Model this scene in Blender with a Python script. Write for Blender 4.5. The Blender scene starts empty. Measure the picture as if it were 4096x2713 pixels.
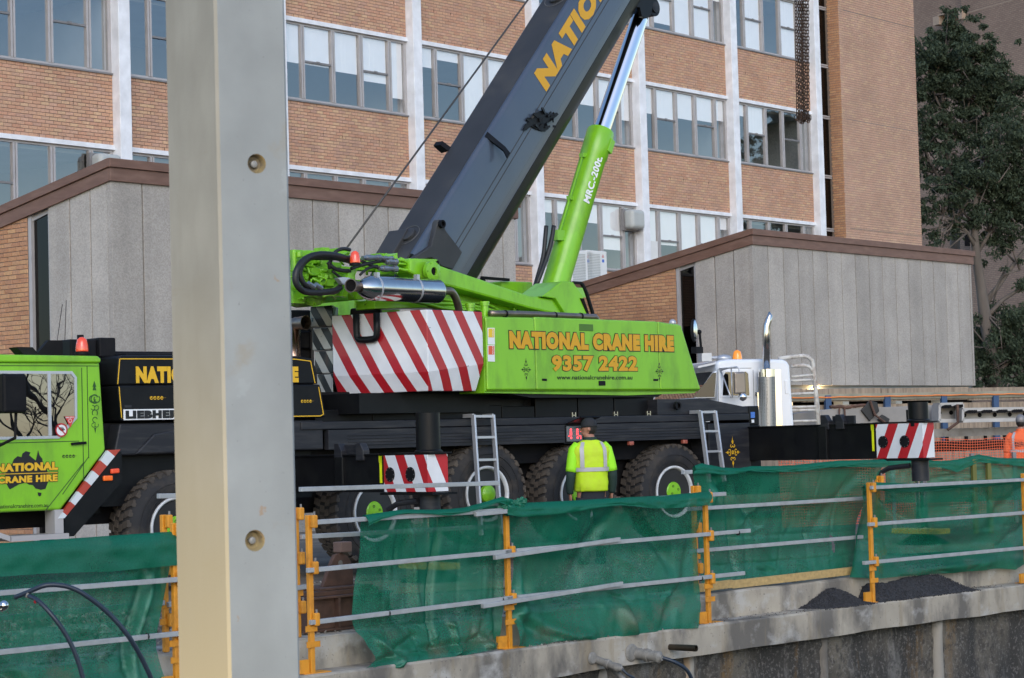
import bpy, bmesh, math, random
import numpy as np
from mathutils import Vector, Matrix, noise
random.seed(7)
R_ = math.radians
SC = bpy.context.scene
COL = SC.collection
# ------------------------------------------------------------------ camera, world, sun, exposure
EYE = 1.68
FPX, CXP, CYP = 8601.6, 2048.0, 1356.5
PITCH, ROLL = .04665994, -.02804351
cam = bpy.data.cameras.new('camera')
cam.sensor_width = 36.0
cam.lens = FPX / 4096 * 36
cam.clip_start, cam.clip_end = .1, 3000
co = bpy.data.objects.new('camera', cam); COL.objects.link(co)
_F = Vector((0, math.cos(PITCH), math.sin(PITCH))); _X = Vector((1, 0, 0)); _U = _X.cross(_F)
XR = math.cos(ROLL) * _X + math.sin(ROLL) * _U
UR = -math.sin(ROLL) * _X + math.cos(ROLL) * _U
co.matrix_world = Matrix(((XR.x, UR.x, -_F.x, 0), (XR.y, UR.y, -_F.y, 0), (XR.z, UR.z, -_F.z, EYE), (0, 0, 0, 1)))
SC.camera = co
cam.dof.use_dof = True; cam.dof.focus_distance = 30.0; cam.dof.aperture_fstop = 9.0
SUN_EL, SUN_AZ = R_(30), R_(172)          # azimuth clockwise from +Y
w = bpy.data.worlds.new('World'); SC.world = w; w.use_nodes = True
nt = w.node_tree; nt.nodes.clear()
sky = nt.nodes.new('ShaderNodeTexSky'); sky.sky_type = 'NISHITA'; sky.sun_disc = False
sky.sun_elevation, sky.sun_rotation = SUN_EL, SUN_AZ
sky.air_density, sky.dust_density, sky.ozone_density = 1.0, 1.0, 2.0
hs = nt.nodes.new('ShaderNodeHueSaturation'); hs.inputs['Saturation'].default_value = 1.05
bg = nt.nodes.new('ShaderNodeBackground'); bg.inputs['Strength'].default_value = .15
wo = nt.nodes.new('ShaderNodeOutputWorld')
nt.links.new(sky.outputs[0], hs.inputs['Color']); nt.links.new(hs.outputs[0], bg.inputs['Color']); nt.links.new(bg.outputs[0], wo.inputs['Surface'])
sl = bpy.data.lights.new('sun', 'SUN'); sl.energy = .5; sl.angle = R_(40); sl.color = (1, .985, .96)
so = bpy.data.objects.new('sun', sl); COL.objects.link(so)
_sd = Vector((math.sin(SUN_AZ) * math.cos(SUN_EL), math.cos(SUN_AZ) * math.cos(SUN_EL), math.sin(SUN_EL)))
so.rotation_euler = _sd.to_track_quat('Z', 'Y').to_euler(); so.location = (30, -30, 40)
SC.view_settings.view_transform = 'Standard'; SC.view_settings.look = 'None'
SC.view_settings.exposure = .80; SC.view_settings.gamma = 1; SC.view_settings.use_curve_mapping = False
SC.cycles.max_bounces = 8; SC.cycles.transparent_max_bounces = 16; SC.cycles.caustics_reflective = False; SC.cycles.caustics_refractive = False

# ------------------------------------------------------------------ survey: photo measurements -> points on the real planes
CAM = Vector((0, 0, EYE))
def ray(x, y): return _F + XR * ((x - CXP) / FPX) - UR * ((y - CYP) / FPX)
def atZ(x, y, Z):
    r = ray(x, y); return CAM + r * (Z / r.y)
def atz(x, y, z):
    r = ray(x, y); return CAM + r * ((z - EYE) / r.z)
class Plane:
    """vertical plane: origin on the ground, d along it, n towards the viewer; local frame X=d, Y=-n, Z=up"""
    def __init__(s, o, yaw):
        s.O = Vector((o[0], o[1], 0)); s.yaw = yaw
        s.d = Vector((math.sin(yaw), math.cos(yaw), 0)); s.n = Vector((math.cos(yaw), -math.sin(yaw), 0))
        s.rz = math.pi / 2 - yaw
        s.M = Matrix.Translation(s.O) @ Matrix.Rotation(s.rz, 4, 'Z')
    def at(s, x, y, off=0):
        r = ray(x, y); return CAM + r * (((s.O + s.n * off - CAM).dot(s.n)) / r.dot(s.n))
    def uv(s, x, y, off=0):
        p = s.at(x, y, off) - s.O; return p.dot(s.d), p.z
    def P(s, u, off, z): return s.O + s.d * u + s.n * off + Vector((0, 0, z))
def plane_px(x, y, Z, yaw): return Plane(atZ(x, y, Z), yaw)

# ------------------------------------------------------------------ objects
WM = {}
def tag(o, label=None, cat=None, group=None, kind=None):
    if label: o['label'] = label
    if cat: o['category'] = cat
    if group: o['group'] = group
    if kind: o['kind'] = kind
    return o
def thing(name, label, cat, loc=(0, 0, 0), rz=0, group=None, M=None):
    o = bpy.data.objects.new(name, None); COL.objects.link(o); o.empty_display_size = .2
    if M is None: M = Matrix.Translation(Vector(loc)) @ Matrix.Rotation(rz, 4, 'Z')
    o.matrix_world = M; o.location = M.to_translation(); o.rotation_euler = M.to_euler()
    WM[o] = M.copy()
    return tag(o, label, cat, group)
def link(o, parent=None):
    COL.objects.link(o)
    if parent is not None:
        o.parent = parent; WM[o] = WM[parent] @ o.matrix_basis
    else: WM[o] = o.matrix_basis.copy()
    return o
class MB:
    def __init__(s, M=None): s.v = []; s.f = []; s.m = []; s.M = M; s.mi = 0
    def add(s, vs, fs):
        b = len(s.v); s.v += [Vector(p) for p in vs]
        for f in fs: s.f.append([b + i for i in f]); s.m.append(s.mi)
        return s
    def box(s, a, b):
        x0, y0, z0 = a; x1, y1, z1 = b
        x0, x1 = min(x0, x1), max(x0, x1); y0, y1 = min(y0, y1), max(y0, y1); z0, z1 = min(z0, z1), max(z0, z1)
        return s.add([(x0, y0, z0), (x1, y0, z0), (x1, y1, z0), (x0, y1, z0), (x0, y0, z1), (x1, y0, z1), (x1, y1, z1), (x0, y1, z1)],
                     [(3, 2, 1, 0), (4, 5, 6, 7), (0, 1, 5, 4), (1, 2, 6, 5), (2, 3, 7, 6), (3, 0, 4, 7)])
    def hexa(s, p):   # 8 points: 4 near ring, 4 far ring
        return s.add(p, [(0, 1, 2, 3), (7, 6, 5, 4), (1, 0, 4, 5), (2, 1, 5, 6), (3, 2, 6, 7), (0, 3, 7, 4)])
    def prism(s, pts, ext):    # closed polygon of 3-d points extruded by vector
        n = len(pts); e = Vector(ext); p = [Vector(q) for q in pts]
        return s.add(p + [q + e for q in p], [list(range(n)), list(range(2 * n - 1, n - 1, -1))] + [(i, i + n, (i + 1) % n + n, (i + 1) % n) for i in range(n)])
    def slab(s, pts2, y0, y1):  # polygon in local (x,z), thickness along y
        return s.prism([(x, y0, z) for x, z in pts2], (0, y1 - y0, 0))
    def bar(s, a, b, w, h=None, up=(0, 0, 1)):
        a = Vector(a); b = Vector(b); h = h or w; d = (b - a).normalized(); u = Vector(up)
        if abs(d.dot(u)) > .98: u = Vector((1, 0, 0))
        x = d.cross(u).normalized() * w / 2; y = x.cross(d).normalized() * h / 2
        c = [-x - y, x - y, x + y, -x + y]
        return s.add([a + k for k in c] + [b + k for k in c], [(3, 2, 1, 0), (4, 5, 6, 7), (0, 1, 5, 4), (1, 2, 6, 5), (2, 3, 7, 6), (3, 0, 4, 7)])
    def tube(s, path, r, n=8, caps=True):
        P = [Vector(p) for p in path]; rs = r if isinstance(r, (list, tuple)) else [r] * len(P)
        vs = []; fs = []; ref = None
        for i, p in enumerate(P):
            d = (P[min(i + 1, len(P) - 1)] - P[max(i - 1, 0)]).normalized()
            if ref is None:
                ref = d.cross(Vector((0, 0, 1)))
                if ref.length < .1: ref = d.cross(Vector((1, 0, 0)))
            ref = (ref - d * ref.dot(d)).normalized(); b = d.cross(ref)
            for k in range(n):
                t = 2 * math.pi * k / n; vs.append(p + (ref * math.cos(t) + b * math.sin(t)) * rs[i])
        for i in range(len(P) - 1):
            for k in range(n):
                a = i * n + k; c = i * n + (k + 1) % n; fs.append((a, c, c + n, a + n))
        if caps: fs.append(list(range(n - 1, -1, -1))); fs.append([(len(P) - 1) * n + k for k in range(n)])
        return s.add(vs, fs)
    def cyl(s, a, b, r, n=20, r2=None): return s.tube([a, b], [r, r if r2 is None else r2], n)
    def lathe(s, prof, o, ax, n=28, capped=True):   # prof: (radius, along) ; o origin ; ax axis
        o = Vector(o); ax = Vector(ax).normalized(); e = ax.cross(Vector((0, 0, 1)))
        if e.length < .1: e = ax.cross(Vector((1, 0, 0)))
        e.normalize(); g = ax.cross(e); vs = []; fs = []
        for r, t in prof:
            for k in range(n):
                a = 2 * math.pi * k / n; vs.append(o + ax * t + (e * math.cos(a) + g * math.sin(a)) * r)
        for i in range(len(prof) - 1):
            for k in range(n):
                a = i * n + k; c = i * n + (k + 1) % n; fs.append((a, c, c + n, a + n))
        if capped:
            if prof[0][0] > 1e-4: fs.append(list(range(n - 1, -1, -1)))
            if prof[-1][0] > 1e-4: fs.append([(len(prof) - 1) * n + k for k in range(n)])
        return s.add(vs, fs)
    def ball(s, c, r, n=12, m=8, sc=(1, 1, 1)):
        vs = []; fs = []; c = Vector(c)
        for i in range(m + 1):
            p = math.pi * i / m
            for k in range(n):
                t = 2 * math.pi * k / n
                vs.append(c + Vector((math.sin(p) * math.cos(t) * sc[0], math.sin(p) * math.sin(t) * sc[1], math.cos(p) * sc[2])) * r)
        for i in range(m):
            for k in range(n):
                a = i * n + k; d = i * n + (k + 1) % n; fs.append((a, a + n, d + n, d))
        return s.add(vs, fs)
    def build(s, name, mats, parent=None, smooth=False, bev=0, seg=2, label=None, fixn=True, autos=None):
        me = bpy.data.meshes.new(name); V = s.v
        if s.M is not None or parent is not None:
            T = (s.M if s.M is not None else Matrix.Identity(4))
            if parent is not None: T = WM[parent].inverted() @ T
            V = [T @ v for v in V]
        me.from_pydata([tuple(v) for v in V], [], s.f)
        if not isinstance(mats, (list, tuple)): mats = [mats]
        for m in mats: me.materials.append(m)
        if len(mats) > 1: me.polygons.foreach_set('material_index', s.m)
        if fixn:
            bm = bmesh.new(); bm.from_mesh(me); bmesh.ops.recalc_face_normals(bm, faces=bm.faces); bm.to_mesh(me); bm.free()
        if smooth:
            me.polygons.foreach_set('use_smooth', [True] * len(me.polygons))
            if autos: me.set_sharp_from_angle(angle=R_(autos))
        me.update()
        o = bpy.data.objects.new(name, me); link(o, parent)
        if bev:
            b = o.modifiers.new('bevel', 'BEVEL'); b.width = bev; b.segments = seg; b.limit_method = 'ANGLE'; b.angle_limit = R_(35); b.harden_normals = False
        if label: o['label'] = label
        return o
def struct(o, **k): o['kind'] = 'structure'; return tag(o, **k)

# ------------------------------------------------------------------ materials
def nodes(m): return m.node_tree.nodes, m.node_tree.links
def mat(name, col, rough=.6, metal=0, var=.12, vs=3., bump=.0, bs=60., spec=.5, coat=0, dirt=None, ds=2., damt=.5, em=None, es=1., stretch=None):
    m = bpy.data.materials.new(name); m.use_nodes = True; N, L = nodes(m); p = N['Principled BSDF']
    p.inputs['Roughness'].default_value = rough; p.inputs['Metallic'].default_value = metal
    p.inputs['Specular IOR Level'].default_value = spec; p.inputs['Coat Weight'].default_value = coat; p.inputs['Coat Roughness'].default_value = .08
    c = (*col, 1); p.inputs['Base Color'].default_value = c
    tc = N.new('ShaderNodeTexCoord'); src = tc.outputs['Object']
    if stretch:
        mp = N.new('ShaderNodeMapping'); mp.inputs['Scale'].default_value = stretch; L.new(src, mp.inputs[0]); src = mp.outputs[0]
    m['_src'] = 0
    out = None
    if var > 0:
        n = N.new('ShaderNodeTexNoise'); n.inputs['Scale'].default_value = vs; n.inputs['Detail'].default_value = 6; L.new(src, n.inputs['Vector'])
        r = N.new('ShaderNodeMapRange'); r.inputs[1].default_value = .3; r.inputs[2].default_value = .7; r.inputs[3].default_value = 1 - var; r.inputs[4].default_value = 1 + var; L.new(n.outputs[0], r.inputs[0])
        mx = N.new('ShaderNodeMix'); mx.data_type = 'RGBA'; mx.blend_type = 'MULTIPLY'; mx.inputs[0].default_value = 1; mx.inputs[6].default_value = c; L.new(r.outputs[0], mx.inputs[7]); out = mx.outputs[2]
    if dirt:
        n2 = N.new('ShaderNodeTexNoise'); n2.inputs['Scale'].default_value = ds; n2.inputs['Detail'].default_value = 8; n2.inputs['Roughness'].default_value = .65; L.new(src, n2.inputs['Vector'])
        r2 = N.new('ShaderNodeMapRange'); r2.inputs[1].default_value = .48; r2.inputs[2].default_value = .72; r2.inputs[4].default_value = damt; L.new(n2.outputs[0], r2.inputs[0])
        m2 = N.new('ShaderNodeMix'); m2.data_type = 'RGBA'; m2.inputs[6].default_value = c; m2.inputs[7].default_value = (*dirt, 1)
        L.new(r2.outputs[0], m2.inputs[0])
        if out: L.new(out, m2.inputs[6])
        out = m2.outputs[2]
        rr = N.new('ShaderNodeMapRange'); rr.inputs[3].default_value = rough; rr.inputs[4].default_value = min(1, rough + .3); L.new(r2.outputs[0], rr.inputs[0]); L.new(rr.outputs[0], p.inputs['Roughness'])
    if out: L.new(out, p.inputs['Base Color'])
    if bump:
        nb = N.new('ShaderNodeTexNoise'); nb.inputs['Scale'].default_value = bs; nb.inputs['Detail'].default_value = 4; L.new(src, nb.inputs['Vector'])
        b = N.new('ShaderNodeBump'); b.inputs['Strength'].default_value = bump; b.inputs['Distance'].default_value = .02; L.new(nb.outputs[0], b.inputs['Height']); L.new(b.outputs[0], p.inputs['Normal'])
    if em: p.inputs['Emission Color'].default_value = (*em, 1); p.inputs['Emission Strength'].default_value = es
    del m['_src']
    return m
def brick_mat(name, cols, mul=1.):
    m = mat(name, cols[0], .85, var=0, bump=.25, bs=90); N, L = nodes(m); p = N['Principled BSDF']
    g = N.new('ShaderNodeNewGeometry'); oi = N.new('ShaderNodeObjectInfo')
    ad = N.new('ShaderNodeMath'); ad.operation = 'ADD'; L.new(g.outputs['Random Per Island'], ad.inputs[0]); L.new(oi.outputs['Random'], ad.inputs[1])
    fr = N.new('ShaderNodeMath'); fr.operation = 'FRACT'; L.new(ad.outputs[0], fr.inputs[0])
    cr = N.new('ShaderNodeValToRGB'); L.new(fr.outputs[0], cr.inputs[0]); e = cr.color_ramp.elements
    e[0].color = (*[k * mul for k in cols[0]], 1); e[1].color = (*[k * mul for k in cols[-1]], 1)
    for i, c in enumerate(cols[1:-1]): el = e.new((i + 1) / (len(cols) - 1)); el.color = (*[k * mul for k in c], 1)
    tc = N.new('ShaderNodeTexCoord'); n = N.new('ShaderNodeTexNoise'); n.inputs['Scale'].default_value = 25; n.inputs['Detail'].default_value = 5; L.new(g.outputs['Position'], n.inputs['Vector'])
    n2 = N.new('ShaderNodeTexNoise'); n2.inputs['Scale'].default_value = .9; n2.inputs['Detail'].default_value = 4; L.new(g.outputs['Position'], n2.inputs['Vector'])
    r = N.new('ShaderNodeMapRange'); r.inputs[1].default_value = .3; r.inputs[2].default_value = .7; r.inputs[3].default_value = .86; r.inputs[4].default_value = 1.14; L.new(n.outputs[0], r.inputs[0])
    r2 = N.new('ShaderNodeMapRange'); r2.inputs[1].default_value = .3; r2.inputs[2].default_value = .7; r2.inputs[3].default_value = .9; r2.inputs[4].default_value = 1.08; L.new(n2.outputs[0], r2.inputs[0])
    mm = N.new('ShaderNodeMath'); mm.operation = 'MULTIPLY'; L.new(r.outputs[0], mm.inputs[0]); L.new(r2.outputs[0], mm.inputs[1])
    mx = N.new('ShaderNodeMix'); mx.data_type = 'RGBA'; mx.blend_type = 'MULTIPLY'; mx.inputs[0].default_value = 1; L.new(cr.outputs[0], mx.inputs[6]); L.new(mm.outputs[0], mx.inputs[7]); L.new(mx.outputs[2], p.inputs['Base Color'])
    return m
def glass_mat(name, refl=.3, tint=(.75, .8, .8), rough=.0, wave=.0):
    m = bpy.data.materials.new(name); m.use_nodes = True; N, L = nodes(m); N.remove(N['Principled BSDF'])
    t = N.new('ShaderNodeBsdfTransparent'); t.inputs[0].default_value = (*tint, 1)
    g = N.new('ShaderNodeBsdfGlossy'); g.inputs['Roughness'].default_value = rough; g.inputs[0].default_value = (.95, .97, 1, 1)
    lw = N.new('ShaderNodeLayerWeight'); fr = N.new('ShaderNodeMath'); fr.operation = 'POWER'; fr.inputs[1].default_value = 5; L.new(lw.outputs['Facing'], fr.inputs[0])
    mr = N.new('ShaderNodeMapRange'); mr.inputs[3].default_value = refl; mr.inputs[4].default_value = 1.; L.new(fr.outputs[0], mr.inputs[0])
    mx = N.new('ShaderNodeMixShader'); L.new(mr.outputs[0], mx.inputs[0]); L.new(t.outputs[0], mx.inputs[1]); L.new(g.outputs[0], mx.inputs[2]); L.new(mx.outputs[0], N['Material Output'].inputs[0])
    if wave:
        tc = N.new('ShaderNodeTexCoord'); n = N.new('ShaderNodeTexNoise'); n.inputs['Scale'].default_value = 1.3; L.new(tc.outputs['Object'], n.inputs['Vector'])
        b = N.new('ShaderNodeBump'); b.inputs['Strength'].default_value = wave; b.inputs['Distance'].default_value = .02; L.new(n.outputs[0], b.inputs['Height']); L.new(b.outputs[0], g.inputs['Normal'])
    return m
def stripe_mat(name, c1, c2, vec, period, phase=0, duty=.5, rough=.4, chips=None):
    """diagonal painted bands: vec in object space"""
    m = mat(name, c1, rough, var=0, coat=.3, bump=.05, bs=12); N, L = nodes(m); p = N['Principled BSDF']
    tc = N.new('ShaderNodeTexCoord'); d = N.new('ShaderNodeVectorMath'); d.operation = 'DOT_PRODUCT'; d.inputs[1].default_value = vec; L.new(tc.outputs['Object'], d.inputs[0])
    a = N.new('ShaderNodeMath'); a.operation = 'MULTIPLY_ADD'; a.inputs[1].default_value = 1 / period; a.inputs[2].default_value = phase + 100; L.new(d.outputs['Value'], a.inputs[0])
    f = N.new('ShaderNodeMath'); f.operation = 'FRACT'; L.new(a.outputs[0], f.inputs[0])
    g = N.new('ShaderNodeMath'); g.operation = 'GREATER_THAN'; g.inputs[1].default_value = duty; L.new(f.outputs[0], g.inputs[0])
    mx = N.new('ShaderNodeMix'); mx.data_type = 'RGBA'; mx.inputs[6].default_value = (*c1, 1); mx.inputs[7].default_value = (*c2, 1); L.new(g.outputs[0], mx.inputs[0])
    out = mx.outputs[2]
    n = N.new('ShaderNodeTexNoise'); n.inputs['Scale'].default_value = 3; n.inputs['Detail'].default_value = 6; L.new(tc.outputs['Object'], n.inputs['Vector'])
    r = N.new('ShaderNodeMapRange'); r.inputs[1].default_value = .3; r.inputs[2].default_value = .7; r.inputs[3].default_value = .88; r.inputs[4].default_value = 1.05; L.new(n.outputs[0], r.inputs[0])
    m3 = N.new('ShaderNodeMix'); m3.data_type = 'RGBA'; m3.blend_type = 'MULTIPLY'; m3.inputs[0].default_value = 1; L.new(out, m3.inputs[6]); L.new(r.outputs[0], m3.inputs[7]); out = m3.outputs[2]
    if chips:
        col, thr, sc = chips
        n2 = N.new('ShaderNodeTexNoise'); n2.inputs['Scale'].default_value = sc; n2.inputs['Detail'].default_value = 9; n2.inputs['Roughness'].default_value = .7; L.new(tc.outputs['Object'], n2.inputs['Vector'])
        g2 = N.new('ShaderNodeMapRange'); g2.inputs[1].default_value = thr; g2.inputs[2].default_value = thr + .02; L.new(n2.outputs[0], g2.inputs[0])
        m4 = N.new('ShaderNodeMix'); m4.data_type = 'RGBA'; m4.inputs[7].default_value = (*col, 1); L.new(g2.outputs[0], m4.inputs[0]); L.new(out, m4.inputs[6]); out = m4.outputs[2]
    L.new(out, p.inputs['Base Color'])
    return m

# ------------------------------------------------------------------ lettering
_tc = {}
def text_polys(body, off=0., extr=.004, shear=0., sp=None):
    sp = max(0, off) if sp is None else sp; k = (body, off, extr, shear, sp)
    if k in _tc: return _tc[k]
    cu = bpy.data.curves.new('lettering', 'FONT'); cu.body = body; cu.size = 1; cu.offset = off; cu.extrude = extr; cu.resolution_u = 3; cu.shear = shear; cu.space_character = 1.0 + sp * 2.0
    o = bpy.data.objects.new('lettering', cu); COL.objects.link(o)
    dg = bpy.context.evaluated_depsgraph_get(); dg.update()
    me = bpy.data.meshes.new_from_object(o.evaluated_get(dg))
    vs = [v.co.copy() for v in me.vertices]; fs = [tuple(p.vertices) for p in me.polygons]
    bpy.data.objects.remove(o); bpy.data.curves.remove(cu); bpy.data.meshes.remove(me)
    _tc[k] = (vs, fs); return _tc[k]
def lettering(body, parent, m, BL, BR, TL, off=.035, grow=0., out=None, n=None, shear=0., lift=.004, name='lettering'):
    """text stretched so its box has corners BL, BR, TL (world points); lifted off the surface along normal n"""
    BL, BR, TL = Vector(BL), Vector(BR), Vector(TL); ex = BR - BL; ey = TL - BL; nn = n if n is not None else ex.cross(ey).normalized()
    vs, fs = text_polys(body, off, .004, shear)
    xs = [v.x for v in vs]; ys = [v.y for v in vs]; x0, x1, y0, y1 = min(xs), max(xs), min(ys), max(ys)
    gs = []
    if out is not None:
        v2, f2 = text_polys(body, off + grow, .004, shear, off); b = MB()
        b.add([BL + ex * ((v.x - (min(q.x for q in v2) + max(q.x for q in v2)) / 2) / (x1 - x0) + .5) + ey * ((v.y - (y0 + y1) / 2) / (y1 - y0) + .5) + nn * (lift + (.001 if v.z > 0 else -.001)) for v in v2], f2)
        gs.append(b.build(name + '_outline', out, parent, fixn=False)); lift += .003
    b = MB(); b.add([BL + ex * ((v.x - x0) / (x1 - x0)) + ey * ((v.y - y0) / (y1 - y0)) + nn * (lift + (.001 if v.z > 0 else -.001)) for v in vs], fs)
    return b.build(name, m, parent, fixn=False)
# ------------------------------------------------------------------ shared materials
M_white = mat('white_paint', (.74, .76, .80), .55, dirt=(.50, .47, .43), ds=1.4, damt=.2, bump=.06, bs=20)
M_mortar = mat('mortar', (.20, .155, .125), .95, vs=8)
BR_COLS = [(.47, .255, .165), (.54, .325, .21), (.50, .295, .20), (.57, .375, .23), (.45, .27, .195), (.55, .335, .235), (.51, .275, .18), (.56, .35, .22)]
M_brick = brick_mat('orange_brick', BR_COLS, 1.0)
M_brick_pale = brick_mat('pinkish_brick', [(.46, .285, .205), (.50, .315, .225), (.485, .295, .215), (.54, .365, .24), (.47, .30, .225), (.51, .33, .235)], 1.0)
M_brick_side = brick_mat('tan_brick', [(.46, .23, .12), (.51, .275, .145), (.43, .215, .12), (.54, .31, .16), (.48, .26, .15), (.40, .20, .11)], 1.0)
M_dark = mat('dark_slot', (.010, .009, .009), .95, var=0, spec=.1)
M_alu = mat('window_aluminium', (.42, .40, .40), .5, .15, var=.08)
M_sill = mat('sill_metal', (.22, .21, .21), .5, .3)
M_glass = glass_mat('window_glass', .21, (.985, .99, .99))
M_glass_dark = glass_mat('dark_glass', .03, (.10, .09, .09))
M_blind = mat('blind_fabric', (.93, .93, .93), .8, var=.02)
M_room = mat('room_paint', (.30, .33, .34), .9, var=.15, vs=.6)
M_fascia = mat('brown_fascia', (.165, .088, .062), .55, var=.14, vs=2.2, dirt=(.30, .22, .18), ds=1.1, damt=.22, stretch=(1, 1, 5))
M_panel = None
def panel_mat():
    m = mat('exposed_aggregate', (.38, .35, .317), .9, var=.10, vs=1.2, bump=.22, bs=55); N, L = nodes(m); p = N['Principled BSDF']
    src = p.inputs['Base Color'].links[0].from_socket
    g = N.new('ShaderNodeNewGeometry'); oi = N.new('ShaderNodeObjectInfo')
    v = N.new('ShaderNodeTexVoronoi'); v.inputs['Scale'].default_value = 42; L.new(g.outputs['Position'], v.inputs['Vector'])
    sp = N.new('ShaderNodeSeparateColor'); L.new(v.outputs['Color'], sp.inputs[0])
    r = N.new('ShaderNodeMapRange'); r.inputs[3].default_value = .87; r.inputs[4].default_value = 1.13; L.new(sp.outputs[0], r.inputs[0])
    r2 = N.new('ShaderNodeMapRange'); r2.inputs[3].default_value = .88; r2.inputs[4].default_value = 1.1; L.new(oi.outputs['Random'], r2.inputs[0])
    mm = N.new('ShaderNodeMath'); mm.operation = 'MULTIPLY'; L.new(r.outputs[0], mm.inputs[0]); L.new(r2.outputs[0], mm.inputs[1])
    mp = N.new('ShaderNodeMapping'); mp.inputs['Scale'].default_value = (2.5, 2.5, .22); L.new(g.outputs['Position'], mp.inputs[0])
    n = N.new('ShaderNodeTexNoise'); n.inputs['Scale'].default_value = 1.0; n.inputs['Detail'].default_value = 7; L.new(mp.outputs[0], n.inputs['Vector'])
    r3 = N.new('ShaderNodeMapRange'); r3.inputs[1].default_value = .35; r3.inputs[2].default_value = .68; r3.inputs[3].default_value = .92; r3.inputs[4].default_value = 1.06; L.new(n.outputs[0], r3.inputs[0])
    m2 = N.new('ShaderNodeMath'); m2.operation = 'MULTIPLY'; L.new(mm.outputs[0], m2.inputs[0]); L.new(r3.outputs[0], m2.inputs[1])
    mx = N.new('ShaderNodeMix'); mx.data_type = 'RGBA'; mx.blend_type = 'MULTIPLY'; mx.inputs[0].default_value = 1; L.new(src, mx.inputs[6]); L.new(m2.outputs[0], mx.inputs[7]); L.new(mx.outputs[2], p.inputs['Base Color'])
    return m
M_panel = panel_mat()
M_grey_plastic = mat('grey_plastic', (.40, .42, .41), .5, var=.06)
M_offwhite = mat('off_white_metal', (.66, .67, .66), .45, var=.05)

# ------------------------------------------------------------------ bricks
BRH, BRL, JT = .0745, .228, .012
_bm = {}
def brick_mesh(L, m):
    k = (round(L, 3), m.name)
    if k not in _bm:
        b = MB(); e = .004
        x0, x1, z0, z1 = 0, L, 0, BRH
        b.add([(x0 + e, 0, z0 + e), (x1 - e, 0, z0 + e), (x1 - e, 0, z1 - e), (x0 + e, 0, z1 - e), (x0, e, z0), (x1, e, z0), (x1, e, z1), (x0, e, z1), (x0, .02, z0), (x1, .02, z0), (x1, .02, z1), (x0, .02, z1)],
              [(0, 1, 2, 3), (4, 5, 1, 0), (5, 6, 2, 1), (6, 7, 3, 2), (7, 4, 0, 3), (8, 9, 5, 4), (9, 10, 6, 5), (10, 11, 7, 6), (11, 8, 4, 7)])
        me = bpy.data.meshes.new('brick'); me.from_pydata([tuple(v) for v in b.v], [], b.f); me.materials.append(m); _bm[k] = me
    return _bm[k]
def bricks(parent, plane_fn, u0, u1, z0, z1, m, budget=None, top=None, axis='u', tilt=.0015):
    """courses of bricks; plane_fn(u, z) -> local location; returns candidate list (for single parts) ; budget: set collecting"""
    out = []; nz = int(round((z1 - z0) / (BRH + JT))); ch = (z1 - z0) / nz if top is None else BRH + JT
    for c in range(nz if top is None else int((z1 - z0) / ch) + 1):
        z = z0 + c * ch + JT / 2; x = u0 - ((c % 2) * (BRL + JT) / 2)
        while x < u1:
            a, b = max(x, u0), min(x + BRL, u1)
            if b - a > .03 and (top is None or z + BRH < top((a + b) / 2)):
                out.append((a, b - a, z))
            x += BRL + JT
    return out
def lay(parent, cand, m, side=False, keep=300, y0=0., mirror=False, camkey=None):
    """the bricks nearest the viewer become parts, the others one joined part"""
    T = WM[parent]
    def loc(a, L, z): return Vector((y0, a, z)) if side else Vector((a, y0, z))
    sc = []
    for i, (a, L, z) in enumerate(cand):
        wp = T @ loc(a + L / 2, L, z); d = wp - CAM
        px = CXP + FPX * d.dot(XR) / d.dot(_F); py = CYP - FPX * d.dot(UR) / d.dot(_F)
        vis = -20 < px < 4116 and -20 < py < 2733 and (camkey is None or camkey(px, py))
        sc.append(((0 if vis else 1e4) + d.length, i))
    sc.sort(); single = set(i for q, i in sc[:keep] if q < 1e4)
    J = MB()
    for i, (a, L, z) in enumerate(cand):
        dy = random.uniform(-.002, .002)
        if i in single:
            o = bpy.data.objects.new('brick', brick_mesh(L, m)); o.location = loc(a, L, z)
            if side: o.rotation_euler = (0, 0, -math.pi / 2); o.location.y = a + L; o.location.x = y0 + dy
            else: o.location.y += dy
            # side bricks: face looks to -X of the parent frame
            if side: o.location.y = a + L
            link(o, parent)
        else:
            e = .003; z1 = z + BRH
            if side:
                q = [(y0 + dy, a + L - e, z + e), (y0 + dy, a + e, z + e), (y0 + dy, a + e, z1 - e), (y0 + dy, a + L - e, z1 - e), (y0 + .02, a + L, z), (y0 + .02, a, z), (y0 + .02, a, z1), (y0 + .02, a + L, z1)]
            else:
                q = [(a + e, y0 + dy, z + e), (a + L - e, y0 + dy, z + e), (a + L - e, y0 + dy, z1 - e), (a + e, y0 + dy, z1 - e), (a, y0 + .02, z), (a + L, y0 + .02, z), (a + L, y0 + .02, z1), (a, y0 + .02, z1)]
            J.add(q, [(0, 1, 2, 3), (4, 5, 1, 0), (5, 6, 2, 1), (6, 7, 3, 2), (7, 4, 0, 3)])
    if J.v:
        o = J.build('brickwork', m, None, fixn=False); o.parent = parent; WM[o] = WM[parent].copy(); o['kind'] = 'stuff'

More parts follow.
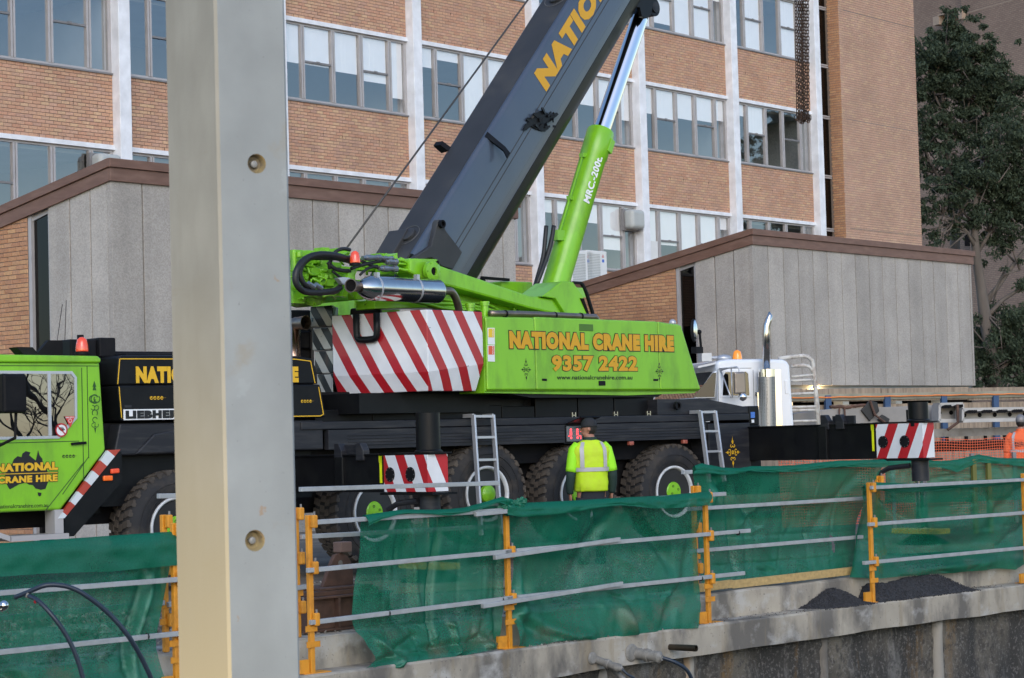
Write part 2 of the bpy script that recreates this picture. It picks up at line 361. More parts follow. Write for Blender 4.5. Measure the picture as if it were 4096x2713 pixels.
# ------------------------------------------------------------------ office building
FP = plane_px(1150, 1356.5, 56.2, .70)
office = thing('office_building', 'long orange brick office block with white pillars and rows of grey windows', 'building', M=FP.M)
PST, P0 = 5.27, -5.67
pk = lambda k: P0 + PST * k
BANDS = [5.11, 9.07, 13.03, 16.99]; STY = 3.96
M0 = MB()
for k in range(-2, 7):
    u = pk(k); b = MB(FP.M); b.box((u, -.27, 0), (u + .36, .3, 19.2)); b.build('pillar', M_white, office, bev=.012)
for zb in BANDS:
    for k in range(-2, 6):
        b = MB(FP.M); b.box((pk(k) + .362, -.06, zb - .12), (pk(k + 1) - .002, .12, zb - .002)); b.build('lintel', M_white, office, bev=.008)
cand = []
weep = MB(FP.M)
for k in range(-2, 6):
    a, c = pk(k) + .36, pk(k + 1)
    for zb in BANDS:
        if zb > 16 and k < 2: pass
        wb = MB(FP.M); wb.box((a, .012, zb), (c, .28, zb + 1.72)); wb.build('wall', M_mortar, office)
        if k == -2: continue
        cand += bricks(office, None, a + .004, c - .004, zb, zb + 1.72, M_brick)
        for i in range(1, 7):
            for zz in (zb + .008, zb + .88):
                x = a + .72 * i - .2 + (.3 if zz > zb + .5 else 0)
                if x < c - .1: weep.box((x, -.0035, zz), (x + .012, .012, zz + .075))
o = weep.build('weep_hole', M_dark, office); o['kind'] = 'stuff'
lay(office, cand, M_brick, camkey=lambda x, y: not (690 < x < 1165) and not (y > 640 and x > 440))
# windows
BL = {}   # (floor, bay) -> blind drop for the five panes
BL[(1, 1)] = (.52, .52, .55, .62, .80); BL[(1, 2)] = (.28, .14, 1, 1, .9); BL[(1, 3)] = (.5, .55, .45, .5, .6); BL[(1, 4)] = (.42, .5, .42, .40, .35)
BL[(2, 4)] = (1, .9, 1, 1, .3); BL[(2, 5)] = (0, 1, 0, 1, 0); BL[(1, 5)] = (.2, .5, 0, 0, 0); BL[(2, 3)] = (.4, .5, .7, .8, 0)
BL[(1, -1)] = (0, 0, 0, 0, 0); BL[(0, 4)] = (.9, .55, .9, .9, .2); BL[(0, 3)] = (.2, .2, .3, .7, .1)
mull = [(.32, .36), (1.21 - .065, 1.21 + .065), (2.355 - .067, 2.355 + .067), (3.44 - .074, 3.44 + .074), (4.58 - .068, 4.58 + .068)]
for fl in range(0, 3):
    z0, z1 = BANDS[fl] + 1.76, BANDS[fl + 1] - .12
    for k in range(-1, 6):
        u = pk(k); A, C = u + .36, u + PST
        f = MB(FP.M)
        f.box((A, .02, z1 - .06), (C, .11, z1 - .002)); f.box((A, .02, z0), (C, .11, z0 + .06))
        f.box((A, .02, z0 + .06), (A + .05, .11, z1 - .06)); f.box((C - .10, .02, z0 + .06), (C, .11, z1 - .06))
        xs = [A + .05]
        for (m0, m1) in mull[1:]:
            c = (m0 + m1) / 2
            f.box((u + m0, .0, z0 + .06), (u + c - .012, .11, z1 - .06)); f.box((u + c + .012, .0, z0 + .06), (u + m1, .11, z1 - .06)); f.box((u + c - .012, .03, z0 + .06), (u + c + .012, .1, z1 - .06))
            xs += [u + m0, u + m1]
        xs.append(C - .10)
        win = f.build('window', M_alu, office)
        s = MB(FP.M); s.box((A, -.04, z0 - .045), (C, .1, z0 - .002)); s.build('sill', M_sill, win)
        bl = BL.get((fl, k), (0, 0, 0, 0, 0))
        for i in range(5):
            xa, xb = xs[2 * i], xs[2 * i + 1]
            g = MB(FP.M); t = random.uniform(-.007, .007); t2 = random.uniform(-.007, .007)
            g.add([(xa, .06 + t, z0 + .06), (xb, .06 - t, z0 + .06), (xb, .06 - t + t2, z1 - .06), (xa, .06 + t + t2, z1 - .06)], [(0, 1, 2, 3)])
            g.build('pane', M_glass, win, fixn=False)
            if i in (1, 3):
                zm = (z0 + z1) / 2 + .03; q = MB(FP.M); q.box((xa, .015, zm - .026), (xb, .052, zm + .026)); q.box(((xa + xb) / 2 - .06, .0, zm + .0), ((xa + xb) / 2 + .06, .02, zm + .04)); q.build('sash_bar', M_sill, win)
            if bl[i]:
                q = MB(FP.M); zb = z1 - .06 - bl[i] * (z1 - z0 - .12); n = 6
                for j in range(n):
                    a, c = xa + .02 + (xb - xa - .04) * j / n, xa + .02 + (xb - xa - .04) * (j + 1) / n
                    q.box((a, .085 + .004 * math.sin(j * 1.7), zb), (c, .09 + .004 * math.sin(j * 1.7), z1 - .06))
                q.build('blind', M_blind, win)
# rooms behind the glass
r = MB(FP.M)
for fl in range(0, 4): r.box((pk(-2), .3, BANDS[fl] - .25 + 0), (pk(6) + 1.5, 5, BANDS[fl] - .05))
for k in range(-2, 7): r.box((pk(k), .3, 0), (pk(k) + .12, 4.99, 19))
r.box((pk(-2), 5, 0), (pk(6) + 1.5, 5.2, 19)); r.box((pk(-2), .05, 19.0), (pk(6) + .36, 5.2, 19.2)); r.build('interior', M_room, office)
M_tube = mat('lit_tube', (.9, .9, .9), .5, var=0, em=(.9, .95, 1), es=1.6)
l = MB(FP.M); p_ = FP.at(632, 62, -1.6) - FP.O; l.box((p_.dot(FP.d) - .25, 1.5, p_.z), (p_.dot(FP.d) + .25, 1.65, p_.z + .06)); l.build('ceiling_light', M_tube, office)
# narrow stair window beside the last pillar
sw = MB(FP.M); a, c = 26.362, 27.47
zs = [2.9, 6.85, 8.87, 10.78, 12.93, 14.79, 16.89, 18.8]
sw.box((a, .02, 2.8), (a + .05, .12, 19)); sw.box((c - .11, -.01, 2.8), (c, .12, 19))
for z in zs: sw.box((a + .05, .02, z - .06), (c - .11, .12, z - .012)); sw.box((a + .05, .02, z + .012), (c - .11, .12, z + .06))
swo = sw.build('stair_window', M_alu, office)
for i in range(len(zs) - 1):
    g = MB(FP.M); g.add([(a + .05, .08, zs[i] + .06), (c - .11, .08, zs[i] + .06), (c - .11, .08, zs[i + 1] - .06), (a + .05, .08, zs[i + 1] - .06)], [(0, 1, 2, 3)]); g.build('pane', M_glass_dark, swo, fixn=False)
d = MB(FP.M); q = FP.uv(2605, 1000, .1); d.box((q[0] - .13, -.17, 5.2), (q[0] + .27, -.005, q[1] + .28)); d.build('duct', M_offwhite, office, bev=.01)
# ------------------------------------------------------------------ brick stair tower
TWO = .50
tw = thing('stair_tower', 'plain pinkish brick stair tower at the right end of the office block', 'building', M=FP.M)
tu0 = FP.uv(3357, 150, TWO)[0]; tu1 = FP.uv(3658, 150, TWO)[0]
b = MB(FP.M); b.box((tu0 + .012, -TWO + .012, 0), (tu1 - .012, 5, 21)); b.build('wall', M_mortar, tw)
cand = bricks(tw, None, tu0, tu1, 3.6, 19.6, M_brick_pale); lay(tw, cand, M_brick_pale, y0=-TWO, camkey=lambda x, y: y < 960)
cs = [(a + (-TWO), L, z) for a, L, z in bricks(tw, None, 0, TWO - .0, 3.6, 19.6, M_brick)]
lay(tw, cs, M_brick_side, side=True, y0=tu0, keep=0)
j = MB(FP.M)
for z in (5.4, 8.9, 12.85, 16.8): j.box((tu0 + .3, -TWO - .004, z), (tu1, -TWO + .01, z + .022))
j.build('movement_joint', mat('joint_grey', (.20, .17, .15), .9), tw)

# ------------------------------------------------------------------ the two precast annexes
def annex(px, py, Z, name, label, nfront, uend, zbot, ybrick, keyx):
    P = plane_px(px, py, Z, .70); t = thing(name, label, 'building', M=P.M); SLP = .178
    top = lambda y: 6.52 - SLP * y
    w_ = .72
    for i in range(nfront):
        a, c = i * w_, min((i + 1) * w_, uend - .08)
        if c - a < .05: continue
        b = MB(P.M); b.box((a + (.0 if i == 0 else .015), random.uniform(0, .006), zbot), (c - .015, .13, 6.6)); b.build('panel', M_panel, t, bev=.006)
    ys = [.0, .6, 1.19, 1.82]
    for i in range(3):
        b = MB(P.M); a, c = ys[i] + (.135 if i == 0 else .015), ys[i + 1] - .015; x = random.uniform(0, .005)
        b.prism([(x, a, zbot), (x, c, zbot), (x, c, top(c) + .1), (x, a, top(a) + .1)], (.12, 0, 0)); b.build('panel', M_panel, t, bev=.006)
    bk = MB(P.M); bk.box((.13, .135, zbot), (uend - .1, .14, 6.5)); bk.box((.13, .14, zbot), (.14, 1.83, 6.0)); bk.box((uend - .12, .14, 0), (uend - .1, 10, 4.6)); bk.build('joint_sealant', M_dark, t)
    # tall narrow window
    f = MB(P.M); A, C = 1.83, 2.44
    f.prism([(.05, A, 0), (.05, A + .055, 0), (.05, A + .055, top(A) + .08), (.05, A, top(A) + .08)], (.1, 0, 0)); f.prism([(.02, C - .09, 0), (.02, C, 0), (.02, C, top(C) + .08), (.02, C - .09, top(C) + .08)], (.13, 0, 0))
    f.prism([(.06, A + .05, top(A) - .10), (.06, C - .09, top(C) - .10), (.06, C - .09, top(C) + .05), (.06, A + .05, top(A) + .05)], (.08, 0, 0))
    fo = f.build('window', M_alu, t)
    g = MB(P.M); g.add([(.09, A + .05, 0), (.09, C - .09, 0), (.09, C - .09, top(C)), (.09, A + .05, top(A))], [(3, 2, 1, 0)]); g.build('pane', M_glass_dark, fo, fixn=False)
    dk = MB(P.M); dk.box((.6, A - .2, 0), (.62, C + .4, 6.4)); dk.build('window_recess', M_dark, fo)
    # brick side wall
    b = MB(P.M); b.prism([(.012, 2.45, 0), (.012, ybrick, 0), (.012, ybrick, top(ybrick) + .05), (.012, 2.45, top(2.45) + .05)], (.3, 0, 0)); b.build('wall', M_mortar, t)
    cd = bricks(t, None, 2.452, ybrick, .0, 6.3, M_brick_side, top=lambda y: top(y) + .06)
    lay(t, cd, M_brick_side, side=True, keep=290, camkey=keyx)
    # fascia: two boards round the roof edge, roof sheet
    for nm, z0, z1, pr in (('upper_fascia', .225, .385, .085), ('lower_fascia', -.02, .222, .045)):
        q = MB(P.M); q.box((-pr, -pr, 6.52 + z0), (uend + pr - .045, 0.0, 6.52 + z1)); q.build(nm, M_fascia, t, bev=.008)
        q = MB(P.M); q.prism([(-pr, .002, top(0) + z0), (-pr, ybrick, top(ybrick) + z0), (-pr, ybrick, top(ybrick) + z1), (-pr, .002, top(0) + z1)], (pr - .002, 0, 0)); q.build(nm, M_fascia, t, bev=.008)
        q = MB(P.M); q.prism([(uend, .002, top(0) + z0), (uend, ybrick, top(ybrick) + z0), (uend, ybrick, top(ybrick) + z1), (uend, .002, top(0) + z1)], (pr - .045, 0, 0)); q.build(nm, M_fascia, t)
    q = MB(P.M); q.prism([(0, .14, top(.14) + .2), (0, ybrick, top(ybrick) + .2), (0, ybrick, top(ybrick) + .33), (0, .14, top(.14) + .33)], (uend - .01, 0, 0)); q.build('roof', M_fascia, t)
    return P, t
PLB, tl = annex(442, 633, 38.3, 'annex_building', 'left pebbled concrete annex with brown fascia rising to a corner behind the green cab', 16, 11.3, 0, 10.4, lambda x, y: True)
PRB, tr = annex(3007, 916, 55.0, 'annex_building', 'right pebbled concrete annex with brown fascia raised on stubs behind the white truck', 17, 11.74, 2.89, 9.8, lambda x, y: x > 2330)
q = MB(PRB.M); q.box((.15, .14, 2.80), (11.65, 9.5, 2.888)); q.build('soffit', M_room, tr)
for a, c in ((2.88, 3.2), (5.77, 6.09), (8.69, 9.03), (11.28, 11.6)):
    q = MB(PRB.M); q.box((a, 1, 0), (c, 1.3, 2.798)); q.build('stub_column', M_offwhite, tr)
q = MB(PRB.M); q.box((.2, 8.5, 0), (11.6, 8.7, 2.798)); q.build('back_wall', M_room, tr)
lk = MB(FP.M); lk.box((10.2, -6, 0), (13.5, -.02, 5.6)); lk = lk.build('roofed_link', M_panel); tag(lk, 'low flat roofed link between the two annexes, mostly hidden by the crane', 'building')
# wall units in the last panes of the lower windows
for k, lb in ((-1, 'grey rounded air conditioner box left of the first white pillar above the left annex roof'), (1, 'grey rounded air conditioner box just above the left annex roof beside the hoist rope'), (3, 'grey rounded air conditioner box under the lintel right of the green lifting cylinder')):
    u = pk(k + 1); z = 8.30 if k != 1 else 8.12
    t = thing('air_conditioner', lb, 'air conditioner', FP.P(u - .46, 0, z), FP.rz, 'grey air conditioner boxes in the lower windows')
    b = MB(WM[t]); b.box((-.30, -.42, -.12), (.40, -.02, .50)); b.build('body', M_grey_plastic, t, bev=.13, seg=4)
    b = MB(WM[t]); b.box((-.36, -.10, -.16), (.42, .0, .52)); b.build('mounting_frame', M_sill, t)
# twin fan outdoor unit
for i, (px, lb) in enumerate(((2346, 'white outdoor air conditioner with grey grille and two small stickers behind the green cylinder'), (2286, 'white outdoor air conditioner mostly hidden behind the green lifting cylinder'))):
    p = FP.at(px, 1000, 1.4) - FP.O; t = thing('outdoor_unit', lb, 'air conditioner', FP.P(p.dot(FP.d), 1.4, 5.6), FP.rz, 'outdoor air conditioners on the link roof')
    h = p.z - 5.6; b = MB(WM[t]); b.box((0, 0, 0.05), (.98, .36, h)); b.build('cabinet', M_offwhite, t, bev=.02)
    g = MB(WM[t])
    for j in range(30): g.box((.03, -.008, .12 + (h - .2) * j / 30), (.64, .002, .12 + (h - .2) * (j + .55) / 30))
    g.build('front_grille', M_grey_plastic, t)
    g = MB(WM[t])
    for j in range(14): g.box((-.006, .05, .15 + (h - .25) * j / 14), (.001, .31, .15 + (h - .25) * (j + .6) / 14))
    g.build('side_grille', M_dark, t)
    g = MB(WM[t]); g.box((.74, -.004, h - .34), (.84, .0, h - .25)); g.build('sticker', mat('blue_sticker', (.05, .14, .5), .5), t)
    g = MB(WM[t]); 
    for dx, dz in ((0, .05), (-.03, 0), (.03, 0)): g.prism([(.79 + dx, -.004, h - .20 + dz), (.79 + dx + .028, -.004, h - .175 + dz), (.79 + dx, -.004, h - .15 + dz), (.79 + dx - .028, -.004, h - .175 + dz)], (0, .004, 0))
    g.build('badge', mat('red_badge', (.5, .02, .02), .5), t)
# ------------------------------------------------------------------ the crane
CPL = plane_px(2700, 1356.5, 31, .855)      # near side of the carrier
SPL = plane_px(2300, 1356.5, 29.6, .705)    # near side of the slewed superstructure
crane = thing('mobile_crane', 'big lime green and black all terrain crane with raised dark boom and striped counterweight', 'crane', M=CPL.M)
M_green = mat('lime_green_paint', (.20, .50, .014), .32, var=.07, vs=1.5, coat=.22, bump=.02, bs=5, dirt=(.085, .17, .025), ds=3.2, damt=.5, stretch=(1, 1, .4))
M_green2 = mat('lime_green_worn', (.18, .46, .015), .42, var=.10, vs=5, dirt=(.05, .10, .015), ds=5, damt=.6)
M_black = mat('black_paint', (.006, .0065, .008), .35, var=.2, vs=2, spec=.2, dirt=(.016, .017, .016), ds=2.5, damt=.5)
M_blackm = mat('matt_black_steel', (.008, .008, .010), .55, var=.25, vs=3, spec=.15, dirt=(.020, .018, .016), ds=3, damt=.5)
M_charcoal = mat('charcoal_panel', (.018, .019, .024), .42, var=.12, vs=2, spec=.28, dirt=(.07, .068, .066), ds=2.4, damt=.5, stretch=(.6, 1, 6))
M_boom = mat('dark_blue_grey_boom', (.048, .064, .095), .30, var=.08, vs=1.2, coat=.5, dirt=(.08, .088, .105), ds=1.6, damt=.3)
M_boomtop = mat('boom_top_black', (.030, .030, .032), .6, var=.15, vs=2, dirt=(.085, .08, .072), ds=1.3, damt=.45, stretch=(1, 1, 1))
M_chrome = mat('chrome', (.80, .80, .80), .06, 1, var=0)
M_steelp = mat('polished_steel', (.62, .60, .57), .16, 1, var=.05, vs=8)
M_pipe = mat('heat_tinted_pipe', (.24, .19, .16), .35, .8, var=.2, vs=6)
M_rubber = mat('hose_rubber', (.012, .012, .013), .5, var=.1)
M_yellow = mat('sign_yellow', (.72, .42, .015), .5, var=.04)
M_blackd = mat('decal_black', (.008, .008, .009), .45, var=0)
M_whited = mat('decal_white', (.75, .76, .78), .5, var=.03)
M_red = mat('red_paint', (.42, .012, .018), .45, var=.08)
M_amber = mat('amber_lens', (.75, .12, .01), .15, var=0, coat=1, em=(1, .18, .02), es=.12)
M_redlens = mat('red_orange_lens', (.62, .06, .02), .15, var=0, coat=1, em=(1, .10, .03), es=.15)
M_mesh_y = mat('fluoro_yellow', (.72, .80, .01), .5, var=.03)
RED, WHT = (.40, .012, .02), (.72, .73, .76)
def stripe_on(name, c1, c2, parent, M, vec, phase, **k):
    T = M.inverted() @ WM[parent]          # parent local -> frame M
    v = Vector(vec); R3 = T.to_3x3().transposed(); vo = R3 @ v
    return stripe_mat(name, c1, c2, tuple(vo), 1., phase + v.dot(T.to_translation()), **k)
def ring_flat(b, c, r0, r1, a0, a1, ex, ez, n=14, taper=False):
    c = Vector(c); vs = []; fs = []
    for i in range(n + 1):
        t = i / n; a = a0 + (a1 - a0) * t; q = (r0 + (r1 - r0) * (t if taper else 0)) if taper else r0
        e = ex * math.cos(a) + ez * math.sin(a); vs += [c + e * (r1 if not taper else r1), c + e * q]
    for i in range(n): fs.append((2 * i, 2 * i + 1, 2 * i + 3, 2 * i + 2))
    b.add(vs, fs)
def tribal(parent, m, c, ex, ez, n, s=.2, tall=1.35, name='emblem'):
    """four-armed scroll emblem, flat paint a hair above the surface"""
    b = MB(); c = Vector(c) + n * .004; s = s / 2
    def spike(d, L, w_):
        p = Vector((-d.z, 0, d.x)); pe = ex * (-d.y) + ez * d.x if False else None
    for k, (ax, ay, L) in enumerate(((1, 0, 1), (-1, 0, 1), (0, 1, tall), (0, -1, tall))):
        d = ex * ax + ez * ay; q = ex * (-ay) + ez * ax
        b.add([c + d * s * .52 * L + q * s * .07, c + d * s * .52 * L - q * s * .07, c + d * s * L], [(0, 1, 2)])
        for sg in (1, -1):
            ring_flat(b, c + d * s * .40 * L + q * s * .15 * sg, s * .09, s * .16, .3, .3 + 4.6, d, q * sg)
        ring_flat(b, c + d * s * .66 * L, s * .07, s * .13, 0, 6.28, d, q)
    ring_flat(b, c, s * .10, s * .17, 0, 6.28, ex, ez); ring_flat(b, c, s * .02, s * .06, 0, 6.28, ex, ez)
    return b.build(name, m, parent, fixn=False)
def scroll(parent, m, c, ex, ez, n, L, name='scroll_decal'):
    b = MB(); c = Vector(c) + n * .004
    for i in range(4):
        o = c + ex * (L * (i / 4 + .1)); r = L * .11
        ring_flat(b, o, r * .62, r, .4, 6.0, ex, ez); ring_flat(b, o + ez * r * .2, r * .1, r * .35, 0, 6.28, ex, ez)
    b.add([c + ex * L * .8, c + ex * L * .8 + ez * L * .03, c + ex * L * 1.2 + ez * L * .01], [(0, 1, 2)])
    return b.build(name, m, parent, fixn=False)
cx_ = CPL.d; cn = CPL.n; ZV = Vector((0, 0, 1)); sx = SPL.d; sn = SPL.n
CM, SM = CPL.M, SPL.M
# ---- carrier chassis
b = MB(CM); b.box((-6.6, .02, 1.87), (1.535, 2.9, 1.968)); b.build('deck', M_charcoal, crane, bev=.01)
b = MB(CM); b.box((-6.2, .004, 1.615), (-2.2, .10, 1.862)); b.box((-1.82, .004, 1.615), (.60, .10, 1.862))
for i, z in enumerate((1.66, 1.70, 1.74, 1.78)): b.box((-5.9, -.004, z), (-2.21, .003, z + .018)); b.box((-1.81, -.004, z), (.45, .003, z + .018))
b.build('mudguard_panel', M_charcoal, crane, bev=.004)
b = MB(CM); b.box((-2.198, .03, 1.60), (-1.822, .12, 1.862)); b.build('control_recess', M_black, crane)
b = MB(CM); b.box((-11.8, .55, .82), (1.5, 2.3, 1.86)); b.box((-6.5, .35, 1.35), (1.5, 2.7, 1.86)); b.build('chassis', M_blackm, crane)
b = MB(CM); b.box((.63, .0, 1.16), (1.52, .9, 1.83)); b.build('side_box', M_charcoal, crane, bev=.012)
b = MB(CM); b.box((1.53, .05, 1.10), (1.80, 2.6, 1.79)); b.build('rear_frame', M_black, crane, bev=.012)
b = MB(CM); b.slab([(-.3, 1.97), (1.545, 1.972), (1.80, 1.972), (1.80, 2.045), (1.60, 2.06), (.75, 2.19), (-.3, 2.20)], .10, .9); b.build('rear_deck_box', M_charcoal, crane, bev=.008)
b = MB(CM); b.box((1.60, .08, 1.79), (1.82, .9, 2.08)); b.build('rear_bin', M_black, crane, bev=.015)
b = MB(CM); b.box((1.63, .075, 1.90), (1.72, .079, 1.99)); b.build('blue_notice', mat('notice_blue', (.06, .17, .52), .5, var=.3, vs=90), crane)
b = MB(CM); b.box((1.645, .075, 1.83), (1.70, .079, 1.875)); b.build('white_notice', M_whited, crane)
b = MB(CM); b.lathe([(.035, 0), (.06, 0), (.06, .05), (.035, .05)], (.05, .02, 2.10), (0, 1, 0), 16, False); b.build('lifting_eye', M_blackm, crane, smooth=False)
for x in (-2.0, -1.2, -.55):
    b = MB(CM); b.box((x - .03, .03, 1.968), (x - .015, .06, 2.03)); b.box((x + .03, .03, 1.968), (x + .045, .06, 2.03)); b.box((x - .03, .03, 1.985), (x + .045, .05, 1.995)); b.build('latch', M_steelp, crane)
# boxes between deck and superstructure
b = MB(CM)
for i, (a, c, z) in enumerate(((-6.2, -5.3, 2.12), (-5.29, -3.1, 2.15), (-3.09, -2.5, 2.13), (-2.48, -1.7, 2.24), (-1.68, -1.0, 2.24), (-.98, -.32, 2.22))): b.box((a, .28, 1.97), (c, .5, z))
b.box((-6.2, .6, 1.97), (-.3, 2.7, 2.22)); o = b.build('deck_locker', M_black, crane, bev=.008); o['kind'] = 'stuff'
b = MB(CM); c = Vector((-2.4, 1.45, 0)); b.lathe([(1.15, 1.97), (1.15, 2.1), (1.08, 2.1), (1.08, 2.33), (.2, 2.33)], c, (0, 0, 1), 40); b.build('slew_ring', M_blackm, crane, smooth=True, autos=40)
# control panel with red lamps and open flap
b = MB(CM); b.box((-2.16, .0, 1.625), (-1.87, .03, 1.84)); b.build('control_panel', mat('panel_grey', (.12, .13, .14), .4, var=.1), crane, bev=.01)
ml = mat('red_led', (.3, .02, .02), .4, var=0, em=(1, .05, .06), es=2.2); b = MB(CM)
for x, z in ((-2.09, 1.79), (-1.97, 1.79), (-2.09, 1.68), (-1.97, 1.68)): b.cyl((x, .001, z), (x, -.005, z), .016, 10)
for x in (-2.11, -2.085, -1.99, -1.965):
    for z in (1.715, 1.735, 1.755): b.box((x, -.004, z), (x + .012, .001, z + .012))
for x in (-2.14, -2.125, -1.945, -1.93, -1.915): b.box((x, -.004, 1.70), (x + .009, .001, 1.709))
b.box((-1.915, -.004, 1.76), (-1.905, .001, 1.80)); b.box((-1.915, -.004, 1.66), (-1.905, .001, 1.70)); o = b.build('indicator_light', ml, crane); o['kind'] = 'stuff'
b = MB(CM); b.lathe([(.028, 0), (.036, 0), (.036, .004), (.028, .004)], (-2.03, -.004, 1.735), (0, 1, 0), 20, False); b.bar((-2.045, -.006, 1.722), (-2.015, -.006, 1.748), .006); b.build('level_gauge', M_sill, crane)
b = MB(CM); b.hexa([(-2.17, .02, 1.862), (-1.80, .02, 1.862), (-1.80, .03, 1.872), (-2.17, .03, 1.872), (-2.13, -.26, 1.955), (-1.76, -.26, 1.955), (-1.76, -.25, 1.965), (-2.13, -.25, 1.965)]); b.build('control_flap', M_black, crane)
for x in (-1.99, -.93, .15):
    b = MB(CM); b.box((x - .05, -.01, 1.55), (x + .04, .05, 1.607)); b.build('marker_light', mat('marker_lens', (.35, .09, .06), .2, var=.1, coat=1), crane, bev=.012)
tribal(crane, M_yellow, CPL.P(1.13, 0, 1.40), cx_, ZV, cn, .33, 1.45)
# ---- wheels
M_tyre = mat('tyre_rubber', (.014, .014, .016), .8, var=.2, vs=4, dirt=(.075, .062, .05), ds=3.2, damt=.7, bump=.1, bs=30)
M_tread = mat('dusty_tread', (.060, .050, .042), .9, var=.25, vs=8, dirt=(.13, .105, .08), ds=5, damt=.75)
M_rim = mat('white_rim', (.62, .64, .66), .4, var=.08, dirt=(.2, .19, .18), ds=9, damt=.35)
M_hub = mat('hub_black', (.018, .018, .019), .5, var=.2)
def wheel(u, z, steer=0., cover='cap', R=.69):
    W = .42
    Mw = CM @ Matrix.Translation((u, .045, z)) @ Matrix.Rotation(steer, 4, 'Z')
    b = MB(Mw); pr = [(.36, .02), (.40, -.012), (.50, -.028), (.575, -.016), (.60, .0), (.655, .012), (.675, .045), (.672, .14), (.672, W - .14), (.675, W - .045), (.655, W), (.50, W + .02), (.36, W - .03)]
    b.lathe(pr, (0, 0, 0), (0, 1, 0), 64, False)
    for r in (.43, .53): b.lathe([(r - .004, -.016 if r < .5 else -.027), (r, -.026 if r < .5 else -.034), (r + .004, -.016 if r < .5 else -.027)], (0, 0, 0), (0, 1, 0), 64, False)
    ty = b.build('tyre', M_tyre, crane, smooth=True, autos=40)
    b = MB(Mw); n = 34
    for k in range(n):
        a = 2 * math.pi * k / n; da = 2 * math.pi / n
        for y0, y1, sh, sk in ((.004, .115, 0, .25), (.135, .205, .4, .1), (.225, .295, .1, -.1), (.315, W - .004, .5, -.25)):
            t0 = a + da * sh; t1 = t0 + da * .66; q = []
            for rr in (.655, .688):
                for (yy, tt, kk) in ((y0, t0, 0), (y0, t1, 0), (y1, t1, sk * da), (y1, t0, sk * da)):
                    q.append((rr * math.cos(tt + kk), yy if rr > .66 or .02 < yy < W - .02 else yy, rr * math.sin(tt + kk)))
            b.add(q, [(0, 1, 2, 3), (7, 6, 5, 4), (1, 0, 4, 5), (2, 1, 5, 6), (3, 2, 6, 7), (0, 3, 7, 4)])
    for k in range(n * 1):   # shoulder lugs reaching down the sidewall
        a = 2 * math.pi * (k + .15) / n; t1 = a + 2 * math.pi / n * .55; q = []
        for y in (.0, .02):
            for rr, tt in ((.632, a + .02), (.632, t1 - .02), (.672, t1), (.672, a)): q.append((rr * math.cos(tt), y, rr * math.sin(tt)))
        b.add(q, [(0, 1, 2, 3), (7, 6, 5, 4), (1, 0, 4, 5), (2, 1, 5, 6), (3, 2, 6, 7), (0, 3, 7, 4)])
    tr = b.build('tread', M_tread, ty); tr['kind'] = 'stuff'
    b = MB(Mw); b.lathe([(.375, .02), (.372, -.012), (.36, -.018), (.345, -.012), (.335, .0), (.328, .03), (.32, .10)], (0, 0, 0), (0, 1, 0), 56, False); b.build('rim', M_rim, ty, smooth=True, autos=50)
    b = MB(Mw); b.lathe([(.322, .02), (.31, .14), (.28, .155), (.19, .16), (.18, .09), (.135, .085)], (0, 0, 0), (0, 1, 0), 48); 
    for k in range(10): a = 6.283 * k / 10; b.cyl((.235 * math.cos(a), .155, .235 * math.sin(a)), (.235 * math.cos(a), .115, .235 * math.sin(a)), .018, 8)
    b.build('wheel_disc', M_hub, ty, smooth=True, autos=35)
    b = MB(Mw)
    if cover == 'cap':
        b.lathe([(.14, .085), (.142, .02), (.13, .005), (.0, .0)], (0, 0, 0), (0, 1, 0), 36)
        hb = b.build('hub_cap', M_green, ty, smooth=True, autos=40)
    else:
        b.lathe([(.165, .08), (.165, .06), (.125, .055), (.115, -.03), (.09, -.045), (.07, -.06), (.0, -.06)], (0, 0, 0), (0, 1, 0), 32)
        for k in range(3): a = .6 + 2.09 * k; b.box((.15 * math.cos(a) - .025, .03, .15 * math.sin(a) - .025), (.15 * math.cos(a) + .025, .08, .15 * math.sin(a) + .025))
        hb = b.build('hub', M_green, ty, smooth=True, autos=40)
    if cover == 'cap':
        b = MB(Mw)
        for a, r in ((.4, .08), (1.9, .085), (3.6, .06)): b.lathe([(.012, 0), (.017, 0), (.017, -.003), (.012, -.003)], (r * math.cos(a), -.002, r * math.sin(a)), (0, 1, 0), 10, False)
        b.build('hub_bolts', M_hub, ty)
wheel(-8.40, .745); wheel(-5.46, .80, .10); wheel(-3.585, .965, 0, 'hub'); wheel(-1.90, .90); wheel(-.06, .865)
# ---- driving cab
b = MB(CM); prof = [(-12.3, 1.03), (-9.965, 1.025), (-9.375, 1.69), (-9.43, 2.70), (-9.46, 2.715), (-12.15, 2.73), (-12.35, 2.0)]
b.slab(prof, .0, 2.45); cab = b.build('cab', M_green, crane, bev=.03, seg=3)
b = MB(CM); b.slab([(-12.2, 2.70), (-9.44, 2.695), (-9.425, 2.735), (-9.47, 2.775), (-12.15, 2.80)], -.035, 2.48); b.build('roof', M_green, cab, bev=.022, seg=3)
WN = [(-12.0, 1.84), (-9.98, 1.835), (-9.745, 2.06), (-9.74, 2.53), (-9.80, 2.60), (-12.0, 2.615)]
def inset(P, d):
    c = Vector((sum(p[0] for p in P) / len(P), sum(p[1] for p in P) / len(P))); out = []
    n = len(P)
    for i in range(n):
        a, q, e = Vector(P[i - 1]), Vector(P[i]), Vector(P[(i + 1) % n])
        d1 = (q - a).normalized(); d2 = (e - q).normalized(); n1 = Vector((-d1.y, d1.x)); n2 = Vector((-d2.y, d2.x)); m_ = (n1 + n2); m_ = m_ / max(.2, m_.length_squared) * 2
        s_ = 1 if (c - q).dot(m_) > 0 else -1
        out.append(tuple(q + m_ * d * s_))
    return out
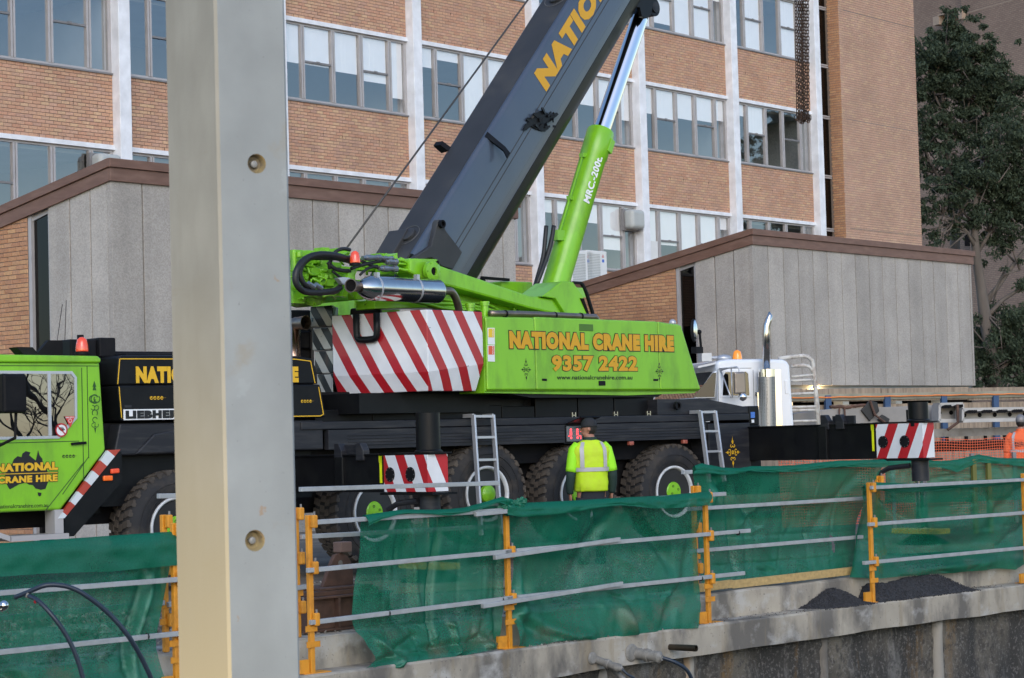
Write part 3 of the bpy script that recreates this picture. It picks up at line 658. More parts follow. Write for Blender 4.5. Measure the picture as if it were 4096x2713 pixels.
def frame_poly(b, P, d, y0, y1):
    Q = inset(P, d); n = len(P)
    for i in range(n):
        j = (i + 1) % n; b.hexa([(P[i][0], y0, P[i][1]), (P[j][0], y0, P[j][1]), (Q[j][0], y0, Q[j][1]), (Q[i][0], y0, Q[i][1]), (P[i][0], y1, P[i][1]), (P[j][0], y1, P[j][1]), (Q[j][0], y1, Q[j][1]), (Q[i][0], y1, Q[i][1])])
    return Q
M_alub = mat('bright_aluminium', (.50, .51, .54), .35, .5, var=.05)
b = MB(CM); Q = frame_poly(b, WN, .032, -.014, .003); b.box((-10.115, -.016, 1.87), (-10.075, .004, 2.59)); cwin = b.build('side_window', M_alub, cab)
b = MB(CM); b.add([(x, -.006, z) for x, z in Q], [list(range(len(Q)))]); b.build('pane', glass_mat('cab_glass', .26, (.05, .055, .06), wave=.08), cwin, fixn=False)
b = MB(CM); b.add([(x, -.002, z) for x, z in Q], [list(range(len(Q)))]); b.build('dark_interior', M_dark, cwin, fixn=False)
b = MB(CM); 
for pts in ([(-9.67, 1.06), (-9.67, 2.64)], [(-9.67, 1.55), (-10.16, 1.03)], [(-9.60, 1.60), (-9.60, 2.66)], [(-9.60, 1.62), (-9.945, 1.2)], [(-12, 2.665), (-9.45, 2.66)], [(-9.72, 1.80), (-12, 1.795)]):
    for i in range(len(pts) - 1): b.bar((pts[i][0], -.0005, pts[i][1]), (pts[i + 1][0], -.0005, pts[i + 1][1]), .010, .003, up=(0, 1, 0))
b.build('door_seam', mat('seam_dark_green', (.03, .09, .01), .6, var=0), cab)
b = MB(CM); b.slab([(-9.83, 1.755), (-9.64, 1.765), (-9.64, 1.795), (-9.83, 1.785)], -.035, .0); b.build('door_handle', M_blackm, cab, bev=.006)
# warning stickers on the glass
ctr = CPL.P(-9.93 + .0, .018, 1.905); b = MB(CM); b.lathe([(.078, -.02), (.0, -.021)], (-9.955, 0, 1.93), (0, 1, 0), 28, False); b.build('round_sticker', M_whited, cwin, fixn=False)
b = MB(CM); b.lathe([(.062, -.023), (.078, -.023), (.078, -.020)], (-9.955, 0, 1.93), (0, 1, 0), 28, False); b.bar((-9.955 - .05, -.0235, 1.93 + .05), (-9.955 + .05, -.0235, 1.93 - .05), .014, .002, up=(0, 1, 0)); b.build('prohibition_ring', M_red, cwin, fixn=False)
b = MB(CM)
for k in range(5): b.bar((-9.955, -.022, 1.92), (-9.955 + .045 * math.cos(.4 + k * .5), -.022, 1.92 + .045 * math.sin(.4 + k * .5)), .012, .001, up=(0, 1, 0))
b.build('hand_symbol', M_blackd, cwin)
b = MB(CM); b.slab([(-9.84, 1.955), (-9.78, 2.085), (-9.91, 2.085)], -.022, -.019); b.build('triangle_sticker', mat('sticker_red', (.6, .06, .05), .5, var=.1), cwin)
b = MB(CM); b.lathe([(.017, -.0235), (.022, -.0235)], (-9.843, 0, 2.035), (0, 1, 0), 18, False); b.build('ring_symbol', M_whited, cwin, fixn=False)
lettering('FIRE EXT.', cwin, M_whited, CPL.P(-9.90, .024, 2.063), CPL.P(-9.79, .024, 2.063), CPL.P(-9.90, .024, 2.078), off=.02, lift=.0)
# map of the continent and lettering on the door
def CU(tx, ty): return CPL.uv(tx / 2, 1300 + ty / 2)
AU = [(45, 1260), (38, 1215), (48, 1165), (95, 1110), (110, 1075), (140, 1050), (172, 1058), (178, 1030), (205, 1010), (243, 1020), (232, 1042), (262, 1068), (285, 1085), (296, 1040), (303, 1002), (316, 1045), (337, 1070), (343, 1110), (372, 1150), (388, 1205), (384, 1255), (362, 1312), (325, 1320), (282, 1308), (262, 1282), (232, 1278), (205, 1262), (150, 1275), (108, 1300), (78, 1316), (66, 1300)]
b = MB(CM); b.slab([CU(*p) for p in AU], -.005, -.002); b.slab([CU(*p) for p in ((300, 1340), (330, 1342), (327, 1366), (312, 1373), (303, 1360))], -.005, -.002); b.build('continent_decal', M_blackd, cab, fixn=True)
def cq(tx, ty, off=0): return CPL.at(tx / 2, 1300 + ty / 2, off)
lettering('NATIONAL', cab, M_yellow, cq(-38, 1180), cq(460, 1160), cq(-38, 1112), off=.07, grow=.045, out=M_blackd, n=cn, lift=.007)
lettering('CRANE HIRE', cab, M_yellow, cq(-22, 1272), cq(457, 1250), cq(-22, 1215), off=.06, grow=.05, out=M_blackd, n=cn, lift=.007)
b = MB(); b.hexa([cq(-40, 1199, .012), cq(462, 1184, .012), cq(462, 1178, .012), cq(-40, 1193, .012), cq(-40, 1199, .007), cq(462, 1184, .007), cq(462, 1178, .007), cq(-40, 1193, .007)]); b.build('gold_line', M_yellow, cab)
b = MB(); b.hexa([cq(-42, 1204, .008), cq(466, 1188, .008), cq(466, 1173, .008), cq(-42, 1188, .008), cq(-42, 1204, .005), cq(466, 1188, .005), cq(466, 1173, .005), cq(-42, 1188, .005)]); b.build('line_shadow', M_blackd, cab)
lettering('www.nationalcranehire.com.au', cab, M_blackd, cq(-112, 1473), cq(383, 1457), cq(-112, 1440), off=.0, n=cn)
M_dkg = mat('dark_green_decal', (.02, .09, .012), .5, var=0)
scroll(cab, M_blackd, CPL.P(-9.94, 0, 1.63), cx_, ZV, cn, .17)
tb = MB()
for i, (dx, dz, r) in enumerate(((0, 0, .055), (-.03, -.0, .045), (.03, 0, .045), (-.025, -.10, .03), (.025, -.10, .03), (0, -.16, .04), (0, -.24, .035), (-.02, -.30, .028), (.02, -.30, .028))): ring_flat(tb, CPL.P(-9.51 + dx, .004, 2.28 + dz), r * .72, r, .5 + i, 5.2 + i, cx_, ZV)
for z in (2.42, 2.38): tb.add([CPL.P(-9.535, .004, z), CPL.P(-9.485, .004, z), CPL.P(-9.51, .004, z + .07)], [(0, 1, 2)])
tb.add([CPL.P(-9.525, .004, 1.95), CPL.P(-9.495, .004, 1.95), CPL.P(-9.51, .004, 1.88)], [(0, 1, 2)]); tb.build('scroll_decal', M_dkg, cab, fixn=False)
# red and white edge strip, bracket, lights, step, mirror
em = stripe_on('edge_stripe', (.62, .66, .70), (.42, .05, .03), crane, CM, (2.05, 0, 2.6), .32)
b = MB(CM); b.slab([(-10.02, .93), (-9.94, .93), (-9.20, 1.69), (-9.36, 1.69)], -.03, .02); b.build('warning_strip', em, crane)
b = MB(CM); b.slab([(-9.93, .93), (-9.21, 1.67), (-9.18, 1.66), (-9.18, 1.32), (-9.82, .72), (-9.95, .72)], -.02, .25); b.build('strip_bracket', M_black, crane)
b = MB(CM); b.slab([(-9.44, 1.335), (-9.32, 1.335), (-9.32, 1.395), (-9.44, 1.395)], -.06, -.02); b.build('indicator_lamp', M_amber, crane, bev=.012)
b = MB(CM); b.slab([(-9.34, 1.415), (-9.23, 1.42), (-9.23, 1.475), (-9.34, 1.47)], -.06, -.02); b.build('tail_lamp', M_redlens, crane, bev=.012)
b = MB(CM); b.box((-10.62, -.05, .70), (-9.90, .3, .76)); b.hexa([(-11.4, -.05, 1.0), (-10.63, -.05, .70), (-10.63, -.05, .76), (-11.4, -.05, 1.06), (-11.4, .3, 1.0), (-10.63, .3, .70), (-10.63, .3, .76), (-11.4, .3, 1.06)]); b.box((-10.06, -.02, .762), (-9.95, .2, 1.03))
b.build('step', M_alu, crane)
b = MB(CM); b.box((-10.95, -.55, 2.12), (-10.66, -.38, 2.55)); b.build('mirror', M_blackm, cab, bev=.03); b = MB(CM); b.tube([(-10.75, -.45, 2.12), (-10.76, -.44, 1.85), (-10.9, -.02, 1.7)], .018, 8); b.build('mirror_arm', M_blackm, cab)
b = MB(CM); b.box((-9.30, .25, 1.03), (-6.3, 2.4, 2.0)); b.box((-9.43, .45, .95), (-9.20, 2.3, 2.72)); b.build('cab_rear_frame', M_black, crane)
# ---- black engine housing behind the cab
b = MB(CM); b.slab([(-9.20, 2.44), (-9.17, 2.76), (-9.10, 2.79), (-6.62, 2.79), (-6.40, 2.76), (-6.335, 2.62), (-6.32, 2.44)], .03, 2.4); hs1 = b.build('engine_housing', M_black, crane, bev=.02)
b = MB(CM); b.slab([(-9.17, 2.02), (-9.205, 2.37), (-9.20, 2.435), (-6.32, 2.435), (-6.30, 2.37), (-6.24, 2.02)], -.01, 2.4); b.build('lower_housing', M_black, crane, bev=.02)
b = MB(CM); b.slab([(-9.235, 1.69), (-9.16, 1.99), (-6.25, 1.99), (-6.25, 1.62), (-9.2, 1.62)], .04, .3); b.build('fender', M_charcoal, crane, bev=.02)
b = MB(CM); b.slab([(-8.98, 1.63), (-8.72, 1.86), (-8.5, 1.90), (-6.9, 1.90), (-6.9, 1.63)], .01, .05); b.build('fender_flare', M_charcoal, crane, bev=.02)
b = MB(CM)
def pin(pts, y):
    for i in range(len(pts) - 1): b.bar((pts[i][0], y, pts[i][1]), (pts[i + 1][0], y, pts[i + 1][1]), .011, .003, up=(0, 1, 0))
pin([(-9.165, 2.06), (-9.19, 2.42)], -.012); pin([(-9.185, 2.45), (-9.15, 2.745), (-6.66, 2.75), (-6.43, 2.725), (-6.37, 2.45)], .027); pin([(-6.345, 2.4), (-6.28, 2.06), (-6.33, 2.04), (-9.15, 2.05)], -.012)
b.build('pinstripe', M_yellow, crane)
lettering('NATIONAL CRANE HIRE', hs1, M_yellow, CPL.P(-8.94, -.03, 2.46), CPL.P(-6.62, -.03, 2.46), CPL.P(-8.94, -.03, 2.66), off=.075, n=cn)
scroll(crane, M_yellow, CPL.P(-8.78, .01, 2.285), cx_, ZV, cn, .19); scroll(crane, M_yellow, CPL.P(-6.62, .01, 2.225), cx_, ZV, cn, .17)
b = MB(CM); b.box((-9.14, -.016, 2.03), (-8.24, -.011, 2.155)); pl = b.build('maker_plate', M_whited, crane)
lettering('LIEBHERR', pl, M_blackd, CPL.P(-9.115, .016, 2.045), CPL.P(-8.27, .016, 2.045), CPL.P(-9.115, .016, 2.14), off=.085, n=cn)
b = MB(CM); b.box((-9.125, -.014, 2.175), (-9.03, -.011, 2.205)); b.build('small_plate', M_charcoal, crane)
# roof gear of the carrier
b = MB(CM); b.box((-9.14, .5, 2.79), (-8.92, 1.1, 3.02)); b.box((-9.5, .55, 2.79), (-9.15, 1.1, 3.0)); b.box((-8.9, .3, 2.79), (-7.2, .8, 2.83)); b.box((-8.95, .9, 2.79), (-6.7, 2.0, 2.88)); b.build('roof_box', M_blackm, crane, bev=.015)
b = MB(CM); b.slab([(-9.98, 2.78), (-9.78, 2.985), (-9.60, 2.985), (-9.60, 2.75)], .55, .62); b.build('roof_bracket', M_blackm, crane)
b = MB(CM); b.slab([(-10.22, 2.9), (-10.02, 2.9), (-9.92, 2.8), (-10.12, 2.8)], .5, .7); b.build('roof_bracket', M_blackm, crane)
b = MB(CM); b.cyl((-9.28, .7, 3.0), (-9.28, .7, 3.06), .04, 12); b.build('filler_cap', M_blackm, crane)
def beacon(M, u, y, z, s, m, parent, nm='beacon'):
    q = MB(M); q.lathe([(.10 * s, 0), (.10 * s, .04 * s), (.06 * s, .05 * s), (.05 * s, .10 * s)], (u, y, z - .12 * s), (0, 0, 1), 20); base = q.build(nm + '_base', M_blackm, parent, smooth=True, autos=40)
    q = MB(M); q.lathe([(.088 * s, 0), (.090 * s, .03 * s), (.083 * s, .10 * s), (.066 * s, .17 * s), (.03 * s, .20 * s), (0, .205 * s)], (u, y, z - .07 * s), (0, 0, 1), 24, False); q.build(nm, m, base, smooth=True)
beacon(CM, -9.50, .28, 2.90, .82, M_redlens, crane)
b = MB(CM); b.cyl((-9.50, .28, 2.6), (-9.50, .28, 2.84), .02, 8); b.tube([(-9.70, .5, 2.97), (-9.66, .45, 3.35), (-9.65, .45, 3.4)], .004, 5); b.tube([(-9.60, .5, 2.97), (-9.60, .45, 3.45)], .004, 5); b.build('aerial', M_blackm, crane)
# ------------------------------------------------------------------ superstructure
def SQ(x, y, off=0): return SPL.at(x, y, off)
def SU(x, y, off=0):
    u, z = SPL.uv(x, y, off); return (u, -off, z)
# engine cover: three doors with shut lines
b = MB(SM); b.slab([(-1.86, 2.315), (2.955, 2.315), (2.50, 3.30), (1.93, 3.32), (-1.86, 3.305)], .035, .46); cov = b.build('engine_cover', M_green, crane, bev=.02)
doors = [[(-1.855, 2.335), (-.862, 2.335), (-.868, 3.31), (-1.855, 3.295)], [(-.848, 2.335), (1.935, 2.335), (1.915, 3.325), (-.853, 3.322)], [(1.949, 2.335), (2.945, 2.335), (2.50, 3.285), (1.929, 3.325)]]
for d in doors:
    b = MB(SM); b.slab(d, .0, .05); b.build('cover_door', M_green, crane, bev=.022, seg=3)
for u_, z_ in ((-.858, 3.30), (1.932, 3.31)):
    b = MB(SM); b.box((u_ - .010, .028, 2.34), (u_ + .010, .034, z_)); b.build('shut_line', M_dark, crane)
b = MB(SM); b.slab([(-.85, 2.235), (2.0, 2.235), (2.2, 2.312), (-1.5, 2.312)], .1, .5); b.build('cover_sill', M_black, crane)
b = MB(SM); b.slab([(1.2, 2.26), (2.85, 2.29), (2.95, 2.333), (-1.86, 2.333), (-1.86, 2.30)], .06, .5); b.build('lower_skirt', M_green, crane)
M_greend = mat('recess_green', (.07, .17, .015), .5, var=.1)
b = MB(SM); ua, za = SPL.uv(2315, 1295); ub, zb = SPL.uv(2374, 1327); b.box((ua, -.003, zb), (ub, .02, za)); b.build('vent_recess', M_greend, crane, bev=.01)
for x0, x1, y0, y1 in ((2168, 2187, 1515, 1524), (2613, 2632, 1516, 1524), (2394, 2421, 1524, 1543)):
    ua, za = SPL.uv(x0, y0); ub, zb = SPL.uv(x1, y1); b = MB(SM); b.box((ua, -.008, zb), (ub, .01, za)); b.build('door_latch', M_blackm, crane, bev=.004)
M_gold = mat('sign_gold', (.64, .33, .008), .45, var=.03)
lettering('NATIONAL CRANE HIRE', crane, M_gold, SQ(2037, 1395), SQ(2695, 1408), SQ(2035, 1323), off=.08, grow=.042, out=M_blackd, n=sn)
lettering('9357 2422', crane, M_gold, SQ(2206, 1486), SQ(2549, 1487), SQ(2206, 1421), off=.05, grow=.03, out=M_blackd, n=sn)
lettering('www.nationalcranehire.com.au', crane, M_blackd, SQ(2227, 1518.5), SQ(2529, 1518.5), SQ(2227, 1501), off=.012, n=sn)
tribal(crane, M_blackd, SQ(2104, 1479), sx, ZV, sn, .22, 1.5); tribal(crane, M_blackd, SQ(2637, 1486), sx, ZV, sn, .22, 1.5)
for y0, y1, c in ((1312, 1378, (.75, .50, .03)), (1381, 1446, (.70, .12, .05))):
    p = [SU(1951, y1), SU(1979, y1 + 1), SU(1978, y0), SU(1950, y0)]; b = MB(SM); b.slab([(q[0], q[2]) for q in p], -.003, .0); st = b.build('safety_sticker', M_whited, crane)
    b = MB(SM); q = [SU(1953, y0 + 38), SU(1976, y0 + 38), SU(1976, y0 + 3), SU(1953, y0 + 3)]; b.slab([(v[0], v[2]) for v in q], -.005, -.003); b.build('sticker_field', mat('sticker_field', c, .5, var=.1), st)
    b = MB(SM)
    for i in range(5):
        u0, _, z0 = SU(1968, y0 + 6 + i * 6.5); b.add([(u0, -.006, z0), (u0 + .02, -.006, z0 - .008), (u0 + .02, -.006, z0 - .014), (u0, -.006, z0 - .006)], [(0, 1, 2, 3)])
        b.add([(u0, -.006, z0), (u0 + .02, -.006, z0 + .008), (u0 + .02, -.006, z0 + .002), (u0, -.006, z0 - .006)], [(0, 1, 2, 3)])
    for i in range(4): u0, _, z0 = SU(1953, y0 + 44 + i * 6); b.box((u0, -.0045, z0 - .004), (u0 + .07 - .012 * (i % 2), -.003, z0))
    b.build('sticker_print', M_whited if c[1] > .3 else M_whited, st)
# ---- counterweight
A_ = atZ(1327, 1265, 28.15) - SPL.O; A_ = Vector((A_.dot(sx), -A_.dot(sn), 0)); B_ = Vector((-2.995, 0, 0)); C_ = Vector((-1.90, .02, 0))
zt = 3.365
foot = [A_, B_, C_, Vector((-1.90, 1.2, 0)), Vector((-2.6, 1.6, 0)), A_ + Vector((.80, .74, 0))]
nA = (B_ - A_).normalized(); oA = Vector((nA.y, -nA.x, 0))
b = MB(SM); n = len(foot); low = [A_ - oA * .07 + nA * .02, B_ - (oA + Vector((0, -1, 0))).normalized() * .09, C_ + Vector((-.06, .10, 0)), foot[3], foot[4], foot[5]]
lv = [(low, 2.325), (foot, 2.57), (foot, zt)]; vs = []
lv2 = [[p + Vector((0, 0, z)) for p in P] for P, z in lv]
lv2[1][2] = C_ + Vector((0, 0, 2.68)); 
for L in lv2: vs += L
fs = [list(range(n - 1, -1, -1)), [2 * n + i for i in range(n)]] + [(l * n + i, l * n + (i + 1) % n, (l + 1) * n + (i + 1) % n, (l + 1) * n + i) for l in range(2) for i in range(n)]
b.add(vs, fs); LA = (B_ - A_).length
k1 = 4.15 / LA
mA = stripe_on('striped_left', WHT, RED, crane, SM, (nA.x * k1, nA.y * k1, 1.62), -(A_.dot(nA) * k1) - 3.365 * 1.62 + .16, duty=.58, chips=((.30, .26, .22), .70, 5))
mB = stripe_on('striped_right', WHT, RED, crane, SM, (2.47, 0, 1.62), 2.995 * 2.47 - 3.365 * 1.62 + 4.15 + .16, duty=.55, chips=((.12, .11, .11), .665, 4.2))
cw = b.build('counterweight', [mA, mB, M_blackm], crane, bev=.012)
for p in cw.data.polygons: p.material_index = 2
for p in cw.data.polygons:
    vi = sorted(p.vertices)
    for l in range(2):
        if vi == sorted([l * n, l * n + 1, (l + 1) * n, (l + 1) * n + 1]): p.material_index = 0
        if vi == sorted([l * n + 1, l * n + 2, (l + 1) * n + 1, (l + 1) * n + 2]): p.material_index = 1
b = MB(SM)   # black lifting bow on the counterweight face
q0 = A_ + nA * LA * .285 + oA * .045; q1 = A_ + nA * LA * .50 + oA * .045; pth = []
zt2, zb2 = 3.36, 3.02
for t in range(13):
    if t == 0: pth.append(q0 + Vector((0, 0, zt2)))
    elif t == 12: pth.append(q1 + Vector((0, 0, zt2)))
    else:
        a = math.pi * (t - 1) / 10; m_ = (q0 + q1) / 2; h = (q1 - q0).length / 2
        pth.append(m_ - nA * h * math.copysign(abs(math.cos(a)) ** .45, math.cos(a)) + Vector((0, 0, zb2 + .14 - .14 * abs(math.sin(a)) ** .45)))
b.tube(pth, .045, 10); b.build('lifting_bow', M_black, cw, smooth=True)
b = MB(); p = [atZ(1400, 1290, 28.5), atZ(1522, 1290, 28.5), atZ(1522, 1231, 28.5), atZ(1400, 1233, 28.5)]; b.hexa(p + [q + Vector((0, .4, 0)) for q in p]); b.build('counterweight_block', M_blackm, crane, bev=.03)
# stack of striped plates at the back, dark gear left of it
mC = stripe_on('chipped_black_white', (.55, .55, .50), (.03, .035, .035), crane, SM, (nA.x * 3.6, nA.y * 3.6, 2.6), .25, rough=.7, duty=.5, chips=((.10, .16, .17), .60, 6))
for i, (y0, y1) in enumerate(((1228, 1310), (1315, 1402), (1408, 1497), (1500, 1588))):
    Z = 28.35 + .0 * i; x0, x1 = 1241 + i * 9, 1332
    p = [atZ(x0, y1, Z + .25), atZ(x1, y1, Z), atZ(x1, y0, Z), atZ(x0, y0, Z + .25)]; b = MB(); dv = Vector((.05, 1, 0)) * .55
    zz0, zz1 = p[0].z, p[3].z
    p[1].z = zz0; p[2].z = zz1
    b.hexa(p + [q + dv for q in p]); b.build('counterweight_plate', mC, crane, bev=.015)
b = MB()
for x0, x1, y0, y1, Z in ((1170, 1243, 1316, 1480, 28.9), (1196, 1240, 1325, 1395, 28.75), (1160, 1243, 1480, 1600, 29.0), (1160, 1240, 1240, 1320, 29.1)):
    p = [atZ(x0, y1, Z), atZ(x1, y1, Z), atZ(x1, y0, Z), atZ(x0, y0, Z)]; b.hexa(p + [q + Vector((0, .5, 0)) for q in p])
b.build('rear_gear', M_blackm, crane, bev=.02)
b = MB(); b.tube([atZ(1178, 1620, 28.5), atZ(1176, 1290, 28.5)], .085, 16); b.build('exhaust_stack', mat('copper_pipe', (.55, .36, .27), .25, 1, var=.2, vs=4), crane, smooth=True)
b = MB(); b.lathe([(.07, -.30), (.095, -.02), (.10, .0), (.088, .0), (.085, -.2)], atZ(1224, 1291, 28.35), Vector((.75, -.65, 0)), 24, False); b.build('exhaust_outlet', M_pipe, crane, smooth=True, autos=50)
b = MB(); c = atZ(1224, 1291, 28.35); b.lathe([(.086, -.1), (0, -.1)], c, Vector((.75, -.65, 0)), 24, False); b.build('exhaust_bore', M_dark, crane)
# ---- green slew frame, arm and hoist winch
def px_slab(pts, off, th, name, m, bev=.01, **k):
    b = MB(SM); b.prism([SU(x, y, off) for x, y in pts], (0, th, 0)); return b.build(name, m, crane, bev=bev, **k)
px_slab([(1640, 1033), (1755, 1036), (1762, 1062), (1790, 1072), (2120, 1183), (2216, 1197), (2255, 1262), (2240, 1262), (2120, 1235), (1820, 1152), (1700, 1125), (1640, 1090)], -.55, .30, 'frame_arm', M_green, .03)
b = MB(SM); c = SU(1720, 1087, -.50); b.lathe([(.135, .0), (.135, -.06), (.10, -.075), (.055, -.075), (.055, .0)], c, (0, 1, 0), 28, False); b.build('pivot_boss', M_green, crane, smooth=True, autos=40)
b = MB(SM); b.lathe([(.055, -.05), (0, -.05)], c, (0, 1, 0), 20, False); c2 = SU(1748, 1051, -.54); b.lathe([(.03, -.012), (0, -.012)], c2, (0, 1, 0), 16, False); b.build('pin_hole', M_dark, crane)
b = MB(SM)
for k in range(6): a = k * 1.047; b.cyl((c[0] + .115 * math.cos(a), c[1] - .075, c[2] + .115 * math.sin(a)), (c[0] + .115 * math.cos(a), c[1] - .055, c[2] + .115 * math.sin(a)), .014, 8)
b.build('flange_bolts', M_green2, crane)
px_slab([(1560, 1180), (1700, 1115), (1860, 1155), (2150, 1235), (2250, 1262), (2250, 1300), (1960, 1300), (1950, 1245), (1700, 1232), (1500, 1236), (1500, 1200)], -.80, .35, 'slew_frame', M_green, .01)
px_slab([(1410, 1198), (1600, 1205), (1600, 1275), (1410, 1275)], -2.5, .8, 'winch_base', M_green2, .01)
px_slab([(1418, 1200), (1555, 1205), (1555, 1275), (1418, 1275)], -2.4, .1, 'bracket_plate', M_green, .008)
b = MB(SM); b.box((-3.7, .55, 2.06), (2.5, 2.7, 2.318)); b.build('under_frame', M_black, crane)
b = MB(CM); b.box((-6.2, .75, 2.2), (-.4, 2.7, 2.36)); b.build('deck_cover', M_black, crane)
px_slab([(1160, 1006), (1240, 1000), (1300, 1005), (1345, 1060), (1420, 1070), (1430, 1200), (1170, 1225)], -1.25, .9, 'winch_housing', M_green2, .02)
px_slab([(1395, 1090), (1420, 1072), (1428, 1085), (1385, 1190), (1368, 1185)], -.65, .05, 'strut', M_green, .004)
px_slab([(1590, 1012), (1593, 1095), (1580, 1093), (1577, 1020)], -.62, .35, 'bulkhead_plate', M_green, .004)
b = MB(SM); c = SU(1253, 1132, -1.1)
b.lathe([(.30, .3), (.30, .0), (.25, -.03), (.20, -.05), (.20, -.09), (.10, -.12), (0, -.12)], c, (0, 1, 0), 32); b.build('winch_motor', M_green2, crane, smooth=True, autos=35)
b = MB(SM)
for k in range(12): a = k * .5236; b.cyl((c[0] + .27 * math.cos(a), c[1] - .03, c[2] + .27 * math.sin(a)), (c[0] + .27 * math.cos(a), c[1] + .0, c[2] + .27 * math.sin(a)), .018, 8)
b.build('motor_bolts', M_green2, crane)
rnd = random.Random(3); b = MB(SM)
for x, y, w_, h, of in ((1185, 1020, .16, .12, -1.1), (1200, 1055, .10, .30, -1.0), (1285, 1065, .25, .18, -.95), (1270, 1090, .30, .10, -.9), (1340, 1090, .16, .25, -1.0), (1300, 1120, .22, .16, -.85), (1345, 1130, .24, .2, -.9), (1240, 1165, .12, .14, -.85), (1395, 1110, .14, .2, -.9), (1310, 1160, .2, .12, -.9), (1210, 1110, .1, .2, -.95), (1365, 1010, .2, .1, -1.2), (1295, 1010, .12, .12, -1.2), (1430, 1160, .12, .25, -.8), (1345, 1170, .22, .1, -.85), (1260, 1040, .1, .1, -.9), (1470, 1060, .4, .16, -1.2), (1540, 1025, .3, .06, -.9), (1540, 1085, .25, .12, -1.1), (1185, 1190, .2, .16, -1.0)):
    u, yy, z = SU(x, y, of); b.box((u - w_ / 2, yy - .05, z - h / 2), (u + w_ / 2, yy + .12, z + h / 2))
    for k in range(2): b.cyl((u + rnd.uniform(-.4, .4) * w_, yy - .08, z + rnd.uniform(-.3, .3) * h), (u + rnd.uniform(-.4, .4) * w_, yy + .02, z + rnd.uniform(-.3, .3) * h), rnd.uniform(.015, .035), 10)
o = b.build('valve_block', M_green2, crane, bev=.012); o['kind'] = 'stuff'
b = MB(SM)
def px_tube(pts, r, n=8, sub=4):
    P = [Vector(SU(x, y, of)) for x, y, of in pts]; out = []
    for i in range(len(P) - 1):
        p0, p1, p2, p3 = P[max(0, i - 1)], P[i], P[i + 1], P[min(len(P) - 1, i + 2)]
        for k in range(sub):
            t = k / sub; out.append(.5 * ((2 * p1) + (p2 - p0) * t + (2 * p0 - 5 * p1 + 4 * p2 - p3) * t * t + (3 * p1 - p0 - 3 * p2 + p3) * t ** 3))
    out.append(P[-1]); b.tube(out, r, n)
for pts in ([(1590, 1040, -.6), (1620, 1045, -.6), (1645, 1075, -.6), (1655, 1110, -.6)], [(1592, 1055, -.62), (1640, 1060, -.62), (1650, 1080, -.62)], [(1592, 1075, -.6), (1630, 1082, -.6), (1645, 1070, -.6)], [(1600, 1035, -.64), (1640, 1055, -.64), (1665, 1110, -.64)],
            [(1640, 1195, -.70), (1700, 1212, -.68), (1800, 1215, -.68), (1900, 1225, -.7), (2000, 1250, -.7)], [(1680, 1205, -.72), (1740, 1230, -.70), (1850, 1228, -.70), (1960, 1250, -.7)], [(1760, 1195, -.74), (1850, 1210, -.74), (1950, 1218, -.74), (2010, 1252, -.74)], [(1620, 1200, -.7), (1720, 1220, -.66), (1790, 1235, -.66), (1900, 1240, -.66)], [(2055, 1240, -.72), (2070, 1230, -.72), (2100, 1232, -.72), (2125, 1250, -.72)]):
    px_tube(pts, .022, 8)
px_tube([(1175, 1000, -.9), (1178, 1060, -.9), (1180, 1160, -.9)], .03); px_tube([(1195, 1008, -.88), (1196, 1030, -.88)], .045)
for _ in range(26):
    x, y = rnd.uniform(1180, 1440), rnd.uniform(1030, 1210); a = rnd.uniform(0, 6.28); L = rnd.uniform(20, 60); of = rnd.uniform(-.95, -.78)
    px_tube([(x, y, of), (x + L * math.cos(a), y + L * math.sin(a) * .6, of + .05), (x + L * 1.5 * math.cos(a + .6), y + L * math.sin(a + .6), of)], rnd.uniform(.008, .02), 6, 3)
o = b.build('hydraulic_pipe', M_green, crane, smooth=True); o['kind'] = 'stuff'
b = MB(SM)
px_tube([(1405, 1045, -.6), (1350, 1025, -.55), (1280, 1018, -.55), (1225, 1035, -.55), (1190, 1075, -.52), (1182, 1120, -.52), (1200, 1155, -.52), (1240, 1170, -.55), (1330, 1166, -.55), (1360, 1150, -.6)], .042, 10, 6)
px_tube([(1420, 1050, -.6), (1330, 1030, -.58), (1250, 1030, -.58), (1210, 1060, -.56), (1200, 1100, -.56), (1220, 1140, -.56), (1255, 1152, -.6)], .034, 10, 6)
px_tube([(1318, 1075, -.7), (1320, 1050, -.68), (1340, 1010, -.66), (1370, 996, -.66), (1400, 1000, -.66)], .024)
px_tube([(1310, 1050, -.7), (1345, 1078, -.66), (1400, 1085, -.66)], .026); px_tube([(1405, 1075, -.6), (1450, 1060, -.6), (1520, 1045, -.6), (1550, 1047, -.6)], .022); px_tube([(1440, 1042, -.62), (1500, 1068, -.6), (1530, 1074, -.6)], .022); px_tube([(1440, 1100, -.6), (1470, 1075, -.6), (1510, 1065, -.6)], .018); px_tube([(1330, 1085, -.7), (1370, 1118, -.7)], .018); px_tube([(1405, 1030, -.6), (1380, 1032, -.55), (1250, 1032, -.62)], .03)
o = b.build('rubber_hose', M_rubber, crane, smooth=True); o['kind'] = 'stuff'
M_zinc = mat('zinc_fitting', (.30, .31, .32), .35, .8, var=.15, vs=9)
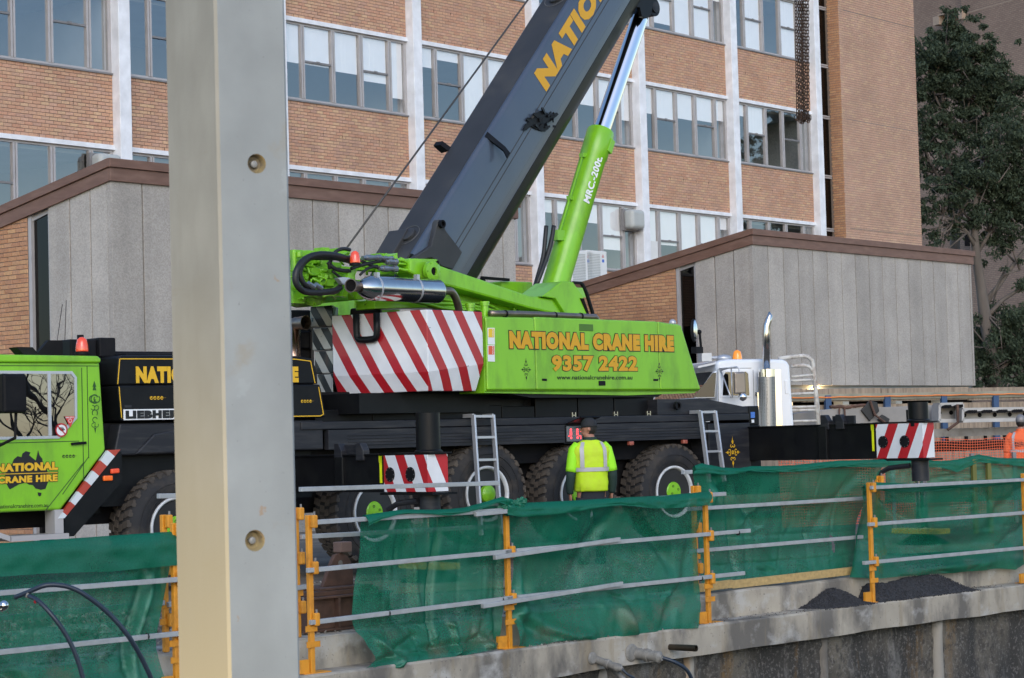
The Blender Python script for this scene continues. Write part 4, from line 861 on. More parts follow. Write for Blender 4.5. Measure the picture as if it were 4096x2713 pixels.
for x0, x1, y0, y1, r in ((1450, 1520, 1032, 1031, .04), (1540, 1585, 1047, 1049, .045), (1515, 1585, 1074, 1076, .045), (1520, 1570, 1033, 1034, .03)):
    p, q = Vector(SU(x0, y0, -.58)), Vector(SU(x1, y1, -.58)); d = (q - p); b = MB(SM)
    b.lathe([(r * .7, 0), (r * .7, .2), (r, .2), (r, .45), (r * .8, .45), (r * .8, .55), (r * 1.05, .55), (r * 1.05, .8), (r * .75, .8), (r * .75, 1)], p, d, 12, True) if False else b.tube([p, p + d * .2, p + d * .21, p + d * .5, p + d * .51, p + d * .8, p + d * .81, q], [r * .7, r * .7, r, r, r * .8, r * .8, r * 1.05, r * 1.05], 10); b.build('hose_coupling', M_zinc, crane)
for x, y in ((1232, 1135), (1262, 1140)): b = MB(SM); p = Vector(SU(x, y, -.55)); b.tube([p, p + Vector((.1, 0, -.04))], .035, 10); b.build('hose_coupling', M_zinc, crane)
# muffler
b = MB(SM); p, q = Vector(SU(1438, 1151, -.35)), Vector(SU(1756, 1166, -.35)); d = q - p; L = d.length; r = .158
b.tube([p, p + d * .04, p + d * .11, p + d * .14, p + d * .97, p + d * .985, q], [r * .45, r * .68, r * .97, r, r, r * .96, r * .7], 40); mu = b.build('muffler', M_steelp, crane, smooth=True, autos=50)
b = MB(SM)
for t in (.17, .67): b = MB(SM); b.tube([p + d * t, p + d * (t + .02)], r * 1.02, 36); c = p + d * (t + .01) + Vector((0, -.05, r * 1.0)); b.box((c.x - .025, c.y - .03, c.z - .02), (c.x + .025, c.y + .03, c.z + .04)); b.build('clamp_band', M_alub, mu)
b = MB(SM); e = Vector(SU(1412, 1144, -.35)); dd = Vector((-1, -.25, .02)).normalized(); b.lathe([(.062, -.22), (.072, .0), (.088, .06), (.078, .06), (.06, -.1)], e, dd, 24, False); b.build('tail_pipe', M_pipe, mu, smooth=True, autos=50)
b = MB(SM); b.lathe([(.077, .04), (0, .03)], e, dd, 20, False); b.build('pipe_bore', M_dark, mu)
b = MB(SM); px_tube([(1752, 1166, -.35), (1790, 1164, -.35), (1808, 1170, -.36), (1825, 1200, -.40), (1840, 1255, -.45)], .052, 14, 6); b.build('exhaust_bend', M_pipe, mu, smooth=True)
b = MB(SM); px_tube([(1960, 1254, -.12), (2150, 1258, -.12), (2360, 1268, -.12), (2380, 1270, -.12), (2388, 1280, -.14)], .042, 12); b.build('hand_rail_pipe', M_pipe, crane, smooth=True)
b = MB(SM)
for x in (2020, 2218, 2322): u, y, z = SU(x, 1256 + (x - 2020) * .033, -.12); b.tube([(u - .012, y, z), (u + .012, y, z)], .052, 12)
b.build('pipe_clip', M_blackm, crane)
for x, y in ((1880, 1225), (1938, 1217)):
    u, yy, z = SU(x, y, -.25); b = MB(SM); b.lathe([(.05, -.3), (.05, 0), (.062, 0), (.062, .03), (.068, .03), (.068, .055), (.06, .055)], (u, yy, z - .02), (0, 0, 1), 18); b.build('filler_neck', M_green, crane, smooth=True, autos=40)
beacon(SM, SU(1420, 1035, -.45)[0], .45, SU(1420, 1035, -.45)[2] + .0, .74, M_redlens, crane)
px_slab([(1352, 1112), (1378, 1108), (1404, 1112), (1385, 1140), (1372, 1138)], -.52, .08, 'work_lamp', M_alub, .01)
# lifting cylinder bracket, crane cab edge
px_slab([(2170, 1186), (2248, 1126), (2292, 1128), (2330, 1180), (2356, 1257), (2262, 1257), (2222, 1195)], -.50, .5, 'cylinder_bracket', M_green, .012)
b = MB(SM)
def bar_px(a, c, of, r): b.bar(SU(*a, of), SU(*c, of), r)
bar_px((2290, 1131), (2326, 1133), -.52, .04); bar_px((2326, 1133), (2345, 1170), -.52, .045); bar_px((2345, 1170), (2372, 1258), -.52, .045); b.build('window_frame', M_blackm, crane, bev=.01)
px_slab([(2322, 1193), (2336, 1194), (2357, 1256), (2350, 1256)], -.485, .02, 'cab_window', M_dark, 0)
px_slab([(2308, 1150), (2330, 1152), (2344, 1190), (2322, 1190)], -.51, .02, 'green_pane', mat('pale_green', (.22, .5, .08), .3, var=.05), 0)
px_slab([(2005, 1125), (2130, 1128), (2140, 1185), (2010, 1175)], -1.75, .6, 'oil_tank', M_green, .02)
b = MB(SM)
for a, c in (((1925, 1111), (2035, 1120)), ((1925, 1111), (1937, 1126)), ((1880, 1122), (1915, 1126)), ((1895, 1120), (1905, 1125))): bar_px(a, c, -1.7, .04)
b.build('guard_bar', M_blackm, crane)
px_slab([(1880, 1128), (2010, 1130), (2010, 1170), (1880, 1160)], -1.9, .5, 'tank_cover', M_green2, .02)
# mirror on its arm at the right end
b = MB(SM); c = SU(2775, 1323, -.9); b.ball(c, 1, 20, 10, (.085, .03, .185)); b.build('mirror', M_blackm, crane, smooth=True)
b = MB(SM); b.ball((c[0] + .012, c[1] - .008, c[2]), 1, 20, 10, (.072, .026, .168)); b.build('mirror_glass', M_chrome, crane, smooth=True)
b = MB(SM); px_tube([(2776, 1328, -.9), (2797, 1329, -.9), (2800, 1345, -.9), (2804, 1395, -.9), (2798, 1402, -.9)], .02); u, y, z = SU(2797, 1329, -.9); b.ball((u, y, z), .04, 10, 6); p = SU(2790, 1401, -.9); b.box((p[0] - .10, p[1] - .05, p[2] - .05), (p[0] + .08, p[1] + .05, p[2] + .05)); b.build('mirror_arm', M_blackm, crane, smooth=True, autos=40)
b = MB(SM); c = SU(2690, 1292, -1.9); b.ball(c, .06, 12, 8); b.build('far_mirror', M_alub, crane, smooth=True)
# ---- boom
AL = R_(48.0); sa, ca = math.sin(AL), math.cos(AL)
def BP(q, p, off): return Vector((q * ca - p * sa, -off, q * sa + p * ca))     # boom frame -> superstructure frame
def section(prof, q0, q1, name, m, smooth=False, autos=None, parent=None, bev=0):
    b = MB(SM); n = len(prof)
    b.add([BP(q0, p, o) for o, p in prof] + [BP(q1, p, o) for o, p in prof], [list(range(n)), list(range(2 * n - 1, n - 1, -1))] + [(i, i + n, (i + 1) % n + n, (i + 1) % n) for i in range(n)])
    return b.build(name, m, parent or crane, smooth=smooth, autos=autos, bev=bev)
side = [(-1.0, 3.86), (-1.0, 4.31), (-1.012, 4.355), (-1.045, 4.385), (-1.09, 4.395)]
bot = []
for i in range(13):
    a = math.pi * i / 12; bot.append((-1.33 + .33 * math.cos(math.pi - a) * 1, 3.62 - .53 * math.sin(a) ** .8))
prof = side + [(-1.53, 4.415), (-1.60, 4.40), (-1.648, 4.36), (-1.66, 4.31), (-1.66, 3.7)] + bot[:-1][0:12] + [(-1.0, 3.62)]
QE = 15.6
bo = section(prof, 1.7, QE, 'boom', M_boom, smooth=True, autos=28)
b = MB(SM); b.hexa([BP(1.2, 4.40, -1.08), BP(QE, 4.40, -1.08), BP(QE, 4.422, -1.56), BP(1.2, 4.422, -1.56), BP(1.2, 4.37, -1.08), BP(QE, 4.37, -1.08), BP(QE, 4.37, -1.56), BP(1.2, 4.37, -1.56)]); b.build('boom_top_plate', M_boomtop, bo)
section([(o + (-.004 if o < -1.33 else .004), p - .006) for o, p in [((-1.33 + .33 * math.cos(math.pi * (1 - i / 12))), 3.62 - .53 * math.sin(math.pi * i / 12) ** .8) for i in range(1, 12)]] + [(-1.1, 3.55), (-1.5, 3.55)], 1.72, QE - .01, 'boom_underside', M_black, smooth=True, autos=40, parent=bo)
b = MB(SM)   # lower black slide strip and green reflection rail
for (o0, p0), (o1, p1), in (((-1.008, 3.55), (-1.075, 3.37)), ):
    b.hexa([BP(1.9, p0, o0 + .004), BP(QE, p0, o0 + .004), BP(QE, p1, o1 + .012), BP(1.9, p1, o1 + .012), BP(1.9, p0, o0 - .03), BP(QE, p0, o0 - .03), BP(QE, p1, o1 - .03), BP(1.9, p1, o1 - .03)])
b.build('lower_strip', M_black, bo)
b = MB(SM)
for p in (3.885, 3.80): b.bar(BP(2.2, p, -1.0), BP(9.2, p, -1.0), .006, .012, up=BP(0, 1, 0))
b.build('weld_seam', M_boomtop, bo)
b = MB(SM); b.tube([BP(9.05, 4.30, -.999), BP(8.98, 4.1, -.999), BP(8.93, 3.9, -.999), BP(8.90, 3.6, -1.0)], .006, 6); b.build('section_joint', M_blackd, bo)
rowl = lettering('NATIONAL CRANE HIRE', bo, M_gold, SM @ BP(5.46, 3.905, -1.0), SM @ BP(12.5, 3.905, -1.0), SM @ BP(5.46, 4.27, -1.0), off=.075, n=sn)
# black plates at the boom foot
def plate(pts, off, th, name, m, bev=.01):
    b = MB(SM); b.prism([Vector(SU(x, y, off)) for x, y in pts], (0, th, 0)); return b.build(name, m, bo, bev=bev)
plate([(1595, 925), (1740, 862), (1700, 1000), (1640, 1040), (1500, 1045), (1500, 1018), (1555, 925)], -1.66, -.34, 'foot_plate', M_boomtop)
plate([(1725, 985), (1752, 885), (1758, 878), (1775, 885), (1782, 920), (1850, 1010), (1812, 1078), (1770, 1066), (1728, 1030), (1680, 1040), (1650, 1036)], -.93, .10, 'foot_bracket', M_boomtop)
b = MB(SM); c = SU(1762, 897, -.93); b.lathe([(.055, 0), (.055, -.05), (.035, -.05), (.035, 0)], c, (0, 1, 0), 18, False); c = BP(2.55, 4.425, -1.3)
b.build('lug', M_blackm, bo, smooth=True, autos=40)
up = BP(0, 1, 0); 
for q, r in ((2.05, .11), (7.05, .13)):
    b = MB(SM); b.lathe([(r, 0), (r, .035), (r * .85, .045), (0, .045)], BP(q, 4.41, -1.3), up, 26, False); b.build('access_cover', M_boomtop, bo, smooth=True, autos=40)
    b = MB(SM); b.lathe([(r * 1.55, .010), (r * 1.60, .014), (r * 1.65, .010)], BP(q, 4.41, -1.3), up, 30, False); b.build('cover_rim', mat('scuffed_grey', (.10, .095, .09), .6), bo)
b = MB(SM); b.hexa([BP(3.75, 4.42, -1.55), BP(3.75, 4.55, -1.62), BP(3.83, 4.55, -1.62), BP(3.83, 4.42, -1.55), BP(3.75, 4.40, -1.70), BP(3.75, 4.55, -1.75), BP(3.83, 4.55, -1.75), BP(3.83, 4.40, -1.70)]); b.build('rope_guide', M_blackm, bo)
b = MB(SM)
for d, o in ((0, -.90), (.16, -.80)): pass
b.hexa([BP(4.00, 4.40, -1.03), BP(4.09, 4.40, -1.03), BP(4.05, 4.12, -.86), BP(3.98, 4.12, -.86), BP(4.00, 4.34, -1.03), BP(4.09, 4.34, -1.03), BP(4.05, 4.09, -.88), BP(3.98, 4.09, -.88)]); b.hexa([BP(3.98, 4.12, -.86), BP(4.05, 4.12, -.86), BP(4.02, 4.02, -.82), BP(3.92, 4.02, -.82), BP(3.98, 4.10, -.88), BP(4.05, 4.10, -.88), BP(4.02, 4.0, -.84), BP(3.92, 4.0, -.84)]); b.build('side_step', M_black, bo)
# torn black cover patch on the lower side
rb = random.Random(5); b = MB(SM); Pp = []
for x, y in ((2092, 520), (2105, 495), (2118, 490), (2105, 478), (2112, 470), (2128, 472), (2135, 455), (2160, 446), (2180, 438), (2178, 450), (2190, 452), (2192, 462), (2205, 458), (2228, 450), (2235, 458), (2210, 480), (2190, 495), (2195, 515), (2180, 527), (2150, 518), (2125, 505), (2105, 522)): Pp.append(Vector(SU(x, y, -.972)))
b.prism(Pp, (0, .012, 0))
for _ in range(16):
    t = Vector(SU(rb.uniform(2120, 2225), rb.uniform(455, 515), -.955)); b.bar(t, t + Vector((rb.uniform(-.1, .1), rb.uniform(-.02, .02), rb.uniform(-.08, .08))), .02, .03)
b.build('torn_cover', M_black, bo)
# hoist rope
b = MB(SM); b.tube([SU(1352, 1040, -1.3), SU(1637, 650, -1.3), SU(1900, 290, -1.3), SU(2112, -1, -1.3), SU(2390, -378, -1.3)], .014, 8); b.build('hoist_rope', mat('wire_rope', (.065, .062, .06), .5, .4, var=.3, vs=40), crane, smooth=True)
# ---- lifting cylinder
def axis_pt(x, y): return Vector(SU(x, y, -1.33))
t0, t1 = axis_pt(2403, 528), axis_pt(2206, 1195); dv = t1 - t0; L = dv.length; dn = dv / L
b = MB(SM); b.tube([t0, t0 + dn * .02, t0 + dn * .45, t0 + dn * .47, t1], [.205, .212, .212, .198, .198], 40); cyl = b.build('lifting_cylinder', M_green, crane, smooth=True, autos=40)
e0 = axis_pt(2566, 52); b = MB(SM); b.tube([t0 + dn * .1, e0 - (e0 - t0).normalized() * .12], .132, 40); b.build('piston_rod', M_chrome, cyl, smooth=True, autos=40)
b = MB(SM); ep = axis_pt(2583, 36); ad = (e0 - t0).normalized()
b.lathe([(.14, -.17), (.14, .17)], ep, (0, 1, 0), 24); b.tube([e0 - ad * .2, e0 - ad * .02, ep], [.13, .125, .10], 20); rh = b.build('rod_eye', M_black, cyl, smooth=True, autos=40)
b = MB(SM); b.lathe([(.085, -.20), (.085, -.16)], ep, (0, 1, 0), 20); b.lathe([(.055, -.205), (0, -.205)], ep, (0, 1, 0), 16, False); b.build('rod_pin', M_charcoal, cyl, smooth=True, autos=40)
b = MB(SM); 
for o0 in (-1.10, -1.50): b.prism([Vector(SU(x, y, o0)) for x, y in ((2545, -30), (2625, -30), (2612, 20), (2605, 60), (2585, 74), (2568, 66), (2560, 30), (2530, 22), (2515, 60), (2505, 40))], (0, .06, 0))
b.build('boom_lug', M_black, bo)
sd = dn.cross(Vector((0, 1, 0))).normalized()
b = MB(SM); c = t0 + dn * .12 + Vector((0, -.19, 0)) - sd * (-.08); b.bar(c, c + dn * .22, .11, .07, up=(0, 1, 0)); b.build('end_block', M_green, cyl, bev=.008)
side_l = -sd if (-sd).x < 0 else sd
b = MB(SM); g = .235
for t in (.56, 1.30): p = t0 + dn * t + side_l * g; b.box((p.x - .03, p.y - .04, p.z - .03), (p.x + .05, p.y + .04, p.z + .03))
b.tube([t0 + dn * .55 + side_l * g, t0 + dn * 1.9 + side_l * (g + .0)], .016, 8); p = t0 + dn * 1.95 + side_l * (g + .02); b.box((p.x - .10, p.y - .08, p.z - .08), (p.x + .08, p.y + .05, p.z + .07)); b.build('oil_line', M_green, cyl, smooth=False)
b = MB(SM)
for s_ in (0, .05): px_tube([(2185 + s_ * 600, 905, -1.2 + s_), (2180 + s_ * 520, 960, -1.18 + s_), (2172 + s_ * 300, 1030, -1.18 + s_), (2150 + s_ * 150, 1110, -1.18 + s_), (2135, 1165, -1.2)], .034, 8)
b.build('cylinder_hose', M_rubber, cyl, smooth=True)
# lettering along the barrel
c0 = t0 + dn * 1.00; fwd = -(_F); 
def barrel(t, s_): # t along the barrel, s_ angle from the viewer-facing line
    ax = SM.to_3x3() @ dn; ctr = SM @ (t0 + dn * t); v = (CAM - ctr).normalized(); v = (v - ax * v.dot(ax)).normalized(); w_ = ax.cross(v)
    return ctr + (v * math.cos(s_) + w_ * math.sin(s_)) * .2
ax = SM.to_3x3() @ dn; ctr = SM @ (t0 + dn * 1.7); v = (CAM - ctr).normalized(); v = (v - ax * v.dot(ax)).normalized(); w_ = ax.cross(v)
rot = -.45; vv = v * math.cos(rot) + w_ * math.sin(rot); ww = ax.cross(vv)
if ww.dot(_X) < 0: ww = -ww
rot_pt = lambda t, h: SM @ (t0 + dn * t) + vv * .200 + ww * h
tl = [rot_pt(1.30, .055), rot_pt(.50, .055), rot_pt(1.30, -.055)]
lettering('MRC.-200t.', cyl, M_whited, tl[0], tl[1], tl[2], off=.035, n=vv, lift=.006)
# ------------------------------------------------------------------ outriggers (parts of the crane)
def outrigger(pxl, Z, ulen, z0, z1, ztop, zleg, ew, mirror, pad_z=.0):
    O = plane_px(pxl[0], pxl[1], Z, 2.426); E = plane_px(pxl[0], pxl[1], Z, .855); M = O.M   # local x = out of the crane, y = along it (into the depth), z up
    b = MB(M); b.box((-ulen, .0, z0), (-.86, ew, z1)); beam = b.build('outrigger_beam', M_black, crane, bev=.008)
    b = MB(M); b.box((-.86, -.004, z0 - .0), (-.06, ew + .004, z1)); st = b.build('beam_end', M_black, crane, bev=.006)
    vec = (2.75, 0, 1.30 if not mirror else -1.30)
    ph = .30 if not mirror else .55
    m1 = stripe_on('outrigger_stripe', WHT, (.45, .014, .022), crane, M, vec, ph, duty=.53)
    b = MB(M); b.box((-.86, -.010, z0 + .006), (-.052, -.005, z1 - .006)); b.build('striped_plate', m1, crane)
    vec2 = (0, 3.2 if not mirror else -3.6, 2.0 if not mirror else -2.0)
    m2 = stripe_on('outrigger_end_stripe', WHT, (.45, .014, .022), crane, M, (0, 2.75, 1.30) if not mirror else (0, 2.75, -1.30), ph - .05, duty=.53)
    b = MB(M); b.box((-.0525, -.010, z0 + .006), (-.047, ew - .01, z1 - .006)); b.build('striped_plate', m2, crane)
    b = MB(M); b.box((-.935, -.016, z0 + .11), (-.905, -.003, z1 - .01)); b.box((-.945, -.016, z1 - .09), (-.905, -.003, z1 - .01)); b.build('reflective_strip', M_mesh_y, crane)
    zc = (z0 + z1) / 2 - .01
    for u in (-.74, -.36):
        b = MB(M); b.lathe([(.085, -.008), (.085, -.018), (.0, -.018)], (u, 0, zc), (0, 1, 0), 28); d = b.build('cover_disc', M_blackm, crane)
        b = MB(M)
        for k in range(8): a = k * .785; b.cyl((u + .074 * math.cos(a), -.016, zc + .074 * math.sin(a)), (u + .074 * math.cos(a), -.022, zc + .074 * math.sin(a)), .006, 6)
        b.build('disc_bolts', M_sill, d)
    b = MB(M); b.box((-.92, -.03, z0 - .03), (.06, ew + .03, z0 - .004)); b.box((-.92, -.01, z1 + .002), (.0, ew + .02, z1 + .02)); b.box((-ulen, -.02, z1 + .0), (-.93, ew + .02, z1 + .016)); b.build('beam_flange', M_black, crane)
    for u in (-1.75, -1.32) if not mirror else (-1.80, -1.52):
        b = MB(M); b.prism([(u - .06, -.03, z1 - .06), (u + .09, -.03, z1 - .06), (u + .09, -.03, z1 + .06), (u + .03, -.03, z1 + .15), (u - .06, -.03, z1 + .15)], (0, .10, 0)); b.build('stop_bracket', M_charcoal, crane, bev=.01)
    b = MB(M); b.box((-1.70, .05, z1 + .01), (-1.30, .09, z1 + .13)); b.build('stop_plate', M_charcoal, crane)
    b = MB(M); b.box((-1.78 if not mirror else -1.9, -.05, z0), (-1.62 if not mirror else -1.74, ew + .05, z1 - .01)); b.build('beam_collar', M_black, crane, bev=.012)
    jy = ew * .5; ju = -.215
    b = MB(M); b.cyl((ju, jy, z1 - .05), (ju, jy, ztop), .14, 32); b.lathe([(.165, z1 + .021), (.165, z1 + .035), (.142, z1 + .05)], (ju, jy, 0), (0, 0, 1), 32, False); b.cyl((ju - .17, jy - .03, z1 + .01), (ju - .17, jy - .03, ztop - .1), .014, 8); jk = b.build('jack_housing', M_black, crane, smooth=True, autos=40)
    b = MB(M); b.cyl((ju, jy, zleg - .0), (ju, jy, z0 + .04), .120, 28); b.build('jack_tube', M_charcoal, jk, smooth=True, autos=40)
    b = MB(M); b.cyl((ju, jy, .12), (ju, jy, zleg + .02), .085, 28); b.build('jack_rod', M_chrome, jk, smooth=True, autos=40)
    b = MB(M); b.tube([(ju - .1, jy - .1, z0 - .10), (ju - .45, jy - .12, z0 - .13), (ju - .62, jy - .12, z0 - .20), (ju - .66, jy - .12, z0 - .30)], .035, 8); b.build('hose_guide', M_charcoal, crane)
    b = MB(M); b.tube([(-ulen + .15, -.03, z0 + .02), (-ulen + .22, -.05, z0 + .22), (-ulen + .40, -.05, z0 + .24), (-ulen + .50, -.04, z0 + .0), (-ulen + .56, -.04, z0 - .15)], .012, 6); b.build('beam_hose', M_rubber, crane, smooth=True)
    b = MB(M)
    b.lathe([(.36, .085), (.36, .10), (.17, .20), (.14, .22)], (ju, jy, 0), (0, 0, 1), 28); b.build('jack_foot', M_blackm, jk, smooth=True, autos=40)
    b = MB(M); b.box((ju - .42, jy - .16, .225), (ju + .40, jy + .10, .30)); b.build('foot_lock', mat('foot_yellow', (.62, .52, .06), .5, dirt=(.2, .17, .08), ds=6), jk, bev=.01)
    return M, ju, jy
m1_, ju1, jy1 = outrigger((1725, 1965), 24.5, 3.3, 1.105, 1.54, 2.012, .86, .30, False)
m2_, ju2, jy2 = outrigger((3712, 1980), 29.5, 3.9, 1.265, 1.755, 2.038, .95, .25, True)
M_timber = mat('grey_timber', (.21, .17, .13), .85, var=.2, vs=3, stretch=(1, 8, 1), bump=.2, bs=20)
M_rust = mat('rusty_steel', (.085, .045, .032), .8, var=.3, vs=6, dirt=(.16, .08, .05), ds=5, damt=.6, bump=.15, bs=30)
for (Mx, ju, jy), lb in (((m1_, ju1, jy1), 'dark outrigger mat under the nearer left jack foot behind green mesh'), ((m2_, ju2, jy2), 'dark outrigger mat under the right jack foot behind green mesh')):
    t = thing('outrigger_mat', lb, 'outrigger mat', Mx @ Vector((ju, jy, 0)), .4, 'mats under the outrigger feet')
    for i in range(4):
        b = MB(WM[t]); b.box((-.75, -.6 + i * .3, .0), (.75, -.6 + i * .3 + .288, .085)); b.build('board', M_timber, t, bev=.008)
# ---- ladders hung on the deck
def ladder(x0, x1, y0, px, py, nr, lb, off0, off1):
    t = thing('ladder', lb, 'ladder', CPL.P(CPL.uv((x0 + x1) / 2, y0)[0], .1, 0), CPL.rz, 'aluminium ladders hung on the crane deck')
    p = [CPL.at(x0, y0, off0), CPL.at(x1, y0, off0), CPL.at(px[1], py[1], off1), CPL.at(px[0], py[0], off1)]
    w_ = (p[1] - p[0]); p[2] = p[3] + (p[2] - p[3]).normalized() * w_.length * 1.02
    p[2].z = p[3].z
    for a, c in ((p[0], p[3]), (p[1], p[2])):
        b = MB(); b.bar(a, c, .03, .07, up=cn); b.build('rail', M_alub, t, bev=.004)
    L = (p[3] - p[0]).length
    for k in range(nr):
        f = (.012 if k == 0 else .30 * k / L)
        if f > .97: break
        b = MB(); b.bar(p[0].lerp(p[3], f), p[1].lerp(p[2], f), .035, .032); b.build('rung', M_alub, t)
    for a in (p[0], p[1]):
        b = MB(); b.bar(a + Vector((0, 0, -.01)), a - cn * .2 + Vector((0, 0, -.01)), .03, .05); b.build('hook', M_alub, t)
    return t
ladder(1893, 1971, 1660, (1925, 1996), (2143, 2143), 8, 'aluminium ladder on the crane deck in front of the third wheel', .12, .34)
ladder(2800, 2859, 1645, (2837, 2895), (1930, 1930), 5, 'aluminium ladder on the crane deck just left of the gold scroll emblem', .12, .34)

# ------------------------------------------------------------------ ground, edge beam, retaining wall
e0 = atz(2042, 2600, -.34); FBP = Plane(e0, .777); FM = FBP.M
M_gravel = mat('crushed_gravel', (.15, .128, .104), .95, var=.35, vs=1.2, bump=.8, bs=28, dirt=(.07, .06, .05), ds=.7, damt=.7)
M_pit = mat('pit_mud', (.10, .085, .065), .95, var=.3, vs=1, bump=.5, bs=12)
def conc(name, col, stain, sdir=(1.2, 1.2, .35), thr=(.50, .66), amt=.75, bump=.12):
    m = mat(name, col, .85, var=.16, vs=2.2, bump=bump, bs=70); N, L = nodes(m); p = N['Principled BSDF']; src = p.inputs['Base Color'].links[0].from_socket
    tc = N.new('ShaderNodeTexCoord')
    def layer(src, scale, ns, thr, col, amt, det=7):
        mp = N.new('ShaderNodeMapping'); mp.inputs['Scale'].default_value = scale; L.new(tc.outputs['Object'], mp.inputs[0])
        n = N.new('ShaderNodeTexNoise'); n.inputs['Scale'].default_value = ns; n.inputs['Detail'].default_value = det; n.inputs['Roughness'].default_value = .6; L.new(mp.outputs[0], n.inputs['Vector'])
        r = N.new('ShaderNodeMapRange'); r.inputs[1].default_value = thr[0]; r.inputs[2].default_value = thr[1]; r.inputs[4].default_value = amt; L.new(n.outputs[0], r.inputs[0])
        mx = N.new('ShaderNodeMix'); mx.data_type = 'RGBA'; mx.inputs[7].default_value = (*col, 1); L.new(r.outputs[0], mx.inputs[0]); L.new(src, mx.inputs[6]); return mx.outputs[2]
    for s in stain: src = layer(src, *s)
    L.new(src, p.inputs['Base Color']); return m
M_conc = conc('cast_concrete', (.37, .325, .26), [((1.1, 1, .5), 1.3, (.47, .60), (.085, .078, .072), .8), ((.9, 1, 1.2), 2.3, (.54, .66), (.47, .45, .42), .7), ((1, 1, 1), 26, (.66, .70), (.10, .09, .08), .6, 2), ((2, 1, .3), 2.5, (.56, .68), (.26, .20, .12), .5)])
M_shot = conc('shotcrete', (.15, .128, .098), [((1, 1, .22), 1.2, (.42, .58), (.035, .032, .028), .9), ((1.6, 1, .15), 1.5, (.56, .66), (.27, .15, .045), .65), ((1.3, 1, .3), 1.9, (.58, .70), (.30, .28, .25), .7), ((1, 1, 1), 9, (.50, .60), (.045, .04, .035), .7, 5), ((1, 1, 1), 26, (.54, .62), (.21, .19, .165), .6, 4)], bump=1.0)
b = MB(FM); S = 400
b.add([(-60, .36, -.062), (-60, 3.2, 0), (60, 3.2, 0), (60, .36, -.062), (-S, S, 0), (S, S, 0)], [(0, 3, 2, 1), (1, 2, 5, 4)]); g = b.build('ground', M_gravel, None); struct(g)
b = MB(FM); b.add([(-60, -11, -5.2), (60, -11, -5.2), (60, .3, -5.2), (-60, .3, -5.2)], [(0, 1, 2, 3)]); g = b.build('pit_floor', M_pit, None); struct(g)
b = MB(FM); b.add([(-60, -11, -5.3), (60, -11, -5.3), (60, -11, 0), (-60, -11, 0), (-300, -300, 0), (300, -300, 0)], [(0, 1, 2, 3), (3, 2, 5, 4)]); g = b.build('ground', M_gravel, None); struct(g)
beam = thing('edge_beam', 'long stained concrete capping beam with a stepped top along the pit edge', 'concrete beam', M=FM)
b = MB(FM); nx = 120; u0, u1 = -16, 16
vs = []
for i in range(nx + 1):
    u = u0 + (u1 - u0) * i / nx; nz = lambda a, s=.012: s * (noise.noise(Vector((u * 1.7, a, 3))) )
    vs += [(u, .36 + nz(1), -.34 + nz(2, .008)), (u, .02 + nz(3), -.34 + nz(4, .012)), (u, .0 + nz(5, .010), -.36 + nz(6, .010)), (u, .004 + nz(7), -.50), (u, .006 + nz(8, .02), -.65 + .03 * noise.noise(Vector((u * .9, 9, 1)))), (u, .45, -.66)]
b.add(vs, [(i * 6 + k, i * 6 + 6 + k, i * 6 + 7 + k, i * 6 + 1 + k) for i in range(nx) for k in range(5)]); b.build('beam', M_conc, beam, smooth=True, autos=35)
b = MB(FM); vs = []
for i in range(nx + 1):
    u = u0 + (u1 - u0) * i / nx; nz = lambda a, s=.012: s * (noise.noise(Vector((u * 1.3, a, 7))))
    vs += [(u, .95, -.045), (u, .62, -.05 + nz(1)), (u, .37 + nz(2, .015), -.055 + nz(3, .012)), (u, .35 + nz(4, .015), -.075 + nz(5)), (u, .348 + nz(6, .01), -.36)]
b.add(vs, [(i * 5 + k, i * 5 + 5 + k, i * 5 + 6 + k, i * 5 + 1 + k) for i in range(nx) for k in range(4)]); b.build('upstand', M_conc, beam, smooth=True, autos=35)
wall_ = thing('retaining_wall', 'rough stained shotcrete pit wall with pale vertical piles under the concrete beam', 'retaining wall', M=FM)
b = MB(FM); nx, nzv = 260, 70; u0, u1 = -9, 13; vs = []
for j in range(nzv + 1):
    for i in range(nx + 1):
        u = u0 + (u1 - u0) * i / nx; z = -.66 - 4.6 * (j / nzv) ** 1.6
        d = .16 + .09 * noise.noise(Vector((u * .8, z * .8, 2))) + .035 * noise.noise(Vector((u * 4, z * 4, 5))) + .012 * noise.noise(Vector((u * 14, z * 14, 5)))
        vs.append((u, d, z))
b.add(vs, [(j * (nx + 1) + i, j * (nx + 1) + i + 1, (j + 1) * (nx + 1) + i + 1, (j + 1) * (nx + 1) + i) for j in range(nzv) for i in range(nx)]); b.build('shotcrete_face', M_shot, wall_, smooth=True)
M_pile = conc('pile_concrete', (.30, .27, .225), [((1, 1, .3), 1.6, (.48, .62), (.10, .085, .07), .8), ((2, 1, .3), 1.5, (.58, .66), (.30, .17, .06), .6)])
for x, y in ((2785, 2680), (3318, 2600), (3778, 2540), (2440, 2713), (4240, 2500)):
    u = FBP.uv(x, y, -.05)[0]; b = MB(FM); b.tube([(u + .012 * noise.noise(Vector((u, i * .7, 1))), .185 + .02 * noise.noise(Vector((u, i * .5, 4))), -.655 - i * .19) for i in range(25)], [.085 + .012 * noise.noise(Vector((u, i * .9, 8))) for i in range(25)], 16); b.build('pile', M_pile, wall_, smooth=True)

